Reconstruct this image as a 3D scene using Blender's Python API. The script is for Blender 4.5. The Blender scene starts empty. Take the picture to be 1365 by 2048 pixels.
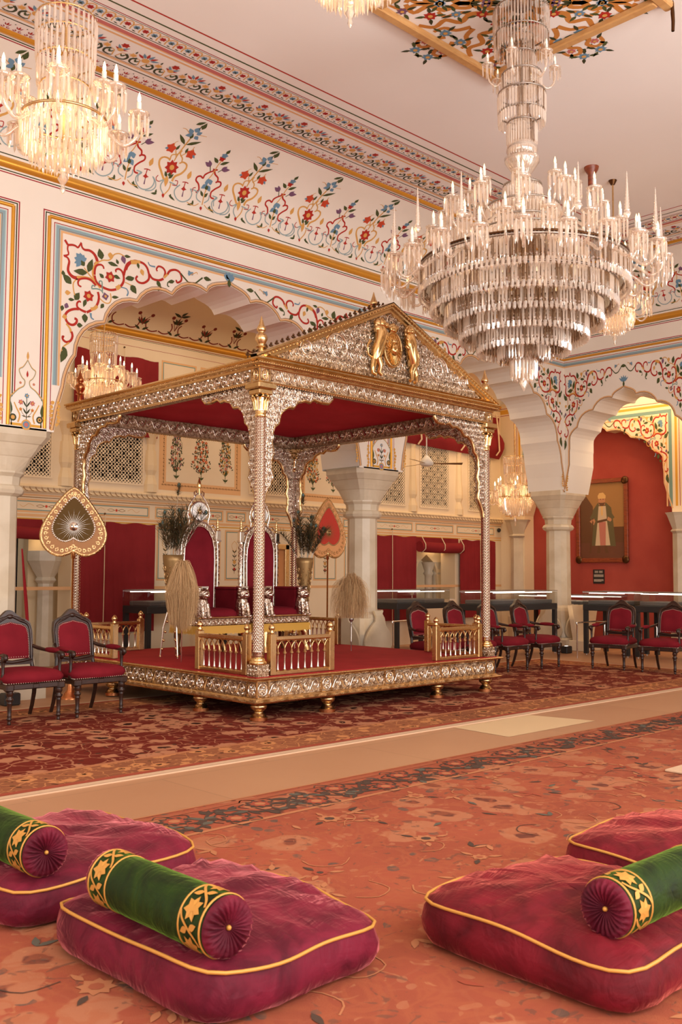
import bpy, math, random
from math import sin, cos, pi, sqrt, atan2, radians
from mathutils import Vector, Matrix
random.seed(7)
SC = bpy.context.scene
COL = SC.collection

# ------------------------------------------------------------------ camera
cd = bpy.data.cameras.new('camera'); cam = bpy.data.objects.new('camera', cd); COL.objects.link(cam)
SC.camera = cam
cd.sensor_fit = 'VERTICAL'; cd.sensor_height = 36.0; cd.sensor_width = 24.0
cd.lens = 1939.23 / 2048 * 36.0
cd.clip_start = 0.05; cd.clip_end = 120
YAW, PITCH, ROLL, EYE = .8038, .0652, .0049, 1.4
_F = Vector((cos(PITCH)*cos(YAW), cos(PITCH)*sin(YAW), sin(PITCH)))
_r = Vector((sin(YAW), -cos(YAW), 0)); _u = _r.cross(_F)
_R = cos(ROLL)*_r + sin(ROLL)*_u; _U = -sin(ROLL)*_r + cos(ROLL)*_u
cam.matrix_world = Matrix(((_R.x, _U.x, -_F.x, 0), (_R.y, _U.y, -_F.y, 0), (_R.z, _U.z, -_F.z, EYE), (0, 0, 0, 1)))
cd.dof.use_dof = True; cd.dof.focus_distance = 10.0; cd.dof.aperture_fstop = 7.0

# ------------------------------------------------------------------ world, light, exposure
SC.view_settings.view_transform = 'Standard'; SC.view_settings.look = 'None'
SC.view_settings.gamma = 1.0; SC.view_settings.use_curve_mapping = False
SC.view_settings.exposure = -0.18
w = bpy.data.worlds.new('world'); SC.world = w; w.use_nodes = True
w.node_tree.nodes['Background'].inputs[0].default_value = (1.0, 0.96, 0.94, 1)
w.node_tree.nodes['Background'].inputs[1].default_value = .8
SC.cycles.use_denoising = True
SC.cycles.max_bounces = 8; SC.cycles.diffuse_bounces = 4; SC.cycles.glossy_bounces = 3
SC.cycles.transmission_bounces = 4; SC.cycles.transparent_max_bounces = 24
SC.cycles.caustics_reflective = False; SC.cycles.caustics_refractive = False
SC.cycles.sample_clamp_indirect = 6.0

def area(name, loc, target, sx, sy, power, col):
    l = bpy.data.lights.new(name, 'AREA'); l.shape = 'RECTANGLE'; l.size = sx; l.size_y = sy
    l.energy = power; l.color = col
    o = bpy.data.objects.new(name, l); COL.objects.link(o); o.location = loc
    d = Vector(target) - Vector(loc); o.rotation_euler = d.to_track_quat('-Z', 'Y').to_euler()
    return o
def point(name, loc, power, col, r=.15):
    l = bpy.data.lights.new(name, 'POINT'); l.energy = power; l.color = col; l.shadow_soft_size = r
    o = bpy.data.objects.new(name, l); COL.objects.link(o); o.location = loc; return o
def spot(name, loc, target, power, col, ang=70, blend=.6, r=.05):
    l = bpy.data.lights.new(name, 'SPOT'); l.energy = power; l.color = col; l.spot_size = radians(ang); l.spot_blend = blend; l.shadow_soft_size = r
    o = bpy.data.objects.new(name, l); COL.objects.link(o); o.location = loc
    d = Vector(target) - Vector(loc); o.rotation_euler = d.to_track_quat('-Z', 'Y').to_euler()
    return o
DAY = (1.0, .96, .94); WARM = (1.0, .72, .43)
# daylight through the open arcade on the camera side
area('daylight_arcade', (5.5, -1.6, 2.6), (6.5, 8.0, 3.6), 12, 4.2, 900, DAY)
area('daylight_side', (-3.6, 3.6, 2.8), (8.0, 6.0, 3.2), 7, 4.0, 230, DAY)
area('daylight_high', (4.5, -1.3, 4.4), (5.0, 6.0, 7.2), 11, 1.2, 640, DAY)
# warm lamps of the galleries
area('gallery_lamp', (8.5, 12.2, 5.6), (8.5, 12.2, 0), 8, 1.2, 62, WARM)
area('gallery_lamp_end', (15.0, 12.2, 5.6), (15.0, 12.3, 0), 4, 1.2, 75, WARM)
area('side_gallery_lamp', (17.0, 8.5, 5.3), (17.2, 9.0, 0), 1.2, 6, 170, WARM)

# ------------------------------------------------------------------ materials
def lin(c):
    if isinstance(c, str): c = tuple(int(c[i:i+2], 16) for i in (0, 2, 4))
    return tuple((x/255/12.92 if x/255 <= .04045 else ((x/255+.055)/1.055)**2.4) for x in c) + (1,)
MATS = {}
def pmat(name, col, rough=.6, metal=0, spec=.4, sheen=0, **k):
    m = bpy.data.materials.new(name); m.use_nodes = True; b = m.node_tree.nodes['Principled BSDF']
    b.inputs['Base Color'].default_value = lin(col); b.inputs['Roughness'].default_value = rough
    b.inputs['Metallic'].default_value = metal; b.inputs['Specular IOR Level'].default_value = spec
    if sheen:
        b.inputs['Sheen Weight'].default_value = sheen; b.inputs['Sheen Roughness'].default_value = k.get('sheen_rough', .35)
        b.inputs['Sheen Tint'].default_value = lin(k.get('sheen_col', (255, 255, 255)))
    MATS[name] = m; return m
def nd(m, t, **kw):
    n = m.node_tree.nodes.new(t)
    for k, v in kw.items():
        if k.startswith('i_'): n.inputs[k[2:].replace('_', ' ')].default_value = v
        else: setattr(n, k, v)
    return n
def lk(m, a, b): m.node_tree.links.new(a, b)
def bsdf(m): return m.node_tree.nodes['Principled BSDF']
def ramp(m, fac, stops, interp='LINEAR'):
    r = nd(m, 'ShaderNodeValToRGB'); r.color_ramp.interpolation = interp
    e = r.color_ramp.elements
    while len(e) < len(stops): e.new(.5)
    for q, (p, c) in zip(e, stops):
        q.position = p; q.color = lin(c)
    lk(m, fac, r.inputs[0]); return r.outputs[0]
def coords(m, scale=(1, 1, 1), obj=True, rot=(0, 0, 0)):
    tc = nd(m, 'ShaderNodeTexCoord'); mp = nd(m, 'ShaderNodeMapping')
    mp.inputs['Scale'].default_value = scale; mp.inputs['Rotation'].default_value = rot
    lk(m, tc.outputs['Object' if obj else 'Generated'], mp.inputs[0]); return mp.outputs[0]
def noise(m, vec, scale, detail=3, dist=0, rough=.5):
    n = nd(m, 'ShaderNodeTexNoise'); n.inputs['Scale'].default_value = scale; n.inputs['Detail'].default_value = detail
    n.inputs['Distortion'].default_value = dist; n.inputs['Roughness'].default_value = rough
    lk(m, vec, n.inputs['Vector']); return n.outputs['Fac']
def voro(m, vec, scale, feature='F1', out='Distance', rnd=1.0):
    n = nd(m, 'ShaderNodeTexVoronoi', feature=feature); n.inputs['Scale'].default_value = scale
    n.inputs['Randomness'].default_value = rnd
    lk(m, vec, n.inputs['Vector']); return n.outputs[out]
def math_(m, op, a, b=None, c=None):
    n = nd(m, 'ShaderNodeMath', operation=op)
    for i, v in enumerate((a, b, c)):
        if v is None: continue
        if isinstance(v, (int, float)): n.inputs[i].default_value = v
        else: lk(m, v, n.inputs[i])
    return n.outputs[0]
def mixc(m, fac, a, b):
    n = nd(m, 'ShaderNodeMix', data_type='RGBA')
    if isinstance(fac, (int, float)): n.inputs[0].default_value = fac
    else: lk(m, fac, n.inputs[0])
    for i, v in ((6, a), (7, b)):
        if isinstance(v, (tuple, str)): n.inputs[i].default_value = lin(v)
        else: lk(m, v, n.inputs[i])
    return n.outputs[2]
def bump(m, h, strength=.3, dist=.01, base=None):
    b = nd(m, 'ShaderNodeBump'); b.inputs['Strength'].default_value = strength; b.inputs['Distance'].default_value = dist
    lk(m, h, b.inputs['Height'])
    if base is not None: lk(m, base, b.inputs['Normal'])
    lk(m, b.outputs[0], bsdf(m).inputs['Normal']); return b.outputs[0]
def setc(m, c): lk(m, c, bsdf(m).inputs['Base Color'])

# plaster: faint mottling
def plaster(name, a, b, sc=.8):
    m = pmat(name, a, .75, spec=.25); v = coords(m)
    setc(m, ramp(m, noise(m, v, sc, 4), [(.3, b), (.7, a)]))
    bump(m, noise(m, v, 40, 2), .05, .002); return m
plaster('cream', (240, 230, 216), (234, 222, 206))
plaster('white_plaster', (240, 234, 224), (232, 224, 212))
plaster('ceiling_plaster', (243, 235, 228), (236, 227, 218), .35)
plaster('buff', (236, 212, 172), (228, 200, 158))
plaster('buff_pale', (236, 216, 184), (228, 204, 170))
def marble():
    m = pmat('marble', (224, 212, 192), .38, spec=.4); v = coords(m)
    n1 = noise(m, v, 2.2, 5, .6); n2 = noise(m, v, 14, 3)
    c = ramp(m, n1, [(.25, (188, 168, 138)), (.55, (212, 196, 170)), (.8, (220, 206, 182))])
    setc(m, mixc(m, math_(m, 'MULTIPLY', n2, .25), c, (194, 174, 144))); return m
marble()
def redcloth(name, a, b, sc=1.0, rough=.85):
    m = pmat(name, a, rough, spec=.15); v = coords(m, (1, 1, 1))
    setc(m, ramp(m, noise(m, v, 1.6*sc, 4), [(.3, b), (.7, a)]))
    bump(m, noise(m, v, 160, 1), .15, .002); return m
redcloth('curtain_red', (142, 42, 44), (126, 33, 36))
redcloth('wall_red', (172, 76, 62), (158, 64, 52))
redcloth('carpet_red', (164, 42, 42), (148, 34, 34), 2)
redcloth('canopy_red', (204, 60, 74), (182, 46, 60))
redcloth('chair_red', (124, 26, 36), (106, 18, 28), 3)
pmat('red_edge', (165, 30, 40), .8)
PAINT = dict(red=(176, 46, 34), ochre=(214, 160, 86), gold=(216, 160, 60), green=(74, 82, 44), dgreen=(58, 60, 34), teal=(120, 150, 140),
             blue=(108, 142, 164), greyblue=(150, 168, 168), purple=(120, 84, 110), orange=(200, 76, 46), pink=(196, 110, 104), black=(70, 52, 40), brown=(150, 108, 66),
             skyblue=(178, 198, 196), frameblue=(140, 166, 172), vine=(196, 128, 60), crimson=(160, 36, 48), peach=(226, 176, 124), maroon=(128, 44, 30))
for k, c in PAINT.items(): pmat('paint_'+k, c, .6, spec=.25)
def metal(name, col, rough, bscale=None, bs=.4, dark=None):
    m = pmat(name, col, rough, 1.0); v = coords(m)
    n = noise(m, v, 9, 3)
    if dark: setc(m, ramp(m, noise(m, v, 26, 4), [(.36, dark), (.6, col)]))
    mp = nd(m, 'ShaderNodeMapRange'); mp.inputs[3].default_value = rough*.75; mp.inputs[4].default_value = rough*1.3
    lk(m, n, mp.inputs[0]); lk(m, mp.outputs[0], bsdf(m).inputs['Roughness'])
    if bscale:
        h = math_(m, 'SUBTRACT', voro(m, v, bscale, 'SMOOTH_F1'), math_(m, 'MULTIPLY', noise(m, v, bscale*1.7, 2), .6))
        bump(m, h, bs, .012)
    return m
metal('gilt', (216, 180, 128), .26)
metal('gilt_bright', (232, 194, 134), .17)
metal('gilt_relief', (206, 168, 118), .3, 60, .45)
metal('silver', (230, 218, 204), .2)
metal('silver_bright', (246, 242, 236), .38)
metal('silver_relief', (222, 208, 194), .26, 55, .6, (150, 120, 96))
metal('silver_ground', (190, 166, 140), .34, 90, .7, (120, 88, 60))
metal('dull_silver', (170, 160, 150), .35)
metal('chrome', (220, 218, 214), .12)
metal('copper', (206, 134, 88), .28)
metal('bronze_dark', (96, 66, 42), .35)
def wood(name, a, b):
    m = pmat(name, a, .35, spec=.5); v = coords(m, (6, 6, 30))
    setc(m, ramp(m, noise(m, v, 1.2, 4, 1.0), [(.3, b), (.7, a)])); return m
wood('dark_wood', (62, 34, 22), (34, 18, 12))
wood('frame_wood', (150, 70, 34), (110, 46, 22))
wood('beam_wood', (206, 158, 100), (190, 138, 82))
pmat('black_metal', (40, 36, 34), .45); pmat('charcoal', (44, 42, 42), .5); pmat('grey_board', (112, 106, 102), .7)
pmat('shade_dark', (22, 14, 9), .9); pmat('white_enamel', (228, 220, 208), .4); pmat('fringe_gold', (214, 164, 70), .55)
pmat('stud', (222, 204, 184), .35, .7); pmat('rope', (222, 196, 158), .8); pmat('label_black', (34, 26, 22), .6); pmat('label_grey', (190, 170, 150), .7)
pmat('fly_hair', (222, 184, 136), .75, spec=.2); pmat('fly_hair_dark', (190, 150, 104), .75, spec=.2)
pmat('feather_brown', (98, 78, 46), .7); pmat('feather_green', (44, 70, 50), .35, .3); pmat('feather_blue', (36, 66, 96), .3, .3); pmat('feather_quill', (206, 190, 168), .6)
pmat('vase_gold', (150, 118, 74), .4, .6); pmat('olive_velvet', (88, 62, 16), .8, sheen=.4)
pmat('light_strip', (255, 250, 240), .5); 
_b = bsdf(MATS['light_strip']); _b.inputs['Emission Color'].default_value = (1, .93, .84, 1); _b.inputs['Emission Strength'].default_value = 3.0
def flame():
    m = pmat('flame', (255, 225, 170), .5); b = bsdf(m); b.inputs['Emission Color'].default_value = (1, .78, .44, 1); b.inputs['Emission Strength'].default_value = 7.0
    m.cycles.emission_sampling = 'NONE'; return m
flame()
def flame2():
    m = pmat('flame_low', (255, 225, 170), .5); b = bsdf(m); b.inputs['Emission Color'].default_value = (1, .72, .4, 1); b.inputs['Emission Strength'].default_value = 1.7
    m.cycles.emission_sampling = 'NONE'; return m
flame2()
MATS['light_strip'].cycles.emission_sampling = 'NONE'
def crystal(name, tint, tr, gl=1.3, body=(250, 240, 228)):
    m = bpy.data.materials.new(name); m.use_nodes = True; nt = m.node_tree; nt.nodes.clear()
    out = nd(m, 'ShaderNodeOutputMaterial'); t = nd(m, 'ShaderNodeBsdfTransparent'); g = nd(m, 'ShaderNodeBsdfGlossy'); d = nd(m, 'ShaderNodeBsdfTranslucent'); df = nd(m, 'ShaderNodeBsdfDiffuse')
    t.inputs[0].default_value = lin(body); g.inputs[0].default_value = lin((255, 250, 244)); g.inputs['Roughness'].default_value = .07
    d.inputs[0].default_value = lin(tint); df.inputs[0].default_value = lin(tint)
    lw = nd(m, 'ShaderNodeLayerWeight'); lw.inputs[0].default_value = .5; fr = math_(m, 'ADD', math_(m, 'MULTIPLY', math_(m, 'POWER', lw.outputs['Facing'], 3.0), .75), .09)
    dd = nd(m, 'ShaderNodeAddShader'); lk(m, d.outputs[0], dd.inputs[0]); lk(m, df.outputs[0], dd.inputs[1])
    m1 = nd(m, 'ShaderNodeMixShader'); m1.inputs[0].default_value = tr; lk(m, dd.outputs[0], m1.inputs[1]); lk(m, t.outputs[0], m1.inputs[2])
    m2 = nd(m, 'ShaderNodeMixShader'); f2 = math_(m, 'MINIMUM', math_(m, 'MULTIPLY', fr, gl), 1.0)
    lk(m, f2, m2.inputs[0]); lk(m, m1.outputs[0], m2.inputs[1]); lk(m, g.outputs[0], m2.inputs[2]); lk(m, m2.outputs[0], out.inputs[0])
    MATS[name] = m
crystal('crystal', (210, 204, 198), .72, 2.2)
crystal('crystal_smoke', (112, 88, 66), .6, 1.5, (216, 194, 168))
crystal('crystal_clear', (222, 214, 204), .8, 1.6)
def glass():
    m = bpy.data.materials.new('case_glass'); m.use_nodes = True; nt = m.node_tree; nt.nodes.clear()
    out = nd(m, 'ShaderNodeOutputMaterial'); t = nd(m, 'ShaderNodeBsdfTransparent'); g = nd(m, 'ShaderNodeBsdfGlossy')
    t.inputs[0].default_value = (.93, .93, .92, 1); g.inputs['Roughness'].default_value = .01
    lw = nd(m, 'ShaderNodeLayerWeight'); fr = math_(m, 'ADD', math_(m, 'MULTIPLY', math_(m, 'POWER', lw.outputs['Facing'], 5.0), .8), .035)
    mx = nd(m, 'ShaderNodeMixShader'); lk(m, fr, mx.inputs[0]); lk(m, t.outputs[0], mx.inputs[1]); lk(m, g.outputs[0], mx.inputs[2]); lk(m, mx.outputs[0], out.inputs[0])
    MATS['case_glass'] = m
glass()
def velvet(name, a, b, sheen_col):
    m = pmat(name, a, .65, spec=.2, sheen=1.0, sheen_col=sheen_col, sheen_rough=.28); v = coords(m)
    n = noise(m, v, 5, 4, 1.2)
    setc(m, ramp(m, n, [(.35, b), (.62, a)]))
    w1 = noise(m, coords(m, (2, 8, 5), True, (0, 0, .5)), 1.2, 3, 1.5); w2 = noise(m, coords(m, (8, 2.4, 5), True, (0, 0, -.3)), 1.2, 3, 1.5)
    h = math_(m, 'ADD', math_(m, 'ABSOLUTE', math_(m, 'SUBTRACT', w1, .5)), math_(m, 'ABSOLUTE', math_(m, 'SUBTRACT', w2, .5)))
    bump(m, math_(m, 'ADD', math_(m, 'MULTIPLY', h, 1.0), math_(m, 'MULTIPLY', noise(m, v, 300, 1), .02)), .35, .03); return m
velvet('velvet_wine', (114, 24, 44), (78, 12, 28), (240, 136, 134))
velvet('velvet_red', (116, 20, 32), (80, 10, 18), (228, 116, 100))
velvet('velvet_green', (34, 56, 8), (14, 26, 4), (130, 160, 60))
pmat('cord_gold', (206, 146, 66), .5, .2)
def stone():
    m = pmat('floor_stone', (180, 130, 94), .45, spec=.35); v = coords(m)
    br = nd(m, 'ShaderNodeTexBrick'); br.inputs['Scale'].default_value = 1.0; br.inputs['Mortar Size'].default_value = .006
    br.inputs['Brick Width'].default_value = 1.9; br.inputs['Row Height'].default_value = .95; br.offset = .5
    br.inputs['Color1'].default_value = lin((182, 134, 98)); br.inputs['Color2'].default_value = lin((168, 118, 84)); br.inputs['Mortar'].default_value = lin((150, 108, 76))
    lk(m, v, br.inputs['Vector'])
    setc(m, mixc(m, math_(m, 'MULTIPLY', noise(m, v, 1.3, 5), .5), br.outputs[0], (190, 144, 106))); return m
stone()
pmat('lit_patch', (216, 184, 140), .5)

def carpet(name, base, light, dark, blue, sc, thr, stems=.75):
    """hand-knotted floral field: rosettes, leaves and stems over a mottled ground"""
    m = pmat(name, base, .95, spec=.08); v0 = coords(m)
    d = nd(m, 'ShaderNodeTexNoise'); d.inputs['Scale'].default_value = 3.0*sc; d.inputs['Detail'].default_value = 2; lk(m, v0, d.inputs['Vector'])
    va = nd(m, 'ShaderNodeVectorMath', operation='MULTIPLY_ADD'); va.inputs[1].default_value = (.22/sc, .22/sc, 0)
    lk(m, d.outputs['Color'], va.inputs[0]); lk(m, v0, va.inputs[2]); v = va.outputs[0]
    g = ramp(m, noise(m, v0, 1.1, 5), [(.3, base), (.7, tuple(min(255, int(x*1.16)) for x in base))])
    # rosettes
    r1 = voro(m, v, 2.6*sc); n1 = noise(m, v, 9*sc, 2)
    ring = math_(m, 'SUBTRACT', r1, math_(m, 'MULTIPLY', n1, .28))
    c = mixc(m, ramp(m, ring, [(.0, (255,)*3), (thr, (255,)*3), (thr+.03, (0,)*3)]), g, light)
    c = mixc(m, ramp(m, ring, [(.02, (255,)*3), (.05, (0,)*3)]), c, dark)
    # small leaves
    r2 = voro(m, v, 6.2*sc); n2 = noise(m, v0, 3.1*sc, 2)
    lf = math_(m, 'MULTIPLY', math_(m, 'LESS_THAN', r2, .26), math_(m, 'GREATER_THAN', n2, .54))
    c = mixc(m, math_(m, 'MULTIPLY', lf, .8), c, blue)
    r3 = voro(m, v, 11*sc); lf2 = math_(m, 'MULTIPLY', math_(m, 'LESS_THAN', r3, .3), math_(m, 'LESS_THAN', n2, .46))
    c = mixc(m, math_(m, 'MULTIPLY', lf2, .7), c, light)
    # stems
    e = voro(m, v, 3.4*sc, 'DISTANCE_TO_EDGE'); st = math_(m, 'LESS_THAN', e, .022)
    c = mixc(m, math_(m, 'MULTIPLY', st, stems), c, light)
    return m, c, v0
m, c, v = carpet('rug_wine', (100, 36, 26), (178, 120, 88), (52, 26, 18), (70, 42, 30), 1.5, .27); setc(m, c)
bump(m, noise(m, v, 240, 1), .3, .004)
m, c, v = carpet('rug_wine_border', (134, 82, 56), (196, 132, 84), (60, 34, 18), (62, 36, 22), 2.1, .2); setc(m, c)
m, c, v = carpet('rug_coral', (142, 74, 54), (170, 108, 78), (108, 62, 50), (92, 80, 70), 1.05, .25, .12)
f = ramp(m, noise(m, v, 4.2, 4, 1.5), [(.46, (0,)*3), (.52, (255,)*3), (.56, (255,)*3), (.62, (0,)*3)])
c = mixc(m, math_(m, 'MULTIPLY', f, .45), c, (164, 92, 62))
f = ramp(m, noise(m, v, 7.5, 3, 2.0), [(.62, (0,)*3), (.66, (255,)*3)])
c = mixc(m, math_(m, 'MULTIPLY', f, .55), c, (96, 72, 60))
f = ramp(m, noise(m, v, 6.0, 3, 2.5), [(.30, (255,)*3), (.36, (0,)*3)])
c = mixc(m, math_(m, 'MULTIPLY', f, .5), c, (184, 126, 88)); setc(m, c)
bump(m, noise(m, v, 240, 1), .3, .004)
pmat('rug_edge', (206, 172, 140), .9, spec=.1)
pmat('rug_plain', (160, 90, 64), .95, spec=.08); pmat('rug_vine', (84, 66, 56), .95, spec=.08); pmat('rug_rose', (158, 78, 58), .95, spec=.08); pmat('rug_sand', (178, 116, 80), .95, spec=.08)
pmat('painting_sky', (158, 112, 62), .45); pmat('painting_dark', (96, 60, 34), .45); pmat('painting_ground', (104, 62, 42), .45); pmat('painting_coat', (96, 84, 52), .45)
pmat('painting_white', (200, 172, 138), .45); pmat('painting_skin', (186, 128, 88), .45); pmat('painting_rose', (182, 110, 92), .45); pmat('painting_turban', (216, 170, 104), .45)

# ------------------------------------------------------------------ mesh builder
class MB:
    def __init__(s):
        s.v = []; s.f = []; s.mi = []; s.sm = []; s.mats = []; s.M = None
    def mid(s, name):
        if name not in s.mats: s.mats.append(name)
        return s.mats.index(name)
    def add(s, vs, fs, mat, smooth=False):
        b = len(s.v); k = s.mid(mat)
        if s.M is not None: vs = [tuple(s.M @ Vector(p)) for p in vs]
        s.v.extend(vs)
        for f in fs:
            s.f.append(tuple(i+b for i in f)); s.mi.append(k); s.sm.append(smooth)
        return s
    def box(s, x0, x1, y0, y1, z0, z1, mat):
        vs = [(x, y, z) for z in (z0, z1) for y in (y0, y1) for x in (x0, x1)]
        return s.add(vs, [(0, 2, 3, 1), (4, 5, 7, 6), (0, 1, 5, 4), (2, 6, 7, 3), (0, 4, 6, 2), (1, 3, 7, 5)], mat)
    def bbox(s, x0, x1, y0, y1, z0, z1, mat, c=.01):
        """box with chamfered vertical and horizontal edges"""
        pr = [(0, c), (c, 0)]
        rings = []
        for z, i in ((z0, c), (z0+c, 0), (z1-c, 0), (z1, c)):
            rings.append([(x0+i+c, y0+i, z), (x1-i-c, y0+i, z), (x1-i, y0+i+c, z), (x1-i, y1-i-c, z), (x1-i-c, y1-i, z), (x0+i+c, y1-i, z), (x0+i, y1-i-c, z), (x0+i, y0+i+c, z)])
        return s.loft(rings, mat, True, True, False)
    def loft(s, rings, mat, cap0=True, cap1=True, smooth=True, closed=True):
        n = len(rings[0]); vs = [p for r in rings for p in r]; fs = []
        for i in range(len(rings)-1):
            for j in range(n if closed else n-1):
                k = (j+1) % n; fs.append((i*n+j, i*n+k, (i+1)*n+k, (i+1)*n+j))
        s.add(vs, fs, mat, smooth)
        if cap0: s.add(rings[0], [tuple(range(n))[::-1]], mat)
        if cap1: s.add(rings[-1], [tuple(range(n))], mat)
        return s
    def lathe(s, prof, mat, c=(0, 0, 0), seg=16, smooth=True, cap=True, flute=0, fn=8, rot=0):
        rings = []
        for r, z in prof:
            ring = []
            for j in range(seg):
                a = 2*pi*j/seg+rot; q = r*(1+flute*cos(fn*a)) if flute else r
                ring.append((c[0]+q*cos(a), c[1]+q*sin(a), c[2]+z))
            rings.append(ring)
        return s.loft(rings, mat, cap, cap, smooth)
    def tube(s, pts, r, mat, seg=8, cap=True, smooth=True, up=(0, 0, 1)):
        pts = [Vector(p) for p in pts]; n = len(pts); rs = r if isinstance(r, (list, tuple)) else [r]*n
        rings = []; ref = None
        for i, p in enumerate(pts):
            t = (pts[min(i+1, n-1)]-pts[max(i-1, 0)]).normalized()
            if ref is None:
                ref = Vector(up) if abs(t.dot(Vector(up))) < .95 else Vector((1, 0, 0))
            a = (ref - t*ref.dot(t)).normalized(); b = t.cross(a); ref = a
            rings.append([tuple(p+(a*cos(2*pi*j/seg)+b*sin(2*pi*j/seg))*rs[i]) for j in range(seg)])
        return s.loft(rings, mat, cap, cap, smooth)
    def ball(s, c, r, mat, seg=12, rings=8, sc=(1, 1, 1), smooth=True):
        vs = [(c[0], c[1], c[2]-r*sc[2])]
        for i in range(1, rings):
            a = -pi/2+pi*i/rings
            for j in range(seg):
                vs.append((c[0]+r*sc[0]*cos(a)*cos(2*pi*j/seg), c[1]+r*sc[1]*cos(a)*sin(2*pi*j/seg), c[2]+r*sc[2]*sin(a)))
        vs.append((c[0], c[1], c[2]+r*sc[2])); fs = []
        for j in range(seg):
            fs.append((0, 1+(j+1) % seg, 1+j)); e = len(vs)-1; o = 1+(rings-2)*seg
            fs.append((o+j, o+(j+1) % seg, e))
        for i in range(rings-2):
            for j in range(seg):
                a = 1+i*seg; k = (j+1) % seg; fs.append((a+j, a+k, a+seg+k, a+seg+j))
        return s.add(vs, fs, mat, smooth)
    def prism(s, poly, d0, d1, mat, axis='y', smooth=False):
        """extrude a 2D outline (u,v) along axis: y -> (u,d,v), x -> (d,u,v), z -> (u,v,d)"""
        f = {'y': lambda u, v, d: (u, d, v), 'x': lambda u, v, d: (d, u, v), 'z': lambda u, v, d: (u, v, d)}[axis]
        n = len(poly); vs = [f(u, v, d0) for u, v in poly]+[f(u, v, d1) for u, v in poly]
        s.add(vs, [(i, (i+1) % n, n+(i+1) % n, n+i) for i in range(n)], mat, smooth)
        return s.add(vs, [tuple(range(n))[::-1], tuple(range(n, 2*n))], mat)
    def strip(s, a, b, mat, smooth=False):
        n = len(a); return s.add(list(a)+list(b), [(i, i+1, n+i+1, n+i) for i in range(n-1)], mat, smooth)
    def mould(s, prof, p0, p1, out, mat, up=(0, 0, 1), smooth=True, caps=True):
        """sweep a profile [(outward, up)] in a straight line p0 -> p1"""
        p0, p1, out, up = Vector(p0), Vector(p1), Vector(out), Vector(up)
        a = [tuple(p0+out*u+up*v) for u, v in prof]; b = [tuple(p1+out*u+up*v) for u, v in prof]
        s.strip(a, b, mat, smooth)
        if caps: s.add(a, [tuple(range(len(a)))], mat); s.add(b, [tuple(range(len(b)))[::-1]], mat)
        return s
    def build(s, name, parent=None, loc=None):
        me = bpy.data.meshes.new(name); me.from_pydata(s.v, [], s.f)
        for k in s.mats: me.materials.append(MATS[k])
        me.polygons.foreach_set('material_index', s.mi); me.polygons.foreach_set('use_smooth', s.sm)
        me.update(); o = bpy.data.objects.new(name, me); COL.objects.link(o)
        if parent is not None: o.parent = parent
        if loc is not None: o.location = loc
        return o
def tag(o, label=None, cat=None, group=None, kind=None):
    if label: o['label'] = label
    if cat: o['category'] = cat
    if group: o['group'] = group
    if kind: o['kind'] = kind
    return o
def thing(name, label, cat, loc=(0, 0, 0), rz=0, group=None):
    o = bpy.data.objects.new(name, None); COL.objects.link(o); o.location = loc; o.rotation_euler = (0, 0, rz)
    o.empty_display_size = .1
    return tag(o, label, cat, group)
def dup(root, loc, rz=None, label=None, group=None, scale=None):
    def cp(o, par):
        c = o.copy(); COL.objects.link(c)
        if par is not None: c.parent = par
        for ch in [x for x in ALLCH.get(o.name, [])]: cp(ch, c)
        return c
    ALLCH = {}
    for o in bpy.data.objects:
        if o.parent is not None: ALLCH.setdefault(o.parent.name, []).append(o)
    r = cp(root, None); r.location = loc
    if rz is not None: r.rotation_euler = (0, 0, rz)
    if scale is not None: r.scale = (scale,)*3
    if label: r['label'] = label
    if group: r['group'] = group
    return r
def structure(mb, name): return tag(mb.build(name), kind='structure')
def smooth_pts(pts, n=4):
    """Catmull-Rom through 2D/3D points"""
    if len(pts) < 3: return [tuple(p) for p in pts]
    P = [Vector(tuple(p)+(0,)*(3-len(p))) for p in pts]; out = []; d = len(pts[0])
    for i in range(len(P)-1):
        a, b, c, e = P[max(i-1, 0)], P[i], P[i+1], P[min(i+2, len(P)-1)]
        for k in range(n):
            t = k/n; q = .5*((2*b)+(c-a)*t+(2*a-5*b+4*c-e)*t*t+(3*b-a-3*c+e)*t**3); out.append(tuple(q)[:d])
    out.append(tuple(P[-1])[:d]); return out

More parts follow.
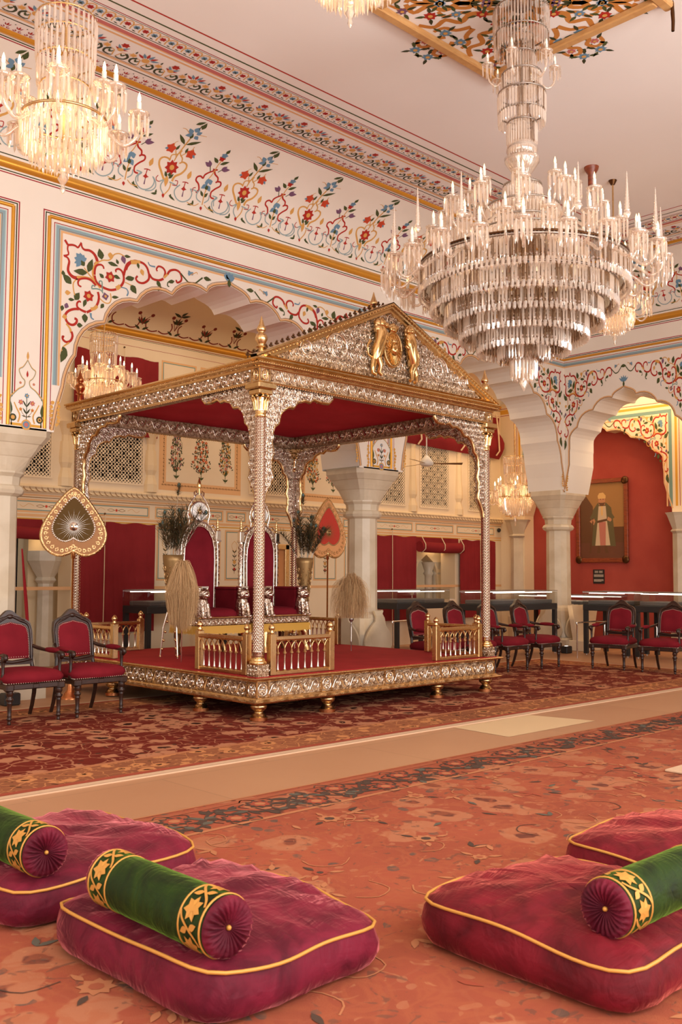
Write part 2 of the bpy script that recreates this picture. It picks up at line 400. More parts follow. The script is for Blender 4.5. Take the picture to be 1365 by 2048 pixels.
class Paint:
    """flat painted motifs laid on a surface: mp(u, v, lift) -> xyz"""
    def __init__(s, mb, mp, pre='paint_', sx=1, ox=0, sz=1, oz=0):
        s.mb = mb; s.mp = mp; s.pre = pre; s.sx, s.ox, s.sz, s.oz = sx, ox, sz, oz; s.k = 0; s.base = .0015
    def lift(s, lv=None):
        if lv is not None: return s.base-.0011+lv*.00022
        s.k = (s.k+1) % 50; return s.base+s.k*.00006
    def P(s, u, v, l): return s.mp(s.ox+s.sx*u, s.oz+s.sz*v, l)
    def stroke(s, pts, w0, w1, col, n=4, close=False):
        p = smooth_pts(pts, n); l = s.lift(); a = []; b = []; N = len(p)
        for i, (u, v) in enumerate(p):
            q0 = p[max(i-1, 0)]; q1 = p[min(i+1, N-1)]; tx, ty = q1[0]-q0[0], q1[1]-q0[1]; L = sqrt(tx*tx+ty*ty) or 1
            h = (w0+(w1-w0)*i/(N-1))/2
            a.append(s.P(u-ty/L*h, v+tx/L*h, l)); b.append(s.P(u+ty/L*h, v-tx/L*h, l))
        s.mb.strip(a, b, s.pre+col)
    def leaf(s, x0, y0, x1, y1, w, col):
        l = s.lift(); dx, dy = x1-x0, y1-y0; L = sqrt(dx*dx+dy*dy) or 1; nx, ny = -dy/L*w/2, dx/L*w/2; pts = []
        prof = [(0, 0), (.15, .55), (.35, 1), (.6, .85), (.85, .35), (1, 0)]
        for t, h in prof: pts.append((x0+dx*t+nx*h, y0+dy*t+ny*h))
        for t, h in prof[-2:0:-1]: pts.append((x0+dx*t-nx*h, y0+dy*t-ny*h))
        s.mb.add([s.P(u, v, l) for u, v in pts], [tuple(range(len(pts)))], s.pre+col)
    def disc(s, x, y, r, col, n=10, star=0, ph=0, up=0):
        l = s.lift()+up; m = n*2 if star else n
        s.mb.add([s.P(x, y, l)]+[s.P(x+r*(1-star*(i % 2))*cos(2*pi*i/m+ph), y+r*(1-star*(i % 2))*sin(2*pi*i/m+ph), l) for i in range(m)],
                 [(0, 1+i, 1+(i+1) % m) for i in range(m)], s.pre+col)
    def flower(s, x, y, r, n, col, ccol):
        s.disc(x, y, r, col, n, .32, .3); s.disc(x, y, r*.35, ccol, 8, up=.004)
    def band(s, u0, u1, v0, v1, col, nu=1, nv=1, lv=None):
        l = s.lift(lv if lv is not None else 1)
        for i in range(nu):
            for j in range(nv):
                a, b = u0+(u1-u0)*i/nu, u0+(u1-u0)*(i+1)/nu; c, d = v0+(v1-v0)*j/nv, v0+(v1-v0)*(j+1)/nv
                s.mb.add([s.P(a, c, l), s.P(b, c, l), s.P(b, d, l), s.P(a, d, l)], [(0, 1, 2, 3)], s.pre+col)
    def frame(s, u0, u1, v0, v1, w, col):
        s.band(u0, u1, v0, v0+w, col); s.band(u0, u1, v1-w, v1, col); s.band(u0, u0+w, v0+w, v1-w, col); s.band(u1-w, u1, v0+w, v1-w, col)
    def draw(s, items, clip=None):
        for it in items:
            if it[0] == 's':
                if clip and not all(clip(p[0]) for p in it[4]): continue
                s.stroke(it[4], it[2], it[3], it[1], 3)
            elif it[0] == 'l':
                if clip and not clip(it[2]): continue
                s.leaf(it[2], it[3], it[4], it[5], it[6], it[1])
            else:
                if clip and not clip(it[3]): continue
                s.flower(it[3], it[4], it[5], it[6], it[1], it[2])
SPANDREL=[['s','red',.03,.02,[[-2.414,5.317],[-2.392,5.29],[-2.37,5.268],[-2.319,5.28],[-2.277,5.279],[-2.246,5.266],[-2.225,5.291],[-2.2,5.338]]],['s','red',.02,.02,[[-2.37,5.268],[-2.377,5.215],[-2.363,5.155],[-2.426,5.124]]],['s','red',.02,.045,[[-2.2,5.33],[-2.19,5.284],[-2.155,5.26],[-2.094,5.267],[-2.041,5.248],[-2.004,5.208],[-1.985,5.155],[-2.011,5.109]]],['s','red',.02,.045,[[-2.417,5.122],[-2.375,5.113],[-2.352,5.07],[-2.363,5.004],[-2.362,4.957],[-2.332,4.917],[-2.284,4.896],[-2.215,4.899]]],['s','ochre',.035,.03,[[-1.985,5.155],[-2.019,5.083],[-2.039,5.014],[-2.025,4.953],[-1.979,4.89],[-1.933,4.843]]],['s','ochre',.03,.03,[[-2.25,4.907],[-2.164,4.926],[-2.086,4.927],[-2.024,4.913],[-1.978,4.866]]],['s','red',.03,.03,[[-2.017,4.979],[-1.993,4.911],[-1.943,4.874],[-1.871,4.852],[-1.79,4.848],[-1.717,4.873]]],['s','red',.02,.03,[[-1.894,5.087],[-1.904,5.117],[-1.94,5.129],[-1.993,5.105],[-2.014,5.052],[-2.017,4.987]]],['s','red',.02,.035,[[-1.722,5.085],[-1.732,5.107],[-1.696,5.132],[-1.649,5.118],[-1.62,5.066],[-1.619,4.993],[-1.654,4.927],[-1.699,4.885]]],['s','red',.02,.03,[[-2.187,4.805],[-2.222,4.814],[-2.232,4.851],[-2.207,4.893],[-2.129,4.918],[-2.059,4.909],[-1.996,4.862]]],['s','red',.03,.03,[[-1.968,4.788],[-1.953,4.734],[-1.96,4.668],[-1.99,4.606],[-2.05,4.55],[-2.111,4.51]]],['s','red',.02,.03,[[-2.191,4.613],[-2.209,4.626],[-2.238,4.596],[-2.233,4.55],[-2.18,4.524],[-2.119,4.512]]],['s','red',.03,.03,[[-2.215,4.529],[-2.275,4.518],[-2.342,4.485],[-2.383,4.434],[-2.377,4.372],[-2.338,4.332],[-2.287,4.326],[-2.245,4.357],[-2.237,4.398],[-2.268,4.408]]],['s','ochre',.04,.04,[[-2.059,4.56],[-2.007,4.578],[-1.973,4.617]]],['s','ochre',.05,.05,[[-1.718,4.881],[-1.663,4.925]]],['s','ochre',.05,.05,[[-2.407,4.382],[-2.383,4.426]]],['s','ochre',.02,.03,[[-2.372,4.326],[-2.324,4.28],[-2.306,4.228]]],['s','red',.03,.025,[[-2.302,4.244],[-2.288,4.192],[-2.312,4.133],[-2.366,4.108],[-2.409,4.131],[-2.414,4.166],[-2.393,4.162]]],['s','ochre',.02,.01,[[-2.328,4.106],[-2.382,4.066],[-2.418,4.021],[-2.433,3.94]]],['l','green',-2.364,4.03,-2.431,3.855,.09],['l','green',-2.415,4.045,-2.363,3.983,.05],['s','red',.03,.04,[[-1.616,5.068],[-1.603,5.136],[-1.568,5.219],[-1.503,5.267]]],['s','ochre',.05,.05,[[-1.522,5.255],[-1.419,5.278]]],['l','green',-1.924,5.194,-1.963,5.323,.09],['s','ochre',.015,.015,[[-1.985,5.139],[-1.915,5.188],[-1.834,5.207],[-1.79,5.242],[-1.754,5.299],[-1.682,5.325],[-1.617,5.307]]],['l','green',-1.843,5.18,-1.696,5.165,.05],['l','green',-1.697,5.189,-1.726,5.249,.04],['l','ochre',-1.809,5.311,-1.808,5.229,.07],['l','purple',-1.644,5.309,-1.605,5.211,.07],['l','green',-1.617,5.311,-1.523,5.321,.04],['l','green',-2.105,4.999,-2.048,5.173,.08],['l','green',-2.113,4.989,-2.295,4.973,.08],['s','ochre',.012,.02,[[-2.158,5.043],[-2.087,4.971],[-2.015,4.915]]],['l','green',-2.154,5.06,-2.213,5.135,.07],['l','blue',-2.195,5.123,-2.29,5.132,.07],['l','blue',-2.195,5.131,-2.266,5.194,.07],['l','blue',-2.195,5.139,-2.215,5.21,.06],['l','blue',-2.187,5.133,-2.162,5.195,.06],['l','blue',-2.195,5.123,-2.126,5.163,.06],['l','blue',-2.203,5.113,-2.262,5.028,.06],['l','blue',-2.203,5.113,-2.288,5.069,.05],['f','red','ochre',-1.805,5.007,.075,6],['f','red','ochre',-2.091,4.711,.075,6],['f','purple','ochre',-1.866,4.754,.05,4],['l','green',-1.758,5.036,-1.665,5.015,.05],['l','green',-1.892,4.974,-1.955,5.017,.05],['l','green',-2.123,4.667,-2.155,4.565,.05],['l','green',-2.316,4.809,-2.433,4.91,.09],['l','green',-2.42,4.889,-2.43,4.95,.05],['l','green',-2.269,4.629,-2.211,4.729,.08],['s','ochre',.015,.015,[[-2.241,4.889],[-2.291,4.831],[-2.289,4.752],[-2.27,4.685]]],['l','ochre',-2.398,4.69,-2.322,4.705,.06],['l','purple',-2.402,4.547,-2.343,4.528,.07],['l','green',-2.423,4.535,-2.434,4.463,.05],['l','green',-2.354,4.62,-2.269,4.629,.04],['s','ochre',.014,.014,[[-1.939,4.713],[-1.876,4.677],[-1.813,4.682],[-1.787,4.736],[-1.798,4.807]]],['l','green',-1.779,4.762,-1.679,4.782,.04],['l','green',-1.884,4.659,-1.928,4.594,.05],['s','teal',.016,.016,[[-1.896,4.786],[-1.933,4.819],[-1.995,4.822],[-2.048,4.811],[-2.04,4.853],[-2.005,4.844]]],['s','teal',.016,.016,[[-1.906,4.809],[-1.912,4.872],[-1.918,4.928],[-1.953,4.92],[-1.943,4.89]]],['l','green',-1.516,4.973,-1.434,4.874,.09],['s','ochre',.012,.012,[[-1.6,4.988],[-1.506,4.967]]],['s','blue',.012,.02,[[-1.654,4.911],[-1.58,4.91],[-1.551,4.867],[-1.569,4.822]]],['l','green',-1.471,5.058,-1.573,5.027,.05],['l','green',-2.136,4.489,-2.129,4.379,.08],['s','blue',.012,.03,[[-2.012,4.441],[-2.048,4.458],[-2.058,4.512]]],['l','green',-2.236,4.335,-2.158,4.342,.06],['s','red',.03,.03,[[-1.586,5.145],[-1.562,5.205],[-1.489,5.278],[-1.413,5.289],[-1.337,5.279],[-1.285,5.235],[-1.257,5.162]]],['s','ochre',.05,.04,[[-1.526,5.258],[-1.388,5.29]]],['s','red',.03,.025,[[-1.257,5.162],[-1.262,5.094],[-1.332,5.034],[-1.408,5.029],[-1.446,5.065],[-1.422,5.104]]],['s','red',.03,.03,[[-1.251,5.164],[-1.205,5.118],[-1.113,5.115],[-1.042,5.153]]],['s','red',.03,.02,[[-1.036,5.166],[-1.017,5.239],[-1.051,5.288],[-1.117,5.296],[-1.149,5.254],[-1.135,5.229]]],['s','ochre',.03,.03,[[-1.036,5.166],[-.997,5.209],[-.971,5.238]]],['s','red',.03,.025,[[-.984,5.223],[-.945,5.278],[-.865,5.307],[-.797,5.288],[-.768,5.225],[-.781,5.176],[-.835,5.147],[-.849,5.179]]],['s','green',.02,.02,[[-.783,5.28],[-.714,5.225],[-.644,5.182],[-.561,5.195],[-.492,5.25],[-.437,5.298]]],['l','green',-.423,5.301,-.294,5.294,.06],['l','green',-1.596,5.032,-1.466,5.072,.06],['l','ochre',-1.373,5.204,-1.34,5.122,.06],['l','green',-1.426,5.27,-1.405,5.197,.04],['l','green',-1.14,5.109,-1.079,5.02,.06],['s','green',.02,.02,[[-1.079,5.043],[-1.085,5.008],[-1.124,4.988]]],['l','green',-.875,5.156,-.982,5.121,.05],['s','green',.015,.015,[[-.975,5.122],[-.981,5.076],[-.954,5.07]]],['s','blue',.012,.02,[[-1.273,5.316],[-1.247,5.277],[-1.169,5.278]]],['l','blue',-.632,5.29,-.661,5.348,.05],['l','blue',-.632,5.296,-.674,5.304,.05],['l','blue',-.626,5.297,-.585,5.336,.05],['s','ochre',.01,.01,[[-.632,5.29],[-.536,5.346],[-.522,5.326]]],['l','blue',.003,5.371,-.078,5.389,.07],['l','blue',.003,5.371,-.049,5.437,.07],['l','blue',.003,5.377,.002,5.467,.07],['l','blue',.003,5.371,.062,5.456,.07],['l','blue',.003,5.371,.092,5.414,.07],['l','green',.002,5.262,.0,5.382,.06]]
PLANTA=[['s','ochre',.03,.02,[[-.038,.277],[-.109,.363],[-.171,.436],[-.184,.504],[-.141,.546],[-.08,.548],[-.049,.528]]],['s','ochre',.03,.02,[[.078,.292],[.095,.361],[.166,.42],[.206,.497],[.192,.55],[.13,.565],[.091,.531]]],['s','ochre',.016,.016,[[-.053,.536],[-.061,.607],[.004,.641],[.04,.707]]],['s','ochre',.016,.016,[[.11,.563],[.094,.611],[.038,.654],[.031,.704]]],['s','ochre',.014,.02,[[.009,.538],[.009,.632],[.032,.777],[.035,.903]]],['l','green',.021,.795,-.124,.917,.05],['l','green',.04,.797,.201,.922,.05],['l','green',.035,.903,.024,.998,.05],['l','blue',.015,.981,-.059,1.046,.07],['l','blue',.029,.975,-.053,.925,.06],['l','blue',.042,1.019,.041,1.113,.08],['l','blue',.069,.994,.122,1.056,.06],['l','blue',.065,.967,.133,.929,.06],['s','green',.012,.012,[[.055,1.077],[.049,1.16]]],['l','green',-.033,1.137,.062,1.232,.05],['l','green',.085,1.094,.077,1.225,.06],['s','ochre',.008,.008,[[-.024,.976],[-.092,1.018],[-.141,1.014]]],['s','ochre',.008,.008,[[.115,1.003],[.209,1.021]]],['f','orange','orange',-.117,.691,.075,5],['f','orange','orange',.169,.702,.075,5],['l','blue',-.151,.678,-.198,.661,.03],['l','blue',.201,.703,.246,.661,.03],['l','green',-.047,.685,-.027,.77,.035],['l','green',.092,.689,.094,.769,.035],['s','ochre',.012,.012,[[.011,.591],[-.047,.685]]],['s','ochre',.012,.012,[[.053,.628],[.107,.7]]],['s','ochre',.008,.008,[[-.097,.729],[-.104,.778],[-.08,.806]]],['s','ochre',.008,.008,[[.162,.752],[.161,.814]]],['f','red','ochre',.008,.455,.1,8],['l','green',-.013,.319,-.062,.387,.04],['l','green',.02,.311,.069,.385,.04],['l','green',.012,.336,.014,.392,.04],['s','ochre',.012,.012,[[-.002,.208],[.008,.316]]],['l','ochre',-.011,.338,-.0,.2,.06],['s','blue',.022,.02,[[-.195,.267],[-.153,.227],[-.135,.163],[-.182,.106],[-.268,.082]]],['s','blue',.022,.018,[[-.096,.243],[-.043,.276],[-.067,.216],[-.058,.166],[-.02,.124],[.002,.095]]],['s','ochre',.014,.014,[[.002,.095],[.058,.181],[.068,.254],[.051,.276]]],['s','blue',.022,.018,[[.042,.273],[.095,.271],[.173,.257],[.198,.282]]],['s','red',.01,.01,[[-.096,.243],[-.136,.241],[-.155,.27],[-.135,.31]]],['s','red',.01,.01,[[.09,.252],[.151,.26],[.157,.315],[.115,.312]]],['l','red',-.01,.118,.003,.061,.04],['l','green',-.095,.087,-.184,.071,.03],['l','green',-.114,.081,-.113,.142,.03],['l','green',.076,.116,.182,.073,.03],['l','green',.102,.096,.102,.14,.03]]
PLANTM=[['l','red',-.01,.222,-.022,.281,.05],['l','red',-.053,.241,.03,.251,.03],['s','red',.012,.012,[[-.017,.264],[-.014,.337]]],['s','red',.012,.012,[[-.057,.324],[-.014,.337],[.032,.332]]],['l','ochre',.0,.379,.009,.494,.06],['s','purple',.02,.008,[[-.01,.15],[-.012,.23]]],['s','blue',.022,.022,[[-.081,.282],[-.136,.214],[-.129,.154],[-.071,.098],[.016,.091],[.1,.144],[.121,.222],[.083,.274]]]]
PLANTB=[['s','red',.022,.022,[[-.132,.255],[-.097,.301],[-.128,.367],[-.181,.399],[-.185,.445],[-.143,.472],[-.097,.457],[-.09,.502],[-.041,.557],[.003,.595]]],['s','red',.022,.022,[[.159,.253],[.107,.257],[.094,.317],[.135,.378],[.189,.432],[.179,.478],[.133,.478],[.104,.455]]],['s','red',.022,.022,[[.126,.481],[.111,.525],[.049,.556],[.007,.608],[-.019,.615]]],['s','red',.03,.02,[[.007,.608],[.05,.628]]],['s','ochre',.012,.014,[[-.019,.466],[.012,.543],[.015,.687],[.032,.769]]],['l','green',-.002,.714,-.093,.773,.05],['l','green',.037,.706,.146,.784,.045],['l','purple',-.07,.635,-.175,.673,.06],['l','purple',-.07,.635,-.135,.714,.05],['l','purple',.099,.64,.215,.682,.06],['l','purple',.099,.64,.155,.715,.05],['s','green',.01,.01,[[-.037,.57],[-.08,.642]]],['s','green',.01,.01,[[.07,.597],[.106,.648]]],['f','red','red',.022,.794,.05,5],['f','blue','blue',.023,.848,.05,5],['l','green',.022,.881,.035,.965,.05],['l','blue',.001,.424,-.048,.41,.08],['l','blue',.001,.424,-.018,.476,.08],['l','blue',.001,.424,.057,.46,.08],['l','blue',-.007,.393,-.072,.326,.06],['l','blue',.006,.388,.07,.32,.06],['l','green',.013,.323,-.007,.393,.05],['l','green',-.015,.233,-.069,.3,.04],['l','green',.003,.229,.05,.296,.04],['s','ochre',.014,.014,[[.006,.13],[.001,.256],[.01,.331]]],['s','blue',.02,.02,[[-.025,.158],[-.094,.184],[-.112,.243],[-.081,.305]]],['s','blue',.02,.02,[[.029,.163],[.081,.214],[.078,.277]]],['s','blue',.02,.02,[[-.226,.274],[-.15,.277],[-.102,.264]]],['s','red',.01,.01,[[-.185,.25],[-.188,.294],[-.15,.313]]],['s','blue',.02,.02,[[.128,.281],[.209,.276],[.167,.228],[.183,.159]]],['l','red',-.01,.107,.002,.056,.04],['l','green',-.122,.109,-.223,.073,.03],['l','green',-.141,.099,-.145,.153,.03],['l','green',.097,.126,.212,.074,.03],['l','green',.127,.098,.123,.152,.03],['s','ochre',.01,.01,[[-.23,.103],[-.117,.088],[-.05,.133]]],['s','ochre',.01,.01,[[.037,.138],[.103,.101],[.193,.106]]]]
# ================================================================== THE SETTING
for _L in (PLANTA, PLANTM, PLANTB):
    for _i in _L:
        if _i[0] == 's' and _i[1] == 'blue': _i[1] = 'greyblue'; _i[2] *= .7; _i[3] *= .7
YA, XB, TH = 10.3, 15.86, .82          # arcade planes and wall thickness
YJ, XE = 13.4, 18.0                    # gallery walls
ZC = 6.95                              # ceiling
COVE = [(0, 6.13), (.04, 6.25), (.12, 6.43), (.25, 6.6), (.45, 6.75), (.7, 6.86), (1.0, 6.95)]
def cove_at(t):
    for (p0, z0), (p1, z1) in zip(COVE, COVE[1:]):
        L = sqrt((p1-p0)**2+(z1-z0)**2)
        if t <= L: return p0+(p1-p0)*t/L, z0+(z1-z0)*t/L, (z1-z0)/L, (p1-p0)/L
        t -= L
    return 1.0+t, ZC, 0, 1
def map_back(u, v, l): return (u, YA-l, v)
def map_back_cove(u, t, l):
    p, z, a, b = cove_at(t); return (u, YA-p-l*a, z-l*b)
def map_right(u, v, l): return (XB-l, u, v)
def map_right_cove(u, t, l):
    p, z, a, b = cove_at(t); return (XB-p-l*a, u, z-l*b)

CUSPS = [(-2.494, 3.05), (-2.45, 3.3), (-2.375, 3.57), (-2.23, 3.965), (-1.856, 4.417), (-1.409, 4.765), (-.902, 4.958), (-.363, 5.11), (0, 5.30)]
CUSPS_R = [(-1.27, 3.0), (-1.21, 3.25), (-1.15, 3.52), (-1.14, 3.83), (-.97, 4.214), (-.635, 4.499), (-.235, 4.683), (0, 4.85)]
def arch_profile(cusps, k0, sag=.2, n=6):
    """left half of a cusped arch: lobes bulge up and outwards between the cusps"""
    out = [cusps[0]]
    for i in range(1, len(cusps)):
        a, b = cusps[i-1], cusps[i]
        if i < k0: out.append(b); continue
        s = sag*(.35 if i == k0 else (.62 if i == len(cusps)-1 else 1))
        dx, dz = b[0]-a[0], b[1]-a[1]
        for k in range(1, n+1):
            t = k/n; h = s*4*t*(1-t)
            if i == len(cusps)-1: h *= (1-t)*1.5
            q = (a[0]+dx*t-dz*h, a[1]+dz*t+dx*h); out.append((max(q[0], out[-1][0]+.0005), q[1]))
    return out
def full_profile(half, sx=1, cx=0):
    L = [(cx+u*sx, z) for u, z in half]; R = [(cx-u*sx, z) for u, z in half[-2::-1]]; return L+R
PROF_MAIN = arch_profile(CUSPS, 3); PROF_R = arch_profile(CUSPS_R, 3)

def arcade(mb, mp3, segs, ztop, th, front, soffit, zbot=3.03):
    """wall with cusped openings. segs: list of ('pier', u0, u1) and ('arch', profile). mp3(u, depth, z)"""
    for s in segs:
        if s[0] == 'pier':
            u0, u1 = s[1], s[2]; z0 = s[3] if len(s) > 3 else zbot
            for d in (0, th):
                mb.add([mp3(u0, d, z0), mp3(u1, d, z0), mp3(u1, d, ztop), mp3(u0, d, ztop)], [(0, 1, 2, 3)], front)
            mb.add([mp3(u0, 0, z0), mp3(u1, 0, z0), mp3(u1, th, z0), mp3(u0, th, z0)], [(0, 1, 2, 3)], soffit)
            if z0 < 1:
                for u in (u0, u1): mb.add([mp3(u, 0, z0), mp3(u, th, z0), mp3(u, th, ztop), mp3(u, 0, ztop)], [(0, 1, 2, 3)], soffit)
        else:
            p = s[1]
            for d in (0, th):
                mb.strip([mp3(u, d, z) for u, z in p], [mp3(u, d, ztop) for u, z in p], front)
            mb.strip([mp3(u, 0, z) for u, z in p], [mp3(u, th, z) for u, z in p], soffit)

def outline(P, prof, off, w, col):
    """painted line that follows the cusped edge"""
    pts = []
    for i, (u, z) in enumerate(prof):
        a = prof[max(i-1, 0)]; b = prof[min(i+1, len(prof)-1)]; dx, dz = b[0]-a[0], b[1]-a[1]; L = sqrt(dx*dx+dz*dz) or 1
        pts.append((u-dz/L*off, z+dx/L*off))
    P.stroke(pts, w, w, col, 1)

def bay_frame(P, u0, u1, ztop, zbot, full=True, left=True, right=True):
    """painted border lines of an arch bay, from the outside inwards"""
    seq = [(0, .014, 'crimson'), (.027, .014, 'dgreen'), (.137, .010, 'crimson'), (.155, .07, 'skyblue'), (.17, .045, 'frameblue'), (.222, .028, 'peach'), (.205, .006, 'brown')]
    for lv, (off, wd, col) in enumerate(seq):
        a, b, zt = u0+off if left else u0, u1-off if right else u1, ztop-off*.9
        P.band(a, b, zt-wd, zt, col, 8, 1, min(lv, 5))
        zb = zbot+.52 if off > .15 else zbot
        if left: P.band(a, a+wd, zb, zt-wd, col, 1, 1, min(lv, 5))
        if right: P.band(b-wd, b, zb, zt-wd, col, 1, 1, min(lv, 5))
def gilt_bay(mb, mp3, u0, u1, ztop, zbot, left=True, right=True):
    """half-round gilt moulding of a bay"""
    def bar(a, b, vert):
        n = 6; A = []; B = []
        for i in range(n+1):
            t = pi*i/n; h, d = -cos(t)*.022, -sin(t)*.02
            if vert: A.append(mp3(a[0]+h, d, a[1])); B.append(mp3(b[0]+h, d, b[1]))
            else: A.append(mp3(a[0], d, a[1]+h)); B.append(mp3(b[0], d, b[1]+h))
        mb.strip(A, B, 'gilt_paint', True)
    o = .078; bar((u0+(o if left else 0), ztop-o*.9), (u1-(o if right else 0), ztop-o*.9), False)
    if left: bar((u0+o, zbot), (u0+o, ztop-o*.9), True)
    if right: bar((u1-o, zbot), (u1-o, ztop-o*.9), True)
m = pmat('gilt_paint', (222, 160, 60), .32, .55)

def lily_panel(P, u, z, s=1.0):
    """white niche with a lily plant, scroll feet and a pointed crest, painted on a pier"""
    U = lambda x: u+x*s
    P.band(U(-.19), U(.19), z+.0*s, z+.03*s, 'gold')
    P.mb.add([P.P(U(x), z+y*s, P.lift(3)) for x, y in ((-.17, .03), (.17, .03), (.19, .3), (.1, .42), (.03, .46), (0, .5), (-.03, .46), (-.1, .42), (-.19, .3))], [tuple(range(9))], 'white_plaster')
    out = [(.19, .1), (.2, .3), (.16, .36), (.1, .42), (.04, .46), (.03, .52), (.07, .56), (.1, .64), (.05, .68), (0, .76)]
    for sg in (-1, 1):
        P.stroke([(U(sg*x), z+y*s) for x, y in out], .014*s, .01*s, 'ochre'); P.stroke([(U(sg*x*.97), z+y*s-.006) for x, y in out], .006*s, .005*s, 'teal')
        P.stroke([(U(sg*.1), z+.04*s), (U(sg*.08), z+.12*s), (U(sg*.12), z+.2*s), (U(sg*.15), z+.26*s)], .02*s, .012*s, 'ochre')
        P.disc(U(sg*.16), z+.09*s, .042*s, 'dgreen', 10); P.disc(U(sg*.16), z+.09*s, .028*s, 'ochre', 10, .3); P.disc(U(sg*.16), z+.09*s, .012*s, 'dgreen', 8)
        P.leaf(U(sg*.19), z+.12*s, U(sg*.19), z+.27*s, .05*s, 'green')
        P.flower(U(sg*.07), z+.27*s, .034*s, 6, 'pink', 'ochre'); P.flower(U(sg*.07), z+.19*s, .024*s, 5, 'ochre', 'orange')
        P.leaf(U(0), z+.22*s, U(sg*.05), z+.3*s, .018*s, 'dgreen'); P.leaf(U(0), z+.14*s, U(sg*.045), z+.21*s, .02*s, 'dgreen'); P.leaf(U(0), z+.11*s, U(sg*.06), z+.12*s, .014*s, 'dgreen')
        P.stroke([(U(0), z+.1*s), (U(sg*.05), z+.15*s), (U(sg*.07), z+.19*s)], .006*s, .005*s, 'brown')
        P.flower(U(sg*.08), z+.49*s, .018*s, 5, 'pink', 'ochre')
    P.stroke([(U(0), z+.06*s), (U(0), z+.33*s)], .009*s, .007*s, 'dgreen'); P.flower(U(0), z+.35*s, .032*s, 6, 'blue', 'ochre')
    P.leaf(U(0), z+.56*s, U(0), z+.64*s, .025*s, 'red'); P.leaf(U(0), z+.76*s, U(0), z+.86*s, .03*s, 'ochre')
    P.disc(U(0), z+.02*s, .06*s, 'ochre', 14); P.disc(U(0), z+.02*s, .042*s, 'blue', 12); P.disc(U(0), z+.02*s, .024*s, 'pink', 10)
def gold_foot(P, u, z, w, h):
    for i in range(7):
        P.disc(u+random.uniform(-w, w)*.3, z+h*i/7+.02, w*.45, 'ochre', 8, .25); P.disc(u+random.uniform(-w, w)*.3, z+h*i/7+.03, w*.2, 'gold', 6)

def frieze(P, u0, first, n, step=1.16, flip=1):
    for i in range(n):
        for items, du in ((PLANTA, 0), (PLANTM, .284), (PLANTB, .588), (PLANTM, .872)):
            P.ox = first+flip*(i*step+du); P.sx = flip; P.draw(items)
    P.ox = 0; P.sx = 1
def cornice_paint(P, u0, u1, flip=1):
    """bands painted on the flat margin of the ceiling, t measured up the cove"""
    n = 24
    for t, wd, col in ((1.262, .014, 'crimson'), (1.29, .014, 'dgreen'), (1.60, .016, 'dgreen'), (1.655, .03, 'peach'), (1.69, .01, 'brown'), (2.09, .03, 'peach'),
                       (2.15, .02, 'peach'), (2.17, .06, 'pink'), (2.25, .012, 'black'), (2.468, .012, 'crimson'), (2.445, .008, 'dgreen'), (2.57, .022, 'green'), (2.725, .022, 'red')):
        P.band(u0, u1, t, t+wd, col, n)
    a = min(u0, u1); b = max(u0, u1)
    u = a
    while u < b:                                           # small red scrolls
        P.leaf(u, 1.47, u, 1.535, .022, 'red'); P.leaf(u+.012, 1.475, u+.035, 1.52, .014, 'crimson'); P.leaf(u-.012, 1.475, u-.035, 1.52, .014, 'crimson')
        P.stroke([(u-.045, 1.44), (u-.03, 1.425), (u-.012, 1.44), (u-.03, 1.46)], .011, .009, 'crimson', 3); P.stroke([(u+.045, 1.44), (u+.03, 1.425), (u+.012, 1.44), (u+.03, 1.46)], .011, .009, 'crimson', 3)
        P.disc(u+.062, 1.545, .008, 'dgreen', 6)
        u += .125
    u = a+.1; k = 0
    while u < b:                                           # palmettes and lilies between scroll pairs
        for sg in (-1, 1):
            P.stroke([(u+sg*.02, 1.735), (u+sg*.06, 1.72), (u+sg*.12, 1.735), (u+sg*.135, 1.8), (u+sg*.09, 1.85)], .012, .03, 'dgreen', 4)
            P.stroke([(u+sg*.09, 1.85), (u+sg*.05, 1.84), (u+sg*.035, 1.79), (u+sg*.02, 1.735)], .01, .012, 'ochre', 3)
            P.leaf(u+sg*.07, 1.765, u+sg*.1, 1.83, .026, 'green'); P.leaf(u+sg*.07, 1.77, u+sg*.045, 1.82, .02, 'green')
        if k % 2 == 0:
            for j, a_ in enumerate((-60, -36, -12, 12, 36, 60)):
                x, y = sin(radians(a_)), cos(radians(a_)); P.leaf(u+x*.05, 1.87+y*.05, u+x*.15, 1.87+y*.15, .034, ('red', 'blue')[j % 2])
            P.disc(u, 1.87, .045, 'ochre', 10)
        else:
            P.flower(u, 1.985, .05, 6, 'red', 'red'); P.leaf(u, 1.88, u-.07, 1.97, .03, 'blue'); P.leaf(u, 1.88, u+.07, 1.97, .03, 'blue')
            P.leaf(u, 1.87, u+.075, 1.91, .025, 'red'); P.leaf(u, 1.87, u-.075, 1.91, .025, 'red'); P.disc(u, 1.88, .035, 'ochre', 10)
        P.disc(u+.16, 1.875, .05, 'peach', 6, .4); P.disc(u+.16, 1.875, .028, 'ochre', 6); P.leaf(u+.16, 1.92, u+.16, 1.975, .02, 'dgreen')
        u += .315; k += 1
    u = a; k = 0
    while u < b:                                           # red and blue blossoms in hoops
        P.flower(u, 2.36, .04, 6, ('red', 'blue')[k % 2], ('crimson', 'dgreen')[k % 2])
        P.stroke([(u-.045, 2.29), (u-.055, 2.36), (u-.02, 2.42), (u+.03, 2.425), (u+.055, 2.37)], .012, .014, 'ochre', 3); P.leaf(u-.02, 2.295, u+.03, 2.285, .016, 'dgreen')
        u += .105; k += 1

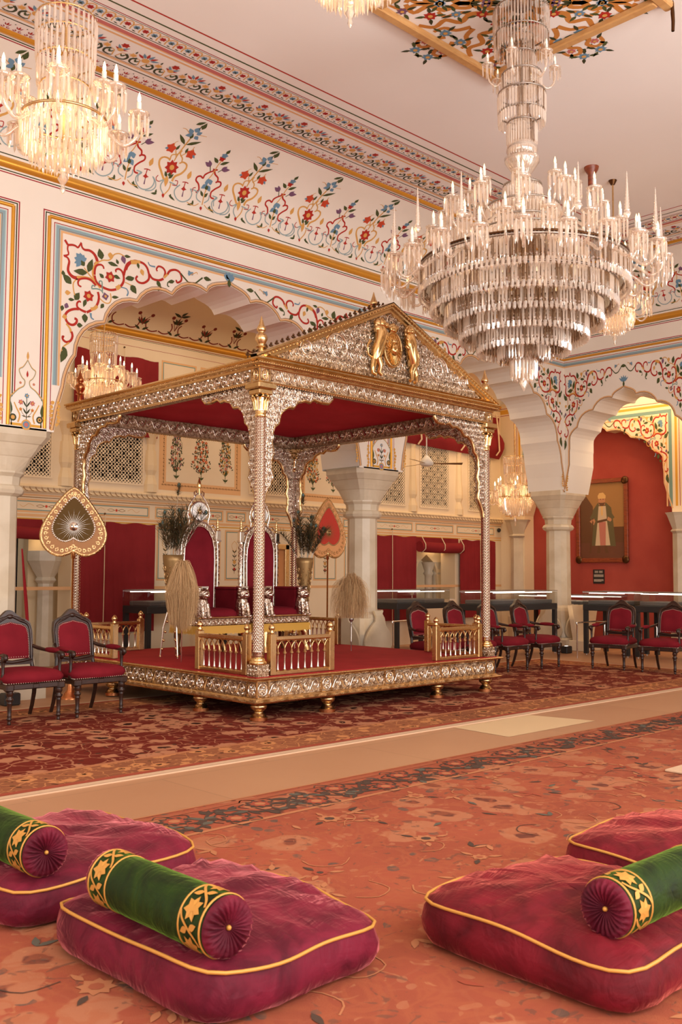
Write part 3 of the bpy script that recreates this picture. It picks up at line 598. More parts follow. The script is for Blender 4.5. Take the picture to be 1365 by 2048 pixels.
# ---- floor and rugs
mb = MB(); mb.add([(-4, -3, 0), (19, -3, 0), (19, 16, 0), (-4, 16, 0)], [(0, 1, 2, 3)], 'floor_stone')
mb.add([(7.0, 5.14, .002), (8.4, 5.14, .002), (8.25, 5.8, .002), (7.05, 5.8, .002)], [(0, 1, 2, 3)], 'lit_patch')  # patch of lit stone, its brightness painted as a paler colour
structure(mb, 'floor')
mb = MB(); mb.box(-1.5, 13.95, 5.82, 9.58, .0, .0105, 'rug_edge'); mb.add([(-1.45, 5.85, .0112), (13.9, 5.85, .0112), (13.9, 9.55, .0112), (-1.45, 9.55, .0112)], [(0, 1, 2, 3)], 'rug_wine'); g = .0125
def ring_(mb, x0, x1, y0, y1, w, z, mat):
    for a, b, c, d in ((x0, x1, y0, y0+w), (x0, x1, y1-w, y1), (x0, x0+w, y0+w, y1-w), (x1-w, x1, y0+w, y1-w)):
        mb.add([(a, c, z), (b, c, z), (b, d, z), (a, d, z)], [(0, 1, 2, 3)], mat)
ring_(mb, -1.5, 13.95, 5.82, 9.58, .075, g, 'rug_edge'); ring_(mb, -1.42, 13.87, 5.9, 9.5, .07, g, 'rug_rose'); ring_(mb, -1.35, 13.8, 5.97, 9.43, .40, g, 'rug_wine_border'); ring_(mb, -.95, 13.4, 6.37, 9.03, .05, g, 'rug_sand')
tag(mb.build('rug'), 'dark wine red floral rug under the gilded pavilion, pale bound edge', 'rug')
mb = MB(); mb.box(-1.6, 14.0, -1.0, 4.86, .0, .0105, 'rug_coral')
ring_(mb, -1.6, 14.0, -1.0, 4.86, .02, g, 'rug_sand')
pmat('rug_teal', (98, 92, 80), .95, spec=.08)
P = Paint(mb, lambda u, v, l: (u, v, .0122+l*.3), 'rug_')
P.stroke([(-1, 4.78), (13, 4.78)], .05, .05, 'plain', 1); P.stroke([(-1, 4.36), (13, 4.36)], .035, .035, 'sand', 1)
rr = random.Random(5)
u = -1.0
while u < 13:                                              # dark vine of the border, with palmettes in its loops
    pts = [(u+.62*k/8, 4.56+.12*sin(2*pi*k/8)) for k in range(9)]
    P.stroke(pts, .022, .022, 'vine', 2)
    for k in range(9):
        x, y = pts[k]
        for j in range(3):
            a = rr.uniform(0, 6.28); q = rr.uniform(.07, .15); P.leaf(x, y, x+q*cos(a), y+q*sin(a)*.9, rr.uniform(.03, .06), 'vine' if rr.random() < .8 else 'teal')
    for cx, cy in ((u+.15, 4.47), (u+.47, 4.65)):
        P.disc(cx, cy, .1, 'vine', 9, .25); P.disc(cx, cy, .075, 'rose', 9, .3, .2, .001); P.disc(cx, cy, .035, 'sand', 8, 0, 0, .002)
        for j in range(5): a = 1.25*j; P.stroke([(cx+.1*cos(a), cy+.1*sin(a)), (cx+.15*cos(a+.5), cy+.15*sin(a+.5)), (cx+.13*cos(a+1), cy+.13*sin(a+1))], .014, .008, 'vine', 3)
    u += .62
for i in range(420):                                       # scattered sprays of the field
    x, y = rr.uniform(.6, 11.5), rr.uniform(.2, 4.25); a = rr.uniform(0, 6.28)
    k = rr.random()
    if k < .45:
        c = ('vine', 'sand', 'rose', 'teal', 'sand')[rr.randrange(5)]
        for j in range(rr.randrange(1, 4)): P.leaf(x, y, x+.1*cos(a+j*1.1), y+.1*sin(a+j*1.1), .032, c)
    elif k < .72:
        r = rr.uniform(.035, .085); P.disc(x, y, r, ('sand', 'rose', 'sand')[rr.randrange(3)], 8, .3, a); P.disc(x, y, r*.4, ('vine', 'plain')[rr.randrange(2)], 7, 0, 0, .004)
        for j in range(3): b = a+2.1*j; P.leaf(x+r*cos(b), y+r*sin(b), x+(r+.08)*cos(b), y+(r+.08)*sin(b), .03, ('sand', 'vine')[j % 2])
    else: P.stroke([(x, y), (x+.1*cos(a), y+.1*sin(a)), (x+.2*cos(a+.6), y+.2*sin(a+.6)), (x+.24*cos(a+1.2), y+.24*sin(a+1.2))], .008, .005, ('sand', 'vine', 'sand')[rr.randrange(3)], 3)
tag(mb.build('rug'), 'large faded coral floral rug under the velvet floor cushions', 'rug')
mb = MB(); mb.bbox(6.55, 7.6, 2.75, 3.45, .0125, .03, 'rug_edge', .005); tag(mb.build('mat'), 'pale mat corner lying on the coral rug at the right edge', 'mat')

# ---- arcade wall behind the pavilion
AC1, AC2, S2 = 7.81, 13.555, .912
mb = MB(); mp3 = lambda u, d, z: (u, YA+d, z)
PIER = [(4.37, 5.316), (10.304, 11.28), (15.83, 16.68)]
arcade(mb, mp3, [('pier', -4, 4.37-5.0), ('arch', full_profile(PROF_MAIN, 1, 4.37-2.494)), ('pier', *PIER[0]), ('arch', full_profile(PROF_MAIN, 1, AC1)), ('pier', *PIER[1]),
                 ('arch', full_profile(PROF_MAIN, S2, AC2)), ('pier', *PIER[2])], 6.13, TH, 'cream', 'white_plaster')
n = len(COVE)
mb.strip([(-4, YA-p, z) for p, z in COVE], [(XB-p, YA-p, z) for p, z in COVE], 'cream', True)
def gilt_bar(mb, mp, t0, t1, u0, u1, h=.03):
    n = 6; A = []; B = []
    for i in range(n+1):
        q = t0+(t1-t0)*i/n; l = sin(pi*i/n)*h+.001; A.append(mp(u0, q, l)); B.append(mp(u1, q, l))
    mb.strip(A, B, 'gilt_paint', True)
gilt_bar(mb, map_back, 5.965, 6.09, -4, XB, .04)
gilt_bar(mb, map_back_cove, 1.325, 1.41, -4, XB-1.0, .03)
P = Paint(mb, map_back)
for z, col in ((6.148, 'crimson'), (6.118, 'dgreen'), (5.905, 'crimson'), (5.932, 'dgreen')): P.band(-4, XB, z, z+.013, col, 12)
B1 = (5.12, 10.645); B2 = (10.93, XB)
bay_frame(P, *B1, 5.62, 3.06); bay_frame(P, *B2, 5.62, 3.06, right=False); bay_frame(P, -.6, 4.835, 5.62, 3.06)
gilt_bay(mb, mp3, *B1, 5.62, 3.06); gilt_bay(mb, mp3, *B2, 5.62, 3.06, right=False); gilt_bay(mb, mp3, -.6, 4.835, 5.62, 3.06)
for cx, s, mir in ((AC1, 1, (1, -1)), (AC2, S2, (1, -1))):
    for sg in mir:
        P.ox, P.sx = cx, sg*s; P.draw(SPANDREL)
P.ox, P.sx = 0, 1
for pr_ in (full_profile(PROF_MAIN, 1, AC1), full_profile(PROF_MAIN, S2, AC2)):
    outline(P, pr_, .012, .012, 'brown'); outline(P, pr_, .03, .022, 'peach'); outline(P, pr_, .05, .008, 'brown')
for u in (4.975, 10.79): lily_panel(P, u, 3.06)
for u, sg in ((5.29, 1), (4.66, -1), (10.5, -1), (11.09, 1)): gold_foot(P, u, 3.05, .06, .35)
for u in (5.36, 10.26, 11.33, 15.79): gold_foot(P, u, 3.1, .05, .3)
frieze(Paint(mb, map_back_cove), 0, 6.723-1.16*4, 11)
cornice_paint(Paint(mb, map_back_cove), 1.0, XB-1.2)
structure(mb, 'wall_back')

# ---- arcade wall on the right
mb = MB(); mp3r = lambda u, d, z: (XB+d, u, z)
RC = 9.03
arcade(mb, mp3r, [('arch', full_profile(PROF_R, 1, RC)), ('pier', 6.8, 7.76), ('arch', full_profile(PROF_R, 1, 5.53)), ('pier', 3.3, 4.26), ('arch', full_profile(PROF_R, 1, 2.03)), ('pier', -3, .76)], 6.13, TH, 'cream', 'white_plaster')
mb.strip([(XB-p, YA-p, z) for p, z in COVE], [(XB-p, -3, z) for p, z in COVE], 'cream', True)
gilt_bar(mb, map_right, 5.95, 6.07, YA, -3, .04); gilt_bar(mb, map_right_cove, 1.325, 1.41, YA-1.0, -3, .03)
P = Paint(mb, map_right)
for z, col in ((6.13, 'crimson'), (6.1, 'dgreen'), (5.885, 'crimson'), (5.915, 'dgreen')): P.band(-3, YA, z, z+.013, col, 10)
bay_frame(P, -3, YA, 5.62, 3.06, left=False, right=False); gilt_bay(mb, mp3r, -3, YA, 5.62, 3.06, False, False)
half = [it for it in SPANDREL]
for cx in (RC, 5.53):
    for sg in (1, -1):
        P.ox, P.sx, P.oz = cx-sg*(1.27-2.43*.62), sg*.62, -.05
        P.draw(half, lambda u: u < -.35)
P.ox, P.sx, P.oz = 0, 1, 0
for cx in (RC, 5.53):
    pr_ = full_profile(PROF_R, 1, cx); outline(P, pr_, .012, .012, 'brown'); outline(P, pr_, .03, .022, 'peach')
    for a in (-50, -25, 0, 25, 50): P.leaf(cx, 4.95, cx+.12*sin(radians(a)), 4.95+.13*cos(radians(a)), .04, 'blue')
    P.leaf(cx, 4.86, cx, 4.98, .04, 'green')
for u in (10.25, 7.8, 6.76): gold_foot(P, u, 3.02, .05, .3)
frieze(Paint(mb, map_right_cove), 0, 9.6, 5, flip=-1)
cornice_paint(Paint(mb, map_right_cove), 3.0, YA-1.2)
structure(mb, 'wall_right')

# ---- ceiling with the painted square round the great chandelier
CHX, CHY = 7.53, 5.33
mb = MB(); mb.add([(-4, -3, ZC), (XB-1, -3, ZC), (XB-1, YA-1, ZC), (-4, YA-1, ZC)], [(0, 1, 2, 3)], 'ceiling_plaster')
P = Paint(mb, lambda u, v, l: (CHX+u, CHY+v, ZC-l))
for q in range(4):
    for sg in (1, -1):
        def rot(u, v, l, q=q, sg=sg):
            v *= sg; a = q*pi/2; return (CHX+u*cos(a)-v*sin(a), CHY+u*sin(a)+v*cos(a), ZC-l)
        P = Paint(mb, rot)
        P.stroke([(.05, 0), (.3, .06), (.45, .2), (.62, .16), (.7, .3), (.86, .28), (.95, .42)], .075, .05, 'vine'); P.stroke([(.3, .3), (.42, .42), (.6, .44), (.66, .6), (.84, .62), (.8, .78)], .075, .05, 'vine')
        P.stroke([(.15, .15), (.25, .34), (.4, .3), (.5, .4)], .065, .05, 'vine'); P.stroke([(.45, .2), (.52, .3), (.66, .34), (.66, .46)], .055, .04, 'vine')
        P.stroke([(.9, .06), (1.02, .12), (1.1, .05), (1.2, .1), (1.16, .2), (1.04, .22)], .055, .04, 'vine')
        P.stroke([(.6, .02), (.74, .08), (.8, .2), (.92, .22)], .06, .04, 'vine'); P.stroke([(.2, .05), (.28, .16), (.2, .26), (.3, .34)], .06, .04, 'vine'); P.stroke([(.62, .58), (.72, .7), (.88, .74), (.92, .88)], .06, .03, 'vine')
        for x, y, r, c in ((.38, .12, .07, 'red'), (.56, .3, .06, 'blue'), (.76, .46, .075, 'red'), (.55, .56, .06, 'blue'), (.85, .12, .07, 'blue'), (.26, .22, .05, 'purple'), (.9, .72, .06, 'purple'), (1.1, .14, .055, 'pink'), (1.28, .1, .07, 'blue')):
            P.flower(x, y, r, 7, c, 'ochre')
            for j in range(4):
                a = j*1.6+x*9; P.leaf(x+.05*cos(a), y+.05*sin(a), x+.16*cos(a), y+.16*sin(a), .04, 'dgreen' if j % 2 else 'green')
structure(mb, 'ceiling')
mb = MB()
hw = 1.0
for a, b, c, d in ((-hw-.05, hw+.05, -hw-.05, -hw+.05), (-hw-.05, hw+.05, hw-.05, hw+.05), (-hw-.05, -hw+.05, -hw+.05, hw-.05), (hw-.13-.05, hw-.13+.05, -hw+.05, hw-.05)):
    mb.bbox(CHX+a, CHX+b, CHY+c, CHY+d, ZC-.07, ZC, 'beam_wood', .012)
structure(mb, 'trim_1')
# ---- other sides of the hall, behind and beside the camera
mb = MB()
for x0, x1 in ((-4, -2.9), (.4, .9), (4.0, 4.5), (7.6, 8.1), (11.2, 11.7), (14.8, 15.86)): mb.box(x0, x1, -1.25, -.95, 0, 3.6, 'cream')
mb.box(-4, 15.86, -1.25, -.95, 3.6, 3.75, 'cream'); mb.box(-4, 15.86, -1.25, -.95, 5.6, ZC, 'cream')
for x0, x1 in ((-4, -2.4), (1.0, 2.2), (5.8, 7.0), (10.6, 11.8), (14.6, 15.86)): mb.box(x0, x1, -1.25, -.95, 3.75, 5.6, 'cream')
structure(mb, 'wall_front')
mb = MB(); mb.box(-4.1, -4.0, -1.2, .4, 0, ZC, 'cream'); mb.box(-4.1, -4.0, 7, YA, 0, ZC, 'cream'); mb.box(-4.1, -4.0, .4, 7, 4.6, ZC, 'cream'); structure(mb, 'wall_left')

# ---- stone columns
def rrect(hx, hy, e, z, n=32):
    """ring between a circle (e=1) and a rectangle (e=0)"""
    out = []
    for j in range(n):
        a = 2*pi*j/n+pi/n; c, s_ = cos(a), sin(a)
        k = 1/max(abs(c), abs(s_)); k = k*(1-e)+1*e
        out.append((hx*c*k, hy*s_*k, z))
    return out
def leaf_plate(mb, ang, r, z0, z1, wd, mat='marble'):
    """pointed lotus petal with a scalloped rim, standing against the block"""
    pts = []; H = z1-z0
    half = [(.30, 0), (.42, .04), (.47, .12), (.5, .22), (.49, .3), (.46, .38), (.42, .46), (.36, .54), (.29, .61), (.21, .68), (.12, .75), (.1, .86), (.17, 1.0)]
    for x, y in half: pts.append((x*wd, z0+y*H))
    poly = pts+[(-x, y) for x, y in pts[::-1]]
    M = Matrix.Rotation(ang, 4, 'Z'); old = mb.M; mb.M = M if old is None else old @ M
    mb.prism(poly, -r-.035, -r, mat, 'y')
    n = 5
    for k in range(n): pass
    mb.M = old
def stone_column(x, y, label, hx=.47, hy=.41, r=.237, uplight=True):
    t = thing('stone_column', label, 'column', (x, y, 0), 0, 'columns of the arcade'); t['kind'] = 'thing'
    b = MB(); b.box(-.44, .44, -.44, .44, 0, .2, 'marble'); b.loft([rrect(.40, .40, .0, .2), rrect(.36, .36, .1, .24)], 'marble', False, False, False)
    rings = [rrect(.34, .34, .35, .24), rrect(.335, .335, .4, .5), rrect(.31, .31, .5, .74), rrect(.29, .29, .6, .8), rrect(.25, .25, .8, .84)]
    b.loft(rings, 'marble', False, True, False)
    for k in range(4): leaf_plate(b, k*pi/2, .33, .22, .86, .60)
    b.build('base', t)
    s = MB(); s.lathe([(r*1.04, .8), (r, .9), (r*.97, 2.32)], 'marble', seg=12, smooth=False, rot=pi/12); s.build('shaft', t)
    c = MB()
    c.lathe([(r, 2.28), (r*1.22, 2.31), (r*1.3, 2.35), (r*1.2, 2.39), (r*1.06, 2.41), (r*1.1, 2.5), (r*1.26, 2.54), (r*1.26, 2.56)], 'marble', seg=12, smooth=False, rot=pi/12)
    k = [(.0, 2.56, .9), (.12, 2.62, .7), (.28, 2.72, .45), (.34, 2.73, .42), (.52, 2.80, .25), (.66, 2.87, .12), (.74, 2.88, .1), (.96, 2.95, 0), (1.0, 2.96, 0), (1.0, 3.05, 0)]
    c.loft([rrect(r*1.2+(hx-r*1.2)*q, r*1.2+(hy-r*1.2)*q, e, z) for q, z, e in k], 'marble', False, True, False)
    c.build('capital', t); return t
stone_column(4.84, 10.71, 'stone column at the left edge, behind the pair of armchairs')
stone_column(10.79, 10.71, 'stone column standing behind the pavilion, lit petal base')
stone_column(16.24, 10.71, 'stone column in the corner between the two arcades', .42, .41, .24)

# ---- gallery behind the arcade
def perforated(mb, u0, u1, z0, z1, y, th, mat, pitch=.062, big=3):
    """pierced stone lattice: round, oval and lozenge openings in a star order"""
    nu = max(2, int(round((u1-u0)/pitch))); nz = max(2, int(round((z1-z0)/pitch))); du = (u1-u0)/nu; dz = (z1-z0)/nz; n = 8
    for i in range(nu):
        for j in range(nz):
            cx, cz = u0+(i+.5)*du, z0+(j+.5)*dz; edge = i in (0, nu-1) or j in (0, nz-1)
            k = (i % 4, j % 4)
            if edge: rx, rz, ph = .26*du, .26*dz, 0
            elif k in ((1, 1), (3, 3)): rx, rz, ph = .47*du, .47*dz, pi/8
            elif k in ((1, 3), (3, 1)): rx, rz, ph = .30*du, .30*dz, pi/8
            elif i % 2 == 1: rx, rz, ph = .45*du, .3*dz, 0
            elif j % 2 == 1: rx, rz, ph = .3*du, .45*dz, 0
            else: rx, rz, ph = .38*du, .38*dz, 0
            sq = []; ho = []
            for q in range(n):
                a = 2*pi*q/n+pi/8; c, s_ = cos(a), sin(a); m_ = max(abs(c), abs(s_))
                sq.append((cx+du/2*c/m_, cz+dz/2*s_/m_)); ho.append((cx+rx*cos(a), cz+rz*sin(a)))
            vs = [(u, y, z) for u, z in sq]+[(u, y, z) for u, z in ho]+[(u, y+th, z) for u, z in ho]
            mb.add(vs, [(q, (q+1) % n, n+(q+1) % n, n+q) for q in range(n)]+[(n+q, n+(q+1) % n, 2*n+(q+1) % n, 2*n+q) for q in range(n)], mat)
HOLES = [(6.3, 7.25, 0, 2.0), (15.1, 16.35, .9, 1.95)]
JALI = [(6.42, 6.87, 2.85, 3.62), (7.42, 8.46, 2.85, 3.78), (10.68, 11.66, 2.85, 3.78), (13.86, 14.72, 2.85, 4.3), (15.22, 16.12, 2.85, 4.3), (16.82, 17.6, 2.85, 4.3)]
mb = MB()
xs = sorted({-4, XE+.4, *[h[0] for h in HOLES+JALI], *[h[1] for h in HOLES+JALI]}); zs = sorted({0, 5.34, *[h[2] for h in HOLES+JALI], *[h[3] for h in HOLES+JALI]})
for a, b in zip(xs, xs[1:]):
    for c, d in zip(zs, zs[1:]):
        mx, mz = (a+b)/2, (c+d)/2
        if any(h[0] < mx < h[1] and h[2] < mz < h[3] for h in HOLES+JALI): continue
        mb.add([(a, YJ, c), (b, YJ, c), (b, YJ, d), (a, YJ, d)], [(0, 1, 2, 3)], 'buff_pale')
for h in HOLES:                                             # reveals
    for u in h[:2]: mb.add([(u, YJ, h[2]), (u, YJ+.4, h[2]), (u, YJ+.4, h[3]), (u, YJ, h[3])], [(0, 1, 2, 3)], 'buff')
    mb.add([(h[0], YJ, h[3]), (h[1], YJ, h[3]), (h[1], YJ+.4, h[3]), (h[0], YJ+.4, h[3])], [(0, 1, 2, 3)], 'buff')
GP = [(0, 5.34), (.1, 5.5), (.3, 5.66), (.6, 5.78), (.9, 5.82), (1.2, 5.84), (2.28, 5.84)]
mb.strip([(-4, YJ-p, z) for p, z in GP], [(XE+.4, YJ-p, z) for p, z in GP], 'buff_pale', True)
map_j = lambda u, v, l: (u, YJ-l, v)
def map_jc(u, t, l):
    tt = t
    for (p0, z0), (p1, z1) in zip(GP, GP[1:]):
        L = sqrt((p1-p0)**2+(z1-z0)**2)
        if tt <= L: return (u, YJ-(p0+(p1-p0)*tt/L)-l*(z1-z0)/L, z0+(z1-z0)*tt/L-l*(p1-p0)/L)
        tt -= L
    return (u, YJ-2.2, 5.83)
gilt_bar(mb, map_j, 5.22, 5.33, -4, XE, .035)
mb.mould([(0, 0), (.03, 0), (.06, .03), (.05, .06), (.07, .09), (.05, .125), (0, .13)], (-4, YJ, 2.59), (XE, YJ, 2.59), (0, -1, 0), 'buff', smooth=False)
P = Paint(mb, map_j)
for z, wd, col in ((5.19, .012, 'maroon'), (5.17, .008, 'dgreen'), (5.345, .012, 'maroon'), (5.05, .006, 'crimson'), (2.545, .03, 'peach'), (2.24, .04, 'peach'), (2.2, .02, 'gold'), (1.16, .05, 'peach'), (2.52, .012, 'brown')): P.band(-4, XE, z, z+wd, col, 6)
u = 5.0
while u < XE:                                               # rope beads of the string course
    P.base = .064; P.stroke([(u, 2.69), (u+.012, 2.65), (u+.045, 2.62), (u+.075, 2.615)], .012, .01, 'brown', 3); P.base = .0015; u += .095
def tablet(P, u0, u1, z0, z1):
    P.band(u0, u1, z0, z1, 'peach', lv=2); P.band(u0+.03, u1-.03, z0+.03, z1-.03, 'teal', lv=3); l = P.lift(4)
    P.mb.add([P.P(u, z, l) for u, z in ((u0+.045, z0+.045), (u1-.045, z0+.045), (u1-.045, z1-.045), (u0+.045, z1-.045))], [(0, 1, 2, 3)], 'buff_pale')
    c = (u0+u1)/2; zc = (z0+z1)/2
    if u1-u0 > z1-z0:
        for s in (-1, 1):
            P.stroke([(c+s*.03, zc), (c+s*.1, zc+.02), (c+s*.16, zc)], .008, .006, 'brown', 3); P.stroke([(c+s*.03, zc), (c+s*.1, zc-.02), (c+s*.16, zc)], .008, .006, 'brown', 3)
            if u1-u0 > .8: P.stroke([(c+s*.2, zc), (c+s*.28, zc+.03), (c+s*.36, zc-.02), (c+s*.42, zc+.01)], .006, .005, 'ochre', 3)
        P.disc(c, zc, .022, 'orange', 8)
for u0, u1 in ((5.3, 6.25), (6.3, 7.35), (7.4, 8.62), (8.72, 9.12), (9.18, 9.6), (9.66, 10.1), (10.16, 10.6), (10.66, 11.75), (11.82, 12.9), (12.96, 13.8), (13.86, 14.98), (15.06, 16.3), (16.4, 17.75)): tablet(P, u0, u1, 2.3, 2.5)
for u0, u1 in ((8.76, 9.1), (9.2, 9.62), (9.7, 10.05), (10.14, 10.56), (11.7, 12.1), (12.2, 12.8), (13.0, 13.6)):
    tablet(P, u0, u1, 1.3, 2.17); c = (u0+u1)/2
    P.stroke([(c, 1.42), (c, 1.8)], .01, .008, 'brown')
    for k in range(5): z = 1.46+k*.08; P.leaf(c, z, c+.05, z+.05, .02, 'dgreen'); P.leaf(c, z, c-.05, z+.05, .02, 'dgreen')
    P.disc(c, 1.62, .035, 'ochre', 8); P.disc(c, 1.5, .03, 'red', 8, .3)
    for s in (-1, 1): P.stroke([(c, 1.98), (c+s*.06, 1.92), (c+s*.04, 1.84), (c, 1.8)], .008, .006, 'ochre', 3)
def cypress(P, c, z0, h, w, cols):
    """tall painted bouquet on a small stem"""
    P.stroke([(c, z0), (c, z0+h*.14)], .012, .01, 'green', 2)
    for a in (-1, -.5, 0, .5, 1): P.leaf(c, z0+.02, c+a*.06, z0+.075, .022, 'green')
    R = random.Random(int(c*100)); env = lambda t: w/2*(1-t)**.55*min(1, (t+.06)*5)
    for i in range(6): P.stroke([(c, z0+h*.12), (c+env(.3)*(i-2.5)/3, z0+h*(.35+.05*i)), (c+env(.6)*(i-2.5)/3.4, z0+h*.72)], .008, .005, 'green', 3)
    for i in range(150):
        t = R.random(); x = c+R.uniform(-1, 1)*env(t); z = z0+h*(.14+.82*t); a = R.uniform(.4, 2.7); P.leaf(x, z, x+.045*cos(a), z+.045*sin(a), .02, 'dgreen' if i % 3 else 'green')
    pts = []
    for i in range(160):
        t = R.random()**1.2; x = c+R.uniform(-1, 1)*env(t)*.9; z = z0+h*(.18+.78*t)
        if all((x-u)**2+(z-v)**2 > .062**2 for u, v in pts): pts.append((x, z)); P.flower(x, z, R.uniform(.026, .036), 6, cols[len(pts) % len(cols)], 'ochre')
    P.flower(c, z0+h*.97, .03, 6, cols[0], 'ochre')
def big_panel(P, u0, u1, z0, z1, plants):
    P.band(u0, u1, z0, z1, 'peach', lv=2); l = P.lift(3)
    P.mb.add([P.P(u, z, l) for u, z in ((u0+.14, z0+.14), (u1-.14, z0+.14), (u1-.14, z1-.1), (u0+.14, z1-.1))], [(0, 1, 2, 3)], 'buff_pale')
    u = u0+.07
    while u < u1-.05: P.disc(u, z0+.09, .016, 'brown', 6, .3); P.leaf(u+.02, z0+.08, u+.05, z0+.1, .014, 'brown'); u += .065
    z = z0+.13
    while z < z1-.1:
        for uu in (u0+.09, u1-.09): P.disc(uu, z, .016, 'brown', 6, .3); P.leaf(uu, z+.02, uu+.01, z+.05, .014, 'brown')
        z += .065
    for c, w_, cols in plants: cypress(P, c, z0+.19, z1-z0-.36, w_, cols)
big_panel(P, 8.78, 10.47, 2.78, 4.05, ((9.12, .32, ('pink', 'purple')), (9.62, .42, ('red', 'orange')), (10.13, .32, ('pink', 'ochre'))))
big_panel(P, 11.84, 13.55, 2.78, 4.05, ((12.18, .36, ('ochre', 'orange')), (12.7, .42, ('red', 'pink')), (13.2, .36, ('pink', 'ochre'))))
for u0, u1 in ((8.8, 9.5), (9.58, 10.6), (10.75, 11.6), (11.7, 12.6)): tablet(P, u0, u1, 4.35, 4.92)
PC = Paint(mb, map_jc)
for i in range(18):
    u = 5.9+i*.62
    PC.stroke([(u-.3, .05), (u-.2, .02), (u-.1, .05), (u-.06, .14), (u-.1, .22)], .02, .02, 'maroon'); PC.stroke([(u+.3, .05), (u+.2, .02), (u+.1, .05), (u+.06, .14), (u+.1, .22)], .02, .02, 'maroon')
    for a in (-60, -30, 0, 30, 60): PC.leaf(u, .12+.1*(i % 2), u+.13*sin(radians(a)), .12+.1*(i % 2)+.13*cos(radians(a)), .045, 'dgreen' if i % 2 else ('maroon', 'dgreen')[abs(a) % 60 == 0])
    PC.leaf(u-.02, .02, u-.13, .08, .04, 'dgreen'); PC.leaf(u+.02, .02, u+.13, .08, .04, 'dgreen')
    for s in (-1, 1): PC.disc(u+s*.12, .3 if i % 2 == 0 else .34, .035, 'maroon', 7); PC.stroke([(u, .1), (u+s*.05, .22), (u+s*.12, .3)], .01, .008, 'maroon', 3)
    if i % 2: PC.stroke([(u, .1), (u, .42)], .012, .01, 'maroon', 2); PC.leaf(u, .38, u-.16, .44, .05, 'dgreen'); PC.leaf(u, .38, u+.16, .44, .05, 'dgreen'); PC.leaf(u, .4, u+.06, .52, .05, 'dgreen')
structure(mb, 'wall_gallery')
mb = MB(); mb.add([(6.0, YJ+.35, 2.4), (18.4, YJ+.35, 2.4), (18.4, YJ+.35, 4.6), (6.0, YJ+.35, 4.6)], [(0, 1, 2, 3)], 'shade_dark')  # dark sheet added for the unlit room behind the lattices
mb.box(5.9, 18.4, YJ+.3, YJ+.36, 2.2, 2.42, 'shade_dark'); structure(mb, 'lattice_shade_sheet')
mb = MB()                                                   # ante-room seen through the two openings
mb.add([(5.2, 15.4, 0), (18.4, 15.4, 0), (18.4, 15.4, 2.3), (5.2, 15.4, 2.3)], [(0, 1, 2, 3)], 'buff')
mb.box(5.9, 6.78, 14.2, 14.3, 0, 2.2, 'shade_dark'); mb.box(6.9, 7.6, 14.1, 14.5, 0, 2.2, 'buff'); mb.box(6.9, 6.95, 14.5, 15.4, 0, 2.2, 'buff')  # first box: dark panel painted in for the doorway's shade
ap = full_profile([(-.36, 1.2), (-.34, 1.5), (-.26, 1.68), (-.12, 1.78), (0, 1.86)], 1, 16.1)
mb.strip([(u, 14.0, z) for u, z in ap], [(u, 14.0, 2.2) for u, z in ap], 'buff'); mb.strip([(u, 14.0, z) for u, z in ap], [(u, 14.3, z) for u, z in ap], 'buff')
mb.box(16.46, 16.9, 14.0, 14.3, 0, 2.2, 'buff'); mb.box(15.2, 15.74, 14.0, 14.3, 1.5, 2.2, 'buff')
mb.lathe([(.2, 0), (.2, .2), (.13, .3), (.12, 1.25), (.17, 1.3), (.14, 1.35), (.3, 1.6), (.3, 1.75)], 'marble', (7.12, 13.95, 0), 8, False)
for x in (15.68, 16.28, 16.52): mb.lathe([(.1, .85), (.085, .95), (.085, 1.4), (.12, 1.45), (.09, 1.5), (.16, 1.7)], 'marble', (x, 14.1, 0), 10)
structure(mb, 'wall_anteroom')
point('anteroom_lamp', (16.2, 13.9, 2.1), 6, WARM, .1); point('anteroom_lamp', (7.05, 13.95, 1.9), 1.2, WARM, .1)
# lattices
WHERE = ['behind the left stone column', 'behind the left front of the gilded pavilion', 'behind the back post of the gilded pavilion', 'just right of the middle stone column', 'under the red roller blind behind the ceiling fan', 'at the far corner under the red roller blind']
for (a, b, c, d), wh in zip(JALI, WHERE):
    mb = MB(); perforated(mb, a, b, c, d, YJ-.005, .02, 'buff_pale', .06)
    fr = .03
    for q in ((a-fr, a, c-fr, d+fr), (b, b+fr, c-fr, d+fr), (a, b, c-fr, c), (a, b, d, d+fr)): mb.box(q[0], q[1], YJ-.02, YJ+.02, q[2], q[3], 'buff_pale')
    tag(mb.build('lattice_screen'), 'pierced cream stone lattice '+wh, 'screen', 'lattice screens of the gallery', 'thing')
for x, wh in ((7.12, 'beside the left back post of the pavilion'), (8.62, 'left of the three painted bouquets'), (14.97, 'between two lattices, left of the ceiling fan'), (16.47, 'behind the ceiling fan blade')):
    mb = MB(); h = 3.7 if x < 10 else 4.25
    mb.lathe([(.13, 2.72), (.13, 2.85), (.1, 2.95), (.09, 3.0), (.12, 3.08), (.125, 3.16), (.105, 3.4), (.085, h-.35), (.085, h-.2), (.11, h-.12), (.15, h)], 'buff', (x, YJ+.03, 0), 8, False)
    tag(mb.build('half_baluster'), 'buff stone half baluster '+wh, 'baluster', 'half balusters of the gallery')

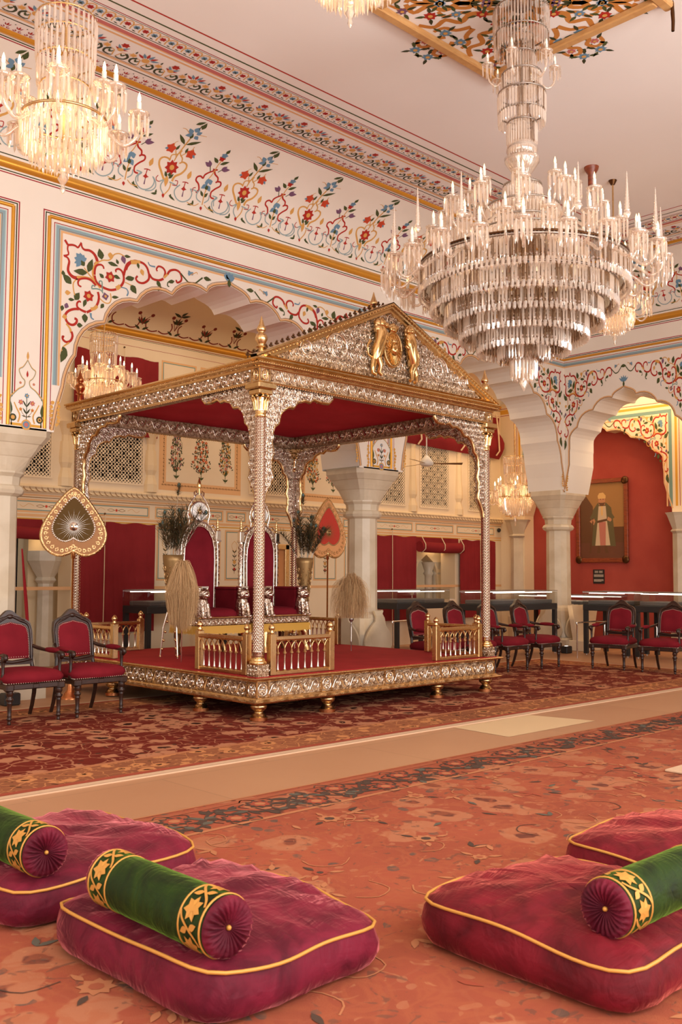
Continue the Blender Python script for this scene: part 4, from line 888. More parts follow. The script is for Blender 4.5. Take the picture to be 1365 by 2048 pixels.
# ---- end wall with the red recess
mb = MB(); mpe = lambda u, d, z: (XE+d, u, z); PE = full_profile([(u*1.385, z-.25) for u, z in PROF_R], 1, 10.99)
arcade(mb, mpe, [('pier', 12.75, YJ, 0), ('arch', PE), ('pier', 7.9, 9.23, 0), ('pier', -3, 7.9, 0)], 5.34, .35, 'buff_pale', 'buff')
P = Paint(mb, lambda u, v, l: (XE-l, u, v)); 
for off, wd, col in ((0, .012, 'crimson'), (.05, .05, 'gold'), (.16, .07, 'teal'), (.26, .03, 'peach')):
    P.band(9.05+off, 12.95-off, 4.9-off-wd, 4.9-off, col, 3); P.band(9.05+off, 9.05+off+wd, 2.8, 4.9-off-wd, col); P.band(12.95-off-wd, 12.95-off, 2.8, 4.9-off-wd, col)
for sg in (1, -1):
    P.ox, P.sx, P.oz, P.sz = 10.99-sg*(1.70-2.43*.72), sg*.72, -.45, .96
    P.draw(SPANDREL, lambda u: u < -.1)
P.ox, P.sx, P.oz, P.sz = 0, 1, 0, 1
outline(P, PE, .02, .03, 'peach')
lily_panel(P, 8.75, 2.75, 1.0); lily_panel(P, 13.12, 2.75, .8)
for z, wd, col in ((5.1, .1, 'gold'), (5.06, .012, 'crimson'), (5.22, .012, 'crimson')): P.band(-3, YJ, z, z+wd, col, 4)
for c in (12.93, 9.05):
    mb.lathe([(.22, 0), (.22, .5), (.15, .6), (.145, 2.25), (.2, 2.3), (.16, 2.34), (.19, 2.42), (.26, 2.6), (.3, 2.66)], 'marble', (XE-.02, c, 0), 8, False)
structure(mb, 'wall_end')
mb = MB(); mb.add([(XE+.36, 5, 0), (XE+.36, YJ, 0), (XE+.36, YJ, 5.3), (XE+.36, 5, 5.3)], [(0, 1, 2, 3)], 'wall_red'); structure(mb, 'wall_recess')
mb = MB()
mb.add([(XB+TH, -3, 5.84), (XE+.4, -3, 5.84), (XE+.4, YA+TH, 5.84), (XB+TH, YA+TH, 5.84)], [(0, 1, 2, 3)], 'buff_pale'); structure(mb, 'ceiling_side')
mb = MB()                                                   # gallery side of the arcades, up to the vault
mb.add([(-4, YA+TH, 5.3), (XB+TH, YA+TH, 5.3), (XB+TH, YA+TH, 6.1), (-4, YA+TH, 6.1)], [(0, 1, 2, 3)], 'cream')
structure(mb, 'wall_spandrel')
# ================================================================== THE PAVILION
def relief(mb, mp, pts, w, h, mat, n=4, w1=None, ends=True):
    """raised, rounded strap following a path on a surface mp(u, v, out)"""
    p = smooth_pts(pts, n); N = len(p); w1 = w if w1 is None else w1
    rows = [[] for _ in range(5)]
    for i, (u, v) in enumerate(p):
        a = p[max(i-1, 0)]; b = p[min(i+1, N-1)]; dx, dy = b[0]-a[0], b[1]-a[1]; L = sqrt(dx*dx+dy*dy) or 1; nx, ny = -dy/L, dx/L
        t = i/(N-1); ww = (w+(w1-w)*t)/2; hh = h*(1-.25*t)
        for k, (q, z) in enumerate(((-1, 0), (-.6, .75), (0, 1), (.6, .75), (1, 0))): rows[k].append(mp(u+nx*ww*q, v+ny*ww*q, hh*z))
    vs = [x for r in rows for x in r]; fs = []
    for k in range(4):
        for i in range(N-1): fs.append((k*N+i, k*N+i+1, (k+1)*N+i+1, (k+1)*N+i))
    mb.add(vs, fs, mat, True)
def rleaf(mb, mp, x, y, a, L, w, h, mat):
    c, s_ = cos(a), sin(a); f = lambda u, v, d: mp(x+u*c-v*s_, y+u*s_+v*c, d)
    vs = [f(0, 0, 0), f(L*.4, w/2, 0), f(L, 0, 0), f(L*.4, -w/2, 0), f(L*.45, 0, h)]
    mb.add(vs, [(0, 4, 1), (1, 4, 2), (2, 4, 3), (3, 4, 0)], mat)
def boss(mb, mp, x, y, r, h, mat, n=8):
    vs = [mp(x, y, h)]; fs = []
    for q, z in ((.55, .8), (1, 0)): vs += [mp(x+r*q*cos(2*pi*i/n), y+r*q*sin(2*pi*i/n), h*z) for i in range(n)]
    for i in range(n): k = (i+1) % n; fs += [(0, 1+i, 1+k), (1+i, n+1+i, n+1+k, 1+k)]
    mb.add(vs, fs, mat, True)
def spiral(cx, cy, r0, r1, a0, turns, sg=1, n=11):
    return [(cx+(r0+(r1-r0)*i/n)*cos(a0+sg*2*pi*turns*i/n), cy+(r0+(r1-r0)*i/n)*sin(a0+sg*2*pi*turns*i/n)) for i in range(n+1)]
def scroll_band(mb, mp, u0, u1, v0, v1, mat, h=.014):
    """running vine of opposed spirals with blossoms and leaves"""
    H = v1-v0; n = max(1, int(round((u1-u0)/(H*.95)))); p = (u1-u0)/n
    for i in range(n):
        c = u0+(i+.5)*p; up = 1 if i % 2 == 0 else -1; m = (v0+v1)/2
        relief(mb, mp, [(c-p*.62, m-up*H*.36), (c-p*.5, m-up*H*.1)]+spiral(c, m, p*.42, p*.12, pi, 1.25, -up), H*.13, h, mat, 3, H*.07)
        boss(mb, mp, c, m, p*.14, h*1.3, mat, 7)
        for k in range(3): rleaf(mb, mp, c+p*.5, m+up*H*.28, up*(-.5+k*.8)+pi*(k == 1), H*.26, H*.13, h, mat)
        rleaf(mb, mp, c-p*.2, m+up*H*.3, up*1.2, H*.2, H*.12, h, mat); rleaf(mb, mp, c+p*.15, m-up*H*.3, -up*1.9, H*.2, H*.12, h, mat)
def inside(poly, x, y):
    r = False; j = len(poly)-1
    for i in range(len(poly)):
        if (poly[i][1] > y) != (poly[j][1] > y) and x < (poly[j][0]-poly[i][0])*(y-poly[i][1])/(poly[j][1]-poly[i][1])+poly[i][0]: r = not r
        j = i
    return r
def fill_scrolls(mb, mp, poly, pitch, mat, h=.014, seed=1):
    R = random.Random(seed); xs = [p[0] for p in poly]; ys = [p[1] for p in poly]; y = min(ys)+pitch*.4; row = 0
    while y < max(ys):
        x = min(xs)+pitch*(.35+.5*(row % 2)); 
        while x < max(xs):
            if inside(poly, x, y):
                q = pitch*.5; ok = sum(inside(poly, x+q*cos(a*pi/3), y+q*sin(a*pi/3)) for a in range(6))
                a0 = R.uniform(0, 6.28); sg = R.choice((-1, 1))
                if ok >= 5:
                    relief(mb, mp, spiral(x, y, q*.95, q*.22, a0, 1.2, sg), q*.3, h, mat, 2, q*.16); boss(mb, mp, x, y, q*.26, h*1.2, mat, 6)
                    for k in range(3): rleaf(mb, mp, x+q*cos(a0+2.1*k), y+q*sin(a0+2.1*k), a0+2.1*k+R.uniform(-.6, .6), q*.6, q*.3, h, mat)
                elif ok >= 2:
                    for k in range(3): rleaf(mb, mp, x, y, a0+2.1*k, q*.6, q*.34, h, mat)
                    boss(mb, mp, x, y, q*.2, h, mat, 6)
            x += pitch
        y += pitch*.86; row += 1

HX, DK = 1.885, .43                                        # half side, deck height
PVX, PVY, RUG = 7.71, 9.07, .0125
pav = thing('pavilion', 'gilded silver canopy pavilion on a low carpeted platform, triangular lion crest on top', 'pavilion', (PVX, PVY, RUG))
ROT = [Matrix.Rotation(k*pi/2, 4, 'Z') for k in range(4)]   # front, right, back, left
OFF = Matrix.Translation((0, 0, -RUG))
def pmb(k=0):
    b = MB(); b.M = OFF @ ROT[k]; return b
fm = lambda y: (lambda u, v, d: (u, -y-d, v))
for k in range(4):
    b = pmb(k); y = HX-.05
    yy = y if k % 2 == 0 else y-.06
    b.box(-yy, yy, -y, -y+.06, .19, .42, 'silver_ground')
    for prof, z in (([(0, 0), (.075, 0), (.08, .014), (.065, .022), (.05, .024), (.03, .034), (.022, .045), (.01, .05), (0, .052)], .183), ([(0, 0), (.012, 0), (.02, .01), (.05, .018), (.085, .022), (.09, .034), (.082, .042), (0, .044)], .382)):
        b.strip([(-y-u, -y-u, z+v) for u, v in prof], [(y+u, -y-u, z+v) for u, v in prof], 'gilt')
    mp = fm(y); c0 = [-1.76, -.86, .86, 1.76]
    for c in (-1.77, -.93, -.0, .93, 1.77):
        relief(b, mp, [(c+.058*cos(a*pi/8), .308+.058*sin(a*pi/8)) for a in range(17)], .016, .016, 'silver', 1); boss(b, mp, c, .308, .02, .02, 'gilt' if abs(c) < .01 else 'silver')
        for a in range(8): rleaf(b, mp, c+.02*cos(a*pi/4), .308+.02*sin(a*pi/4), a*pi/4, .032, .018, .012, 'silver')
        for s in (-.075, .075): b.box(c+s-.006, c+s+.006, -y-.012, -y, .236, .38, 'gilt')
    for a, c in ((-1.68, -1.02), (-.84, -.09), (.09, .84), (1.02, 1.68)): scroll_band(b, mp, a, c, .245, .372, 'silver', .018)
    b.build('platform_panel', pav)
b = pmb(); b.bbox(-HX+.01, HX-.01, -HX+.01, HX-.01, .40, DK, 'carpet_red', .008); b.build('platform_carpet', pav)
b = pmb(); b.box(-HX+.08, HX-.08, -HX+.08, HX-.08, .20, .40, 'dark_wood'); b.build('platform_deck', pav)
FOOT = [(.085, RUG), (.085, .045), (.07, .05), (.062, .07), (.045, .085), (.04, .095), (.05, .105), (.072, .125), (.078, .145), (.07, .165), (.05, .178), (.06, .188), (.06, .2)]
done = set()
for k in range(4):
    for c in (-1.76, -.86, .86, 1.76):
        p = ROT[k] @ Vector((c, -HX+.11, 0)); key = (round(p.x, 1), round(p.y, 1))
        if key in done: continue
        done.add(key); b = MB(); b.M = OFF
        b.lathe(FOOT[:2], 'copper', (p.x, p.y, 0), 18); b.lathe(FOOT[1:], 'gilt', (p.x, p.y, 0), 24, True, True, .05, 12); b.build('foot', pav)
# posts
PC = HX-.11
def diaper(b, x, y, r, z0, z1):
    """rows of small lozenge studs round a shaft"""
    n = 12; dz = .034; k = 0; z = z0+dz/2
    while z < z1:
        for j in range(n):
            a = 2*pi*(j+.5*(k % 2))/n; c, s_ = cos(a), sin(a); q = .0125
            def f(t, w, d, c=c, s_=s_, z=z): return (x+(r+d)*c-t*s_, y+(r+d)*s_+t*c, z+w)
            b.add([f(-q, 0, 0), f(0, -q*1.25, 0), f(q, 0, 0), f(0, q*1.25, 0), f(0, 0, .009)], [(0, 1, 4), (1, 2, 4), (2, 3, 4), (3, 0, 4)], 'silver')
        z += dz*.5; k += 1
for sx, sy in ((-1, -1), (1, -1), (1, 1), (-1, 1)):
    x, y = sx*PC, sy*PC
    b = MB(); b.M = OFF; b.lathe([(.047, .62), (.047, 2.96)], 'silver_ground', (x, y, 0), 20); diaper(b, x, y, .047, .63, 2.95); post = b.build('post', pav)
    b = MB(); b.M = OFF; b.box(x-.075, x+.075, y-.075, y+.075, DK, .545, 'silver_ground')
    for k in range(4):
        M0 = Matrix.Translation((x, y, 0)) @ ROT[k]; mp = lambda u, v, d, M0=M0: tuple(M0 @ Vector((u, -.075-d, v)))
        fill_scrolls(b, mp, [(-.07, .44), (.07, .44), (.07, .54), (-.07, .54)], .045, 'silver', .01, k)
    b.lathe([(.08, .545), (.085, .56), (.08, .575), (.066, .58), (.07, .592), (.06, .605), (.05, .61)], 'gilt_bright', (x, y, 0), 20); b.lathe([(.05, .61), (.062, .63), (.05, .66), (.056, .665), (.05, .672)], 'silver', (x, y, 0), 20, True, True, .05, 10)
    b.build('plinth', post)
    b = MB(); b.M = OFF
    b.lathe([(.05, 2.93), (.056, 2.94), (.058, 2.955), (.05, 2.965), (.056, 2.98), (.05, 2.995)], 'gilt_bright', (x, y, 0), 20); b.lathe([(.05, 2.99), (.053, 3.05), (.066, 3.12)], 'silver', (x, y, 0), 20, True, True, .06, 8)
    for j in range(8):
        a = j*pi/4; b.tube([(x+.058*cos(a), y+.058*sin(a), 3.0), (x+.066*cos(a), y+.066*sin(a), 3.08), (x+.085*cos(a), y+.085*sin(a), 3.13), (x+.095*cos(a), y+.095*sin(a), 3.115)], [.012, .016, .017, .01], 'gilt_bright', 6)
        b.ball((x+.08*cos(a+.39), y+.08*sin(a+.39), 3.135), .016, 'gilt_bright', 6, 5)
    b.bbox(x-.085, x+.085, y-.085, y+.085, 3.15, 3.2, 'gilt', .008); b.bbox(x-.115, x+.115, y-.115, y+.115, 3.2, 3.265, 'gilt', .012)
    b.build('capital', post)
# bracket arches
BR = [(.95, 3.262), (.95, 3.235), (.9, 3.19), (.8, 3.188), (.69, 3.205), (.635, 3.168), (.57, 3.178), (.47, 3.15), (.415, 3.083), (.35, 3.085), (.275, 3.04), (.235, 2.983), (.22, 2.906), (.17, 2.87), (.14, 2.8), (.128, 2.7), (.155, 2.6), (.125, 2.53), (.13, 2.43), (.15, 2.35), (.1, 2.27), (.06, 2.19), (.045, 2.12)]
for k in range(4):
    for s in (-1, 1):
        b = pmb(k); half = [(-s*(PC-u), z) for u, z in BR]; poly = half+[(-s*(PC-.04), 2.12), (-s*(PC-.04), 3.262)]
        if s < 0: poly = poly[::-1]
        b.prism(poly, -PC-.022, -PC+.022, 'silver_relief', 'y')
        mpf = lambda u, v, d: (u, -PC-.022-d, v); mpb = lambda u, v, d: (u, -PC+.022+d, v)
        fill_scrolls(b, mpf, poly, .078, 'silver', .016, k*7+s); fill_scrolls(b, mpb, poly, .1, 'silver', .016, k*5+s)
        b.tube([(u, -PC, z-.004) for u, z in half], .024, 'gilt', 6); b.build('bracket_arch', pav)
# entablature
for k in range(4):
    b = pmb(k); y = PC+.06
    q = PC+.06 if k % 2 == 0 else PC-.05; b.box(-q, q, -y, -PC+.05, 3.265, 3.44, 'silver_ground')
    mp = fm(y); mpi = lambda u, v, d: (u, -PC+.05+d, v)
    scroll_band(b, mp, -PC+.1, PC-.1, 3.285, 3.405, 'silver', .016); scroll_band(b, mpi, -PC+.05, PC-.05, 3.29, 3.42, 'silver', .02)
    for c in (-PC, PC):
        relief(b, mp, [(c+.03*cos(a*pi/6), 3.345+.05*sin(a*pi/6)) for a in range(13)], .012, .014, 'gilt', 1); boss(b, mp, c, 3.345, .018, .014, 'silver')
        b.box(c-.068, c-.06, -y-.01, -y, 3.28, 3.41, 'gilt'); b.box(c+.055, c+.062, -y-.01, -y, 3.28, 3.41, 'gilt')
    b.mould([(0, 0), (.014, 0), (.018, .008), (.01, .014), (.01, .022), (0, .024)], (-PC-.06, -y, 3.262), (PC+.06, -y, 3.262), (0, -1, 0), 'gilt', smooth=False)
    q = HX+.03; e = q-y
    prof = [(0, 0), (.012, 0), (.02, .012), (.02, .02), (.045, .026), (.06, .04), (.06, .05), (.08, .055), (e-.02, .066), (e, .08), (e, .095), (0, .1)]
    A = [(-y-u, -y-u, 3.405+v) for u, v in prof]; B_ = [(y+u, -y-u, 3.405+v) for u, v in prof]; b.strip(A, B_, 'gilt', False)
    u = -PC
    while u < PC:                                            # beading
        b.ball((u, -y-.005, 3.262), .0085, 'gilt_bright', 5, 4); u += .033
    u = -HX
    while u < HX: b.ball((u, -y-.058, 3.455), .007, 'gilt_bright', 5, 4); u += .03
    b.build('entablature', pav)
# canopy cloth, slightly sagging, with a raised centre
b = pmb(); N = 24; vs = []
for i in range(N+1):
    for j in range(N+1):
        x, y = -PC+.05+(2*PC-.1)*i/N, -PC+.05+(2*PC-.1)*j/N; e = max(abs(x), abs(y))/PC
        vs.append((x, y, 3.44+.22*(1-e)+.012*sin(x*9)*sin(y*7)-.05*sin(pi*e)))
b.add(vs, [(i*(N+1)+j, (i+1)*(N+1)+j, (i+1)*(N+1)+j+1, i*(N+1)+j+1) for i in range(N) for j in range(N)], 'canopy_red', True); b.build('canopy_cloth', pav)
# pediment
b = pmb(); yp = -HX-.01; apex = 4.40; zb = 3.5; xo = HX+.03
tri = [(-xo, zb), (xo, zb), (0, apex)]
b.prism([(-xo+.12, zb+.0), (xo-.12, zb+.0), (0, apex-.06)], yp+.07, yp+.13, 'silver_ground', 'y')
mp = lambda u, v, d: (u, yp+.07-d, v)
fill_scrolls(b, mp, [(-1.66, 3.55), (1.66, 3.55), (0, 4.31)], .14, 'silver', .036, 3); fill_scrolls(b, mp, [(-1.7, 3.53), (1.7, 3.53), (0, 4.33)], .072, 'silver', .018, 8)
for u in (-1.25, -.8, .8, 1.25):
    r = .17-.08*(abs(u) > 1); zz = 3.6+r; relief(b, mp, spiral(u, zz, r, .03, 0 if u > 0 else pi, 1.6, 1 if u > 0 else -1, 16), .035, .045, 'silver', 3, .02); boss(b, mp, u, zz, .03, .05, 'silver')
sl = (apex-zb)/xo; L = sqrt(1+sl*sl); nx, nz = sl/L, 1/L
for s in (-1, 1):                                            # raking cornice
    prof = [(.0, .0), (.02, .0), (.025, .02), (.05, .03), (.05, .055), (.075, .065), (.08, .085), (.1, .095), (.1, .115), (.0, .12)]
    A = [(s*(xo+.02)-s*nx*(.125-v), yp+.10-u, zb-nz*(.125-v)+.03) for u, v in prof]; B_ = [(0, yp+.10-u, apex+.01-(.125-v)*L) for u, v in prof]
    b.strip(A, B_, 'gilt', False); b.add([A[0], A[-1], B_[-1], B_[0]], [(0, 1, 2, 3)], 'gilt')
    A2 = [(s*(xo+.02), yp, zb+.015), (s*(xo+.02), yp+.16, zb+.015)]; B2_ = [(0, yp, apex+.01), (0, yp+.16, apex+.01)]; b.strip(A2, B2_, 'gilt')
    n = 44
    for i in range(n): t = (i+.5)/n; b.ball((s*xo*(1-t), yp-.002, zb+(apex-zb)*t-.025), .010, 'gilt_bright', 5, 4)
b.mould([(0, 0), (.05, .0), (.08, .02), (.0, .06)], (-xo+.1, yp+.06, zb-.005), (xo-.1, yp+.06, zb-.005), (0, -1, 0), 'gilt_bright', smooth=False)
b.box(-xo+.1, xo-.1, yp+.13, yp+.16, zb, zb+.02, 'gilt'); b.prism([(-xo+.12, zb), (xo-.12, zb), (0, apex-.06)], yp+.13, yp+.15, 'gilt', 'y')
ped = b.build('pediment', pav)
b = pmb(); em = lambda u, v, d: (u, yp+.03-d, v)              # sun in glory between two rampant lions
zc = 3.88
relief(b, em, [(.135*cos(a*pi/10), zc+.19*sin(a*pi/10)) for a in range(21)], .035, .04, 'gilt', 1)
b.add([em(0, zc, .02)]+[em(.12*cos(a*pi/12), zc+.175*sin(a*pi/12), .02) for a in range(24)], [(0, 1+a, 1+(a+1) % 24) for a in range(24)], 'gilt')
for a in range(26):
    t = 2*pi*a/26; f2 = lambda u, v, d: em(u, v, d+.02)
    relief(b, f2, [(.05*cos(t), zc+.075*sin(t)), (.085*cos(t+.06), zc+.125*sin(t+.06)), (.118*cos(t), zc+.172*sin(t))], .018, .022, 'gilt_bright', 2, .006)
b.ball((0, yp-.01, zc), .055, 'gilt_bright', 14, 10, (1, .75, 1.25)); b.ball((0, yp-.045, zc-.005), .012, 'gilt_bright', 8, 6, (.8, 1, 2)); b.ball((-.02, yp-.035, zc+.02), .009, 'gilt', 6, 5); b.ball((.02, yp-.035, zc+.02), .009, 'gilt', 6, 5); b.ball((0, yp-.036, zc-.035), .012, 'gilt', 8, 5, (1.4, 1, .5))
b.lathe([(.03, .06), (.05, .07), (.04, .1)], 'gilt', (0, yp, zc), 12)
for u in (-.06, -.03, 0, .03, .06): b.ball((u, yp+.01, zc+.27-abs(u)*.4), .025, 'gilt', 8, 6)
b.ball((0, yp+.01, zc+.225), .06, 'gilt_bright', 12, 8, (1.1, .6, .8))
for s in (-1, 1):
    Q = lambda x, z, d=0: (s*x, yp-d, zc+z)
    b.tube([Q(.30, -.18), Q(.29, -.08, .02), Q(.25, .04, .03), Q(.23, .13, .03), Q(.23, .2, .02)], [.045, .07, .068, .075, .055], 'gilt_bright', 10)
    for a in range(9): b.ball(Q(.235+.055*cos(a*.7), .215+.06*sin(a*.7), .015), .032, 'gilt', 7, 5)
    b.ball(Q(.225, .235, .04), .052, 'gilt_bright', 10, 8); b.ball(Q(.18, .222, .06), .032, 'gilt_bright', 8, 6); b.ball(Q(.16, .222, .05), .016, 'gilt', 6, 5)
    for dz in (0, .06): b.ball(Q(.235+.02, .18+dz, .01), .06, 'gilt', 9, 7)
    for q in (.215, .255): b.ball(Q(q, .29, .03), .016, 'gilt', 6, 5)
    b.tube([Q(.24, .12, .04), Q(.19, .11, .05), Q(.15, .15, .045)], [.03, .025, .018], 'gilt_bright', 8); b.tube([Q(.23, .06, .04), Q(.17, .03, .05), Q(.145, .06, .045)], [.03, .024, .018], 'gilt_bright', 8)
    b.tube([Q(.29, -.15, .03), Q(.25, -.22, .04), Q(.27, -.3, .03), Q(.23, -.32, .035)], [.05, .035, .024, .02], 'gilt_bright', 8); b.tube([Q(.31, -.16, .0), Q(.345, -.24, .02), Q(.35, -.31, .02), Q(.31, -.33, .03)], [.045, .032, .022, .02], 'gilt_bright', 8)
    b.tube([Q(.33, -.15), Q(.4, -.12), Q(.41, -.02), Q(.37, .04)], [.014, .012, .012, .018], 'gilt_bright', 6)
b.build('crest_emblem', ped)
for i in range(26):                                          # trefoil cresting behind the raking cornice
    for s in (-1, 1):
        b = pmb(); t = (i+.5)/26; x, z = s*xo*(1-t), zb+(apex-zb)*t+.02
        for dx, dz in ((-.014, .012), (.014, .012), (0, .034)): b.ball((x+dx, yp+.2, z+dz), .013, 'bronze_dark', 6, 5)
        b.tube([(x, yp+.2, z-.03), (x, yp+.2, z+.02)], .007, 'bronze_dark', 5); b.build('trefoil', ped)
FIN = [(.03, 0), (.03, .12), (.035, .125), (.055, .13), (.055, .135), (.03, .14), (.04, .16), (.062, .2), (.066, .225), (.055, .255), (.03, .275), (.028, .28), (.045, .295), (.05, .315), (.046, .33), (.03, .36), (.014, .41), (.003, .45)]
for x, y, z in ((-PC, -PC, 3.5), (PC, -PC, 3.5), (PC, PC, 3.5), (-PC, PC, 3.5), (0, -HX+.3, 4.15)):
    b = MB(); b.M = OFF; b.lathe([(r*.95, q*.97) for r, q in FIN], 'gilt' if y < 0 else 'copper', (x, y, z), 16); b.build('finial', pav)
b = MB(); b.M = OFF; b.tube([(0, -HX+.16, 4.15), (0, -HX+.42, 4.15)], .03, 'bronze_dark', 8); b.box(-.03, .03, -HX+.14, -HX+.36, 3.6, 4.16, 'bronze_dark'); b.build('ridge_post', pav)
# railings
def railing(k, u0, u1):
    b = pmb(k); y = -HX+.10; z0, z1 = DK, .79
    b.box(u0, u1, y-.03, y+.03, .765, .80, 'gilt'); b.mould([(0, 0), (.03, 0), (.04, .012), (.04, .035), (0, .04)], (u0+.03, y, .76), (u1-.03, y, .76), (0, -1, 0), 'gilt', smooth=False); b.mould([(0, 0), (.03, 0), (.04, .012), (.04, .035), (0, .04)], (u0+.03, y, .76), (u1-.03, y, .76), (0, 1, 0), 'gilt', smooth=False); r = b.build('railing', pav)
    b = pmb(k); b.bbox(u0, u1, y-.022, y+.022, z0, z0+.035, 'gilt', .004); b.build('bottom_rail', r)
    for u in (u0, u1): b = pmb(k); b.bbox(u-.035, u+.035, y-.035, y+.035, z0, .83, 'gilt', .006); b.build('newel', r)
    for u in (u0, u1):
        b = pmb(k); b.lathe([(.02, .83), (.03, .845), (.016, .855), (.03, .875), (.034, .89), (.024, .91), (.01, .925), (.003, .93)], 'gilt', (u, y, 0), 12); b.build('knob', r)
    n = 8; du = (u1-u0-.07)/n
    for i in range(n):
        c = u0+.035+du*(i+.5); b = pmb(k)
        b.bbox(c-.013, c+.013, y-.013, y+.013, z0+.03, z0+.05, 'gilt', .003); b.lathe([(.012, .48), (.009, .50), (.009, .615), (.013, .63)], 'silver', (c, y, 0), 8)
        b.bbox(c-.014, c+.014, y-.014, y+.014, .63, .648, 'gilt', .003)
        for s in (-1, 1):
            pts = [(min(max(c+s*du*(1-cos(q*pi/12)), u0+.03), u1-.03), y+s*.005, .645+.118*sin(q*pi/12)) for q in range(7)]; b.tube(pts, .007, 'gilt', 5)
        b.build('baluster', r)
for k in range(4):
    for s in (-1, 1): railing(k, *sorted((s*(PC-.16), s*(PC-.94))))

# ------------------------------------------------------------------ thrones
def make_throne(label, x, y):
    t = thing('throne', label, 'throne', (x, y, DK), 0, 'pair of silver thrones')
    b = MB(); hw, d0 = .39, -.60                              # local z=0 is the carpet
    b.bbox(-hw, hw, d0, .02, .36, .45, 'silver_ground', .01)
    for k, (L, M0) in enumerate(((hw, Matrix.Identity(4)), (.3, Matrix.Translation((0, -.29, 0)) @ ROT[1]), (.3, Matrix.Translation((0, -.29, 0)) @ ROT[3]))):
        off = -d0 if k == 0 else hw; mp = lambda u, v, d, M0=M0, off=off: tuple(M0 @ Vector((u, -off-d, v))); scroll_band(b, mp, -L+.02, L-.02, .37, .44, 'silver', .01)
    b.mould([(0, 0), (.015, .0), (.02, .01), (.0, .02)], (-hw, d0, .45), (hw, d0, .45), (0, -1, 0), 'gilt'); b.build('seat_frame', t)
    b = MB(); R = random.Random(3)
    for (xa, ya, xb, yb) in ((-hw, d0, hw, d0), (-hw, d0, -hw, 0), (hw, d0, hw, 0)):
        n = 60
        for i in range(n):
            t0, t1 = i/n, (i+.75)/n; q = R.uniform(.004, .02); ex = .012*(1 if xa > 0 else -1) if xa == xb else 0; ey = -.012 if ya == yb else 0
            p = [(xa+(xb-xa)*u+ex*v, ya+(yb-ya)*u+ey*v, z) for u, v, z in ((t0, 0, .36), (t1, 0, .36), (t1, 1.4, .25+q), (t0, 1.4, .25+q))]
            b.add(p, [(0, 1, 2, 3)], 'fringe_gold')
    b.box(-hw+.005, hw-.005, d0+.005, 0, .27, .36, 'fringe_gold'); f = b.build('fringe', t); f['kind'] = 'stuff'
    b = MB(); rings = []
    for q, z in ((.97, .45), (1.0, .475), (.96, .51), (.8, .545), (.5, .565), (.15, .57)): rings.append([(px, -.27+py, z) for px, py, _ in rrect((hw-.06)*q, .27*q, .25, 0, 32)])
    b.loft(rings, 'chair_red', False, True, True); b.build('seat_cushion', t)
    for sx in (-1, 1):
        b = MB(); b.bbox(sx*.30-.045, sx*.30+.045, -.46, -.0, .45, .80, 'chair_red', .02); b.bbox(sx*.30-.06, sx*.30+.06, -.47, -.0, .78, .82, 'chair_red', .015); b.build('armrest', t)
        b = MB(); c = (sx*.30, -.53)                          # seated lion carved on the arm front
        b.loft([[(c[0]+px, c[1]+py, z) for px, py, _ in rrect(rx, ry, .8, 0, 16)] for rx, ry, z in ((.06, .06, .45), (.072, .075, .5), (.075, .08, .58), (.065, .07, .66), (.05, .05, .7))], 'silver_relief', False, True, True)
        b.ball((c[0], c[1]-.025, .735), .078, 'silver_relief', 14, 10); b.ball((c[0], c[1]-.09, .72), .042, 'silver', 10, 8, (1, .9, .8)); b.ball((c[0], c[1]-.125, .735), .014, 'silver', 6, 5)
        for s in (-1, 1): b.ball((c[0]+s*.055, c[1]-.02, .80), .022, 'silver', 7, 5); b.tube([(c[0]+s*.035, c[1]-.05, .62), (c[0]+s*.04, c[1]-.075, .52), (c[0]+s*.04, c[1]-.085, .475)], [.03, .026, .028], 'silver_relief', 8); b.ball((c[0]+s*.04, c[1]-.105, .468), .028, 'silver', 8, 6, (1, 1.3, .7))
        for a in range(10): t_ = 2*pi*a/10; b.ball((c[0]+.066*cos(t_), c[1]-.02, .735+.066*sin(t_)), .026, 'silver_relief', 7, 5)
        b.box(c[0]-.05, c[0]+.05, c[1]-.06, c[1]+.05, .812, .83, 'silver'); b.build('arm_lion', t)
    b = MB()
    ap = [(.222, .5), (.23, 1.15), (.224, 1.3), (.19, 1.43), (.13, 1.52), (.06, 1.565)]; arch = [(-u, z) for u, z in ap]+[(0, 1.575)]+ap[::-1]
    b.prism(arch, -.04, .02, 'chair_red', 'y'); b.build('backrest', t)
    b = MB(); out = [(-u*1.22, z+.04*(z > 1.2)+(.02 if z > 1.4 else 0)) for u, z in ap]+[(0, 1.64)]+[(u*1.22, z+.04*(z > 1.2)+(.02 if z > 1.4 else 0)) for u, z in ap[::-1]]
    for d in (-.045, .03): b.strip([(u, d, z) for u, z in arch], [(u, d, z) for u, z in out], 'silver_ground')
    b.strip([(u, -.045, z) for u, z in out], [(u, .03, z) for u, z in out], 'silver'); b.strip([(u, -.045, z) for u, z in arch], [(u, .03, z) for u, z in arch], 'silver')
    mp = lambda u, v, d: (u, -.045-d, v); mid = [((a[0]+c[0])/2, (a[1]+c[1])/2) for a, c in zip(arch, out)]
    for i in range(24):
        q = i/24*(len(mid)-1); j = int(q); f_ = q-j; u, v = mid[j][0]*(1-f_)+mid[j+1][0]*f_, mid[j][1]*(1-f_)+mid[j+1][1]*f_
        relief(b, mp, spiral(u, v, .024, .006, i, 1, 1 if i % 2 else -1, 7), .01, .008, 'silver', 2)
    b.tube([(u, -.05, z) for u, z in arch], .008, 'silver', 6); b.tube([(u, -.05, z) for u, z in out], .009, 'silver', 6); bf = b.build('back_frame', t)
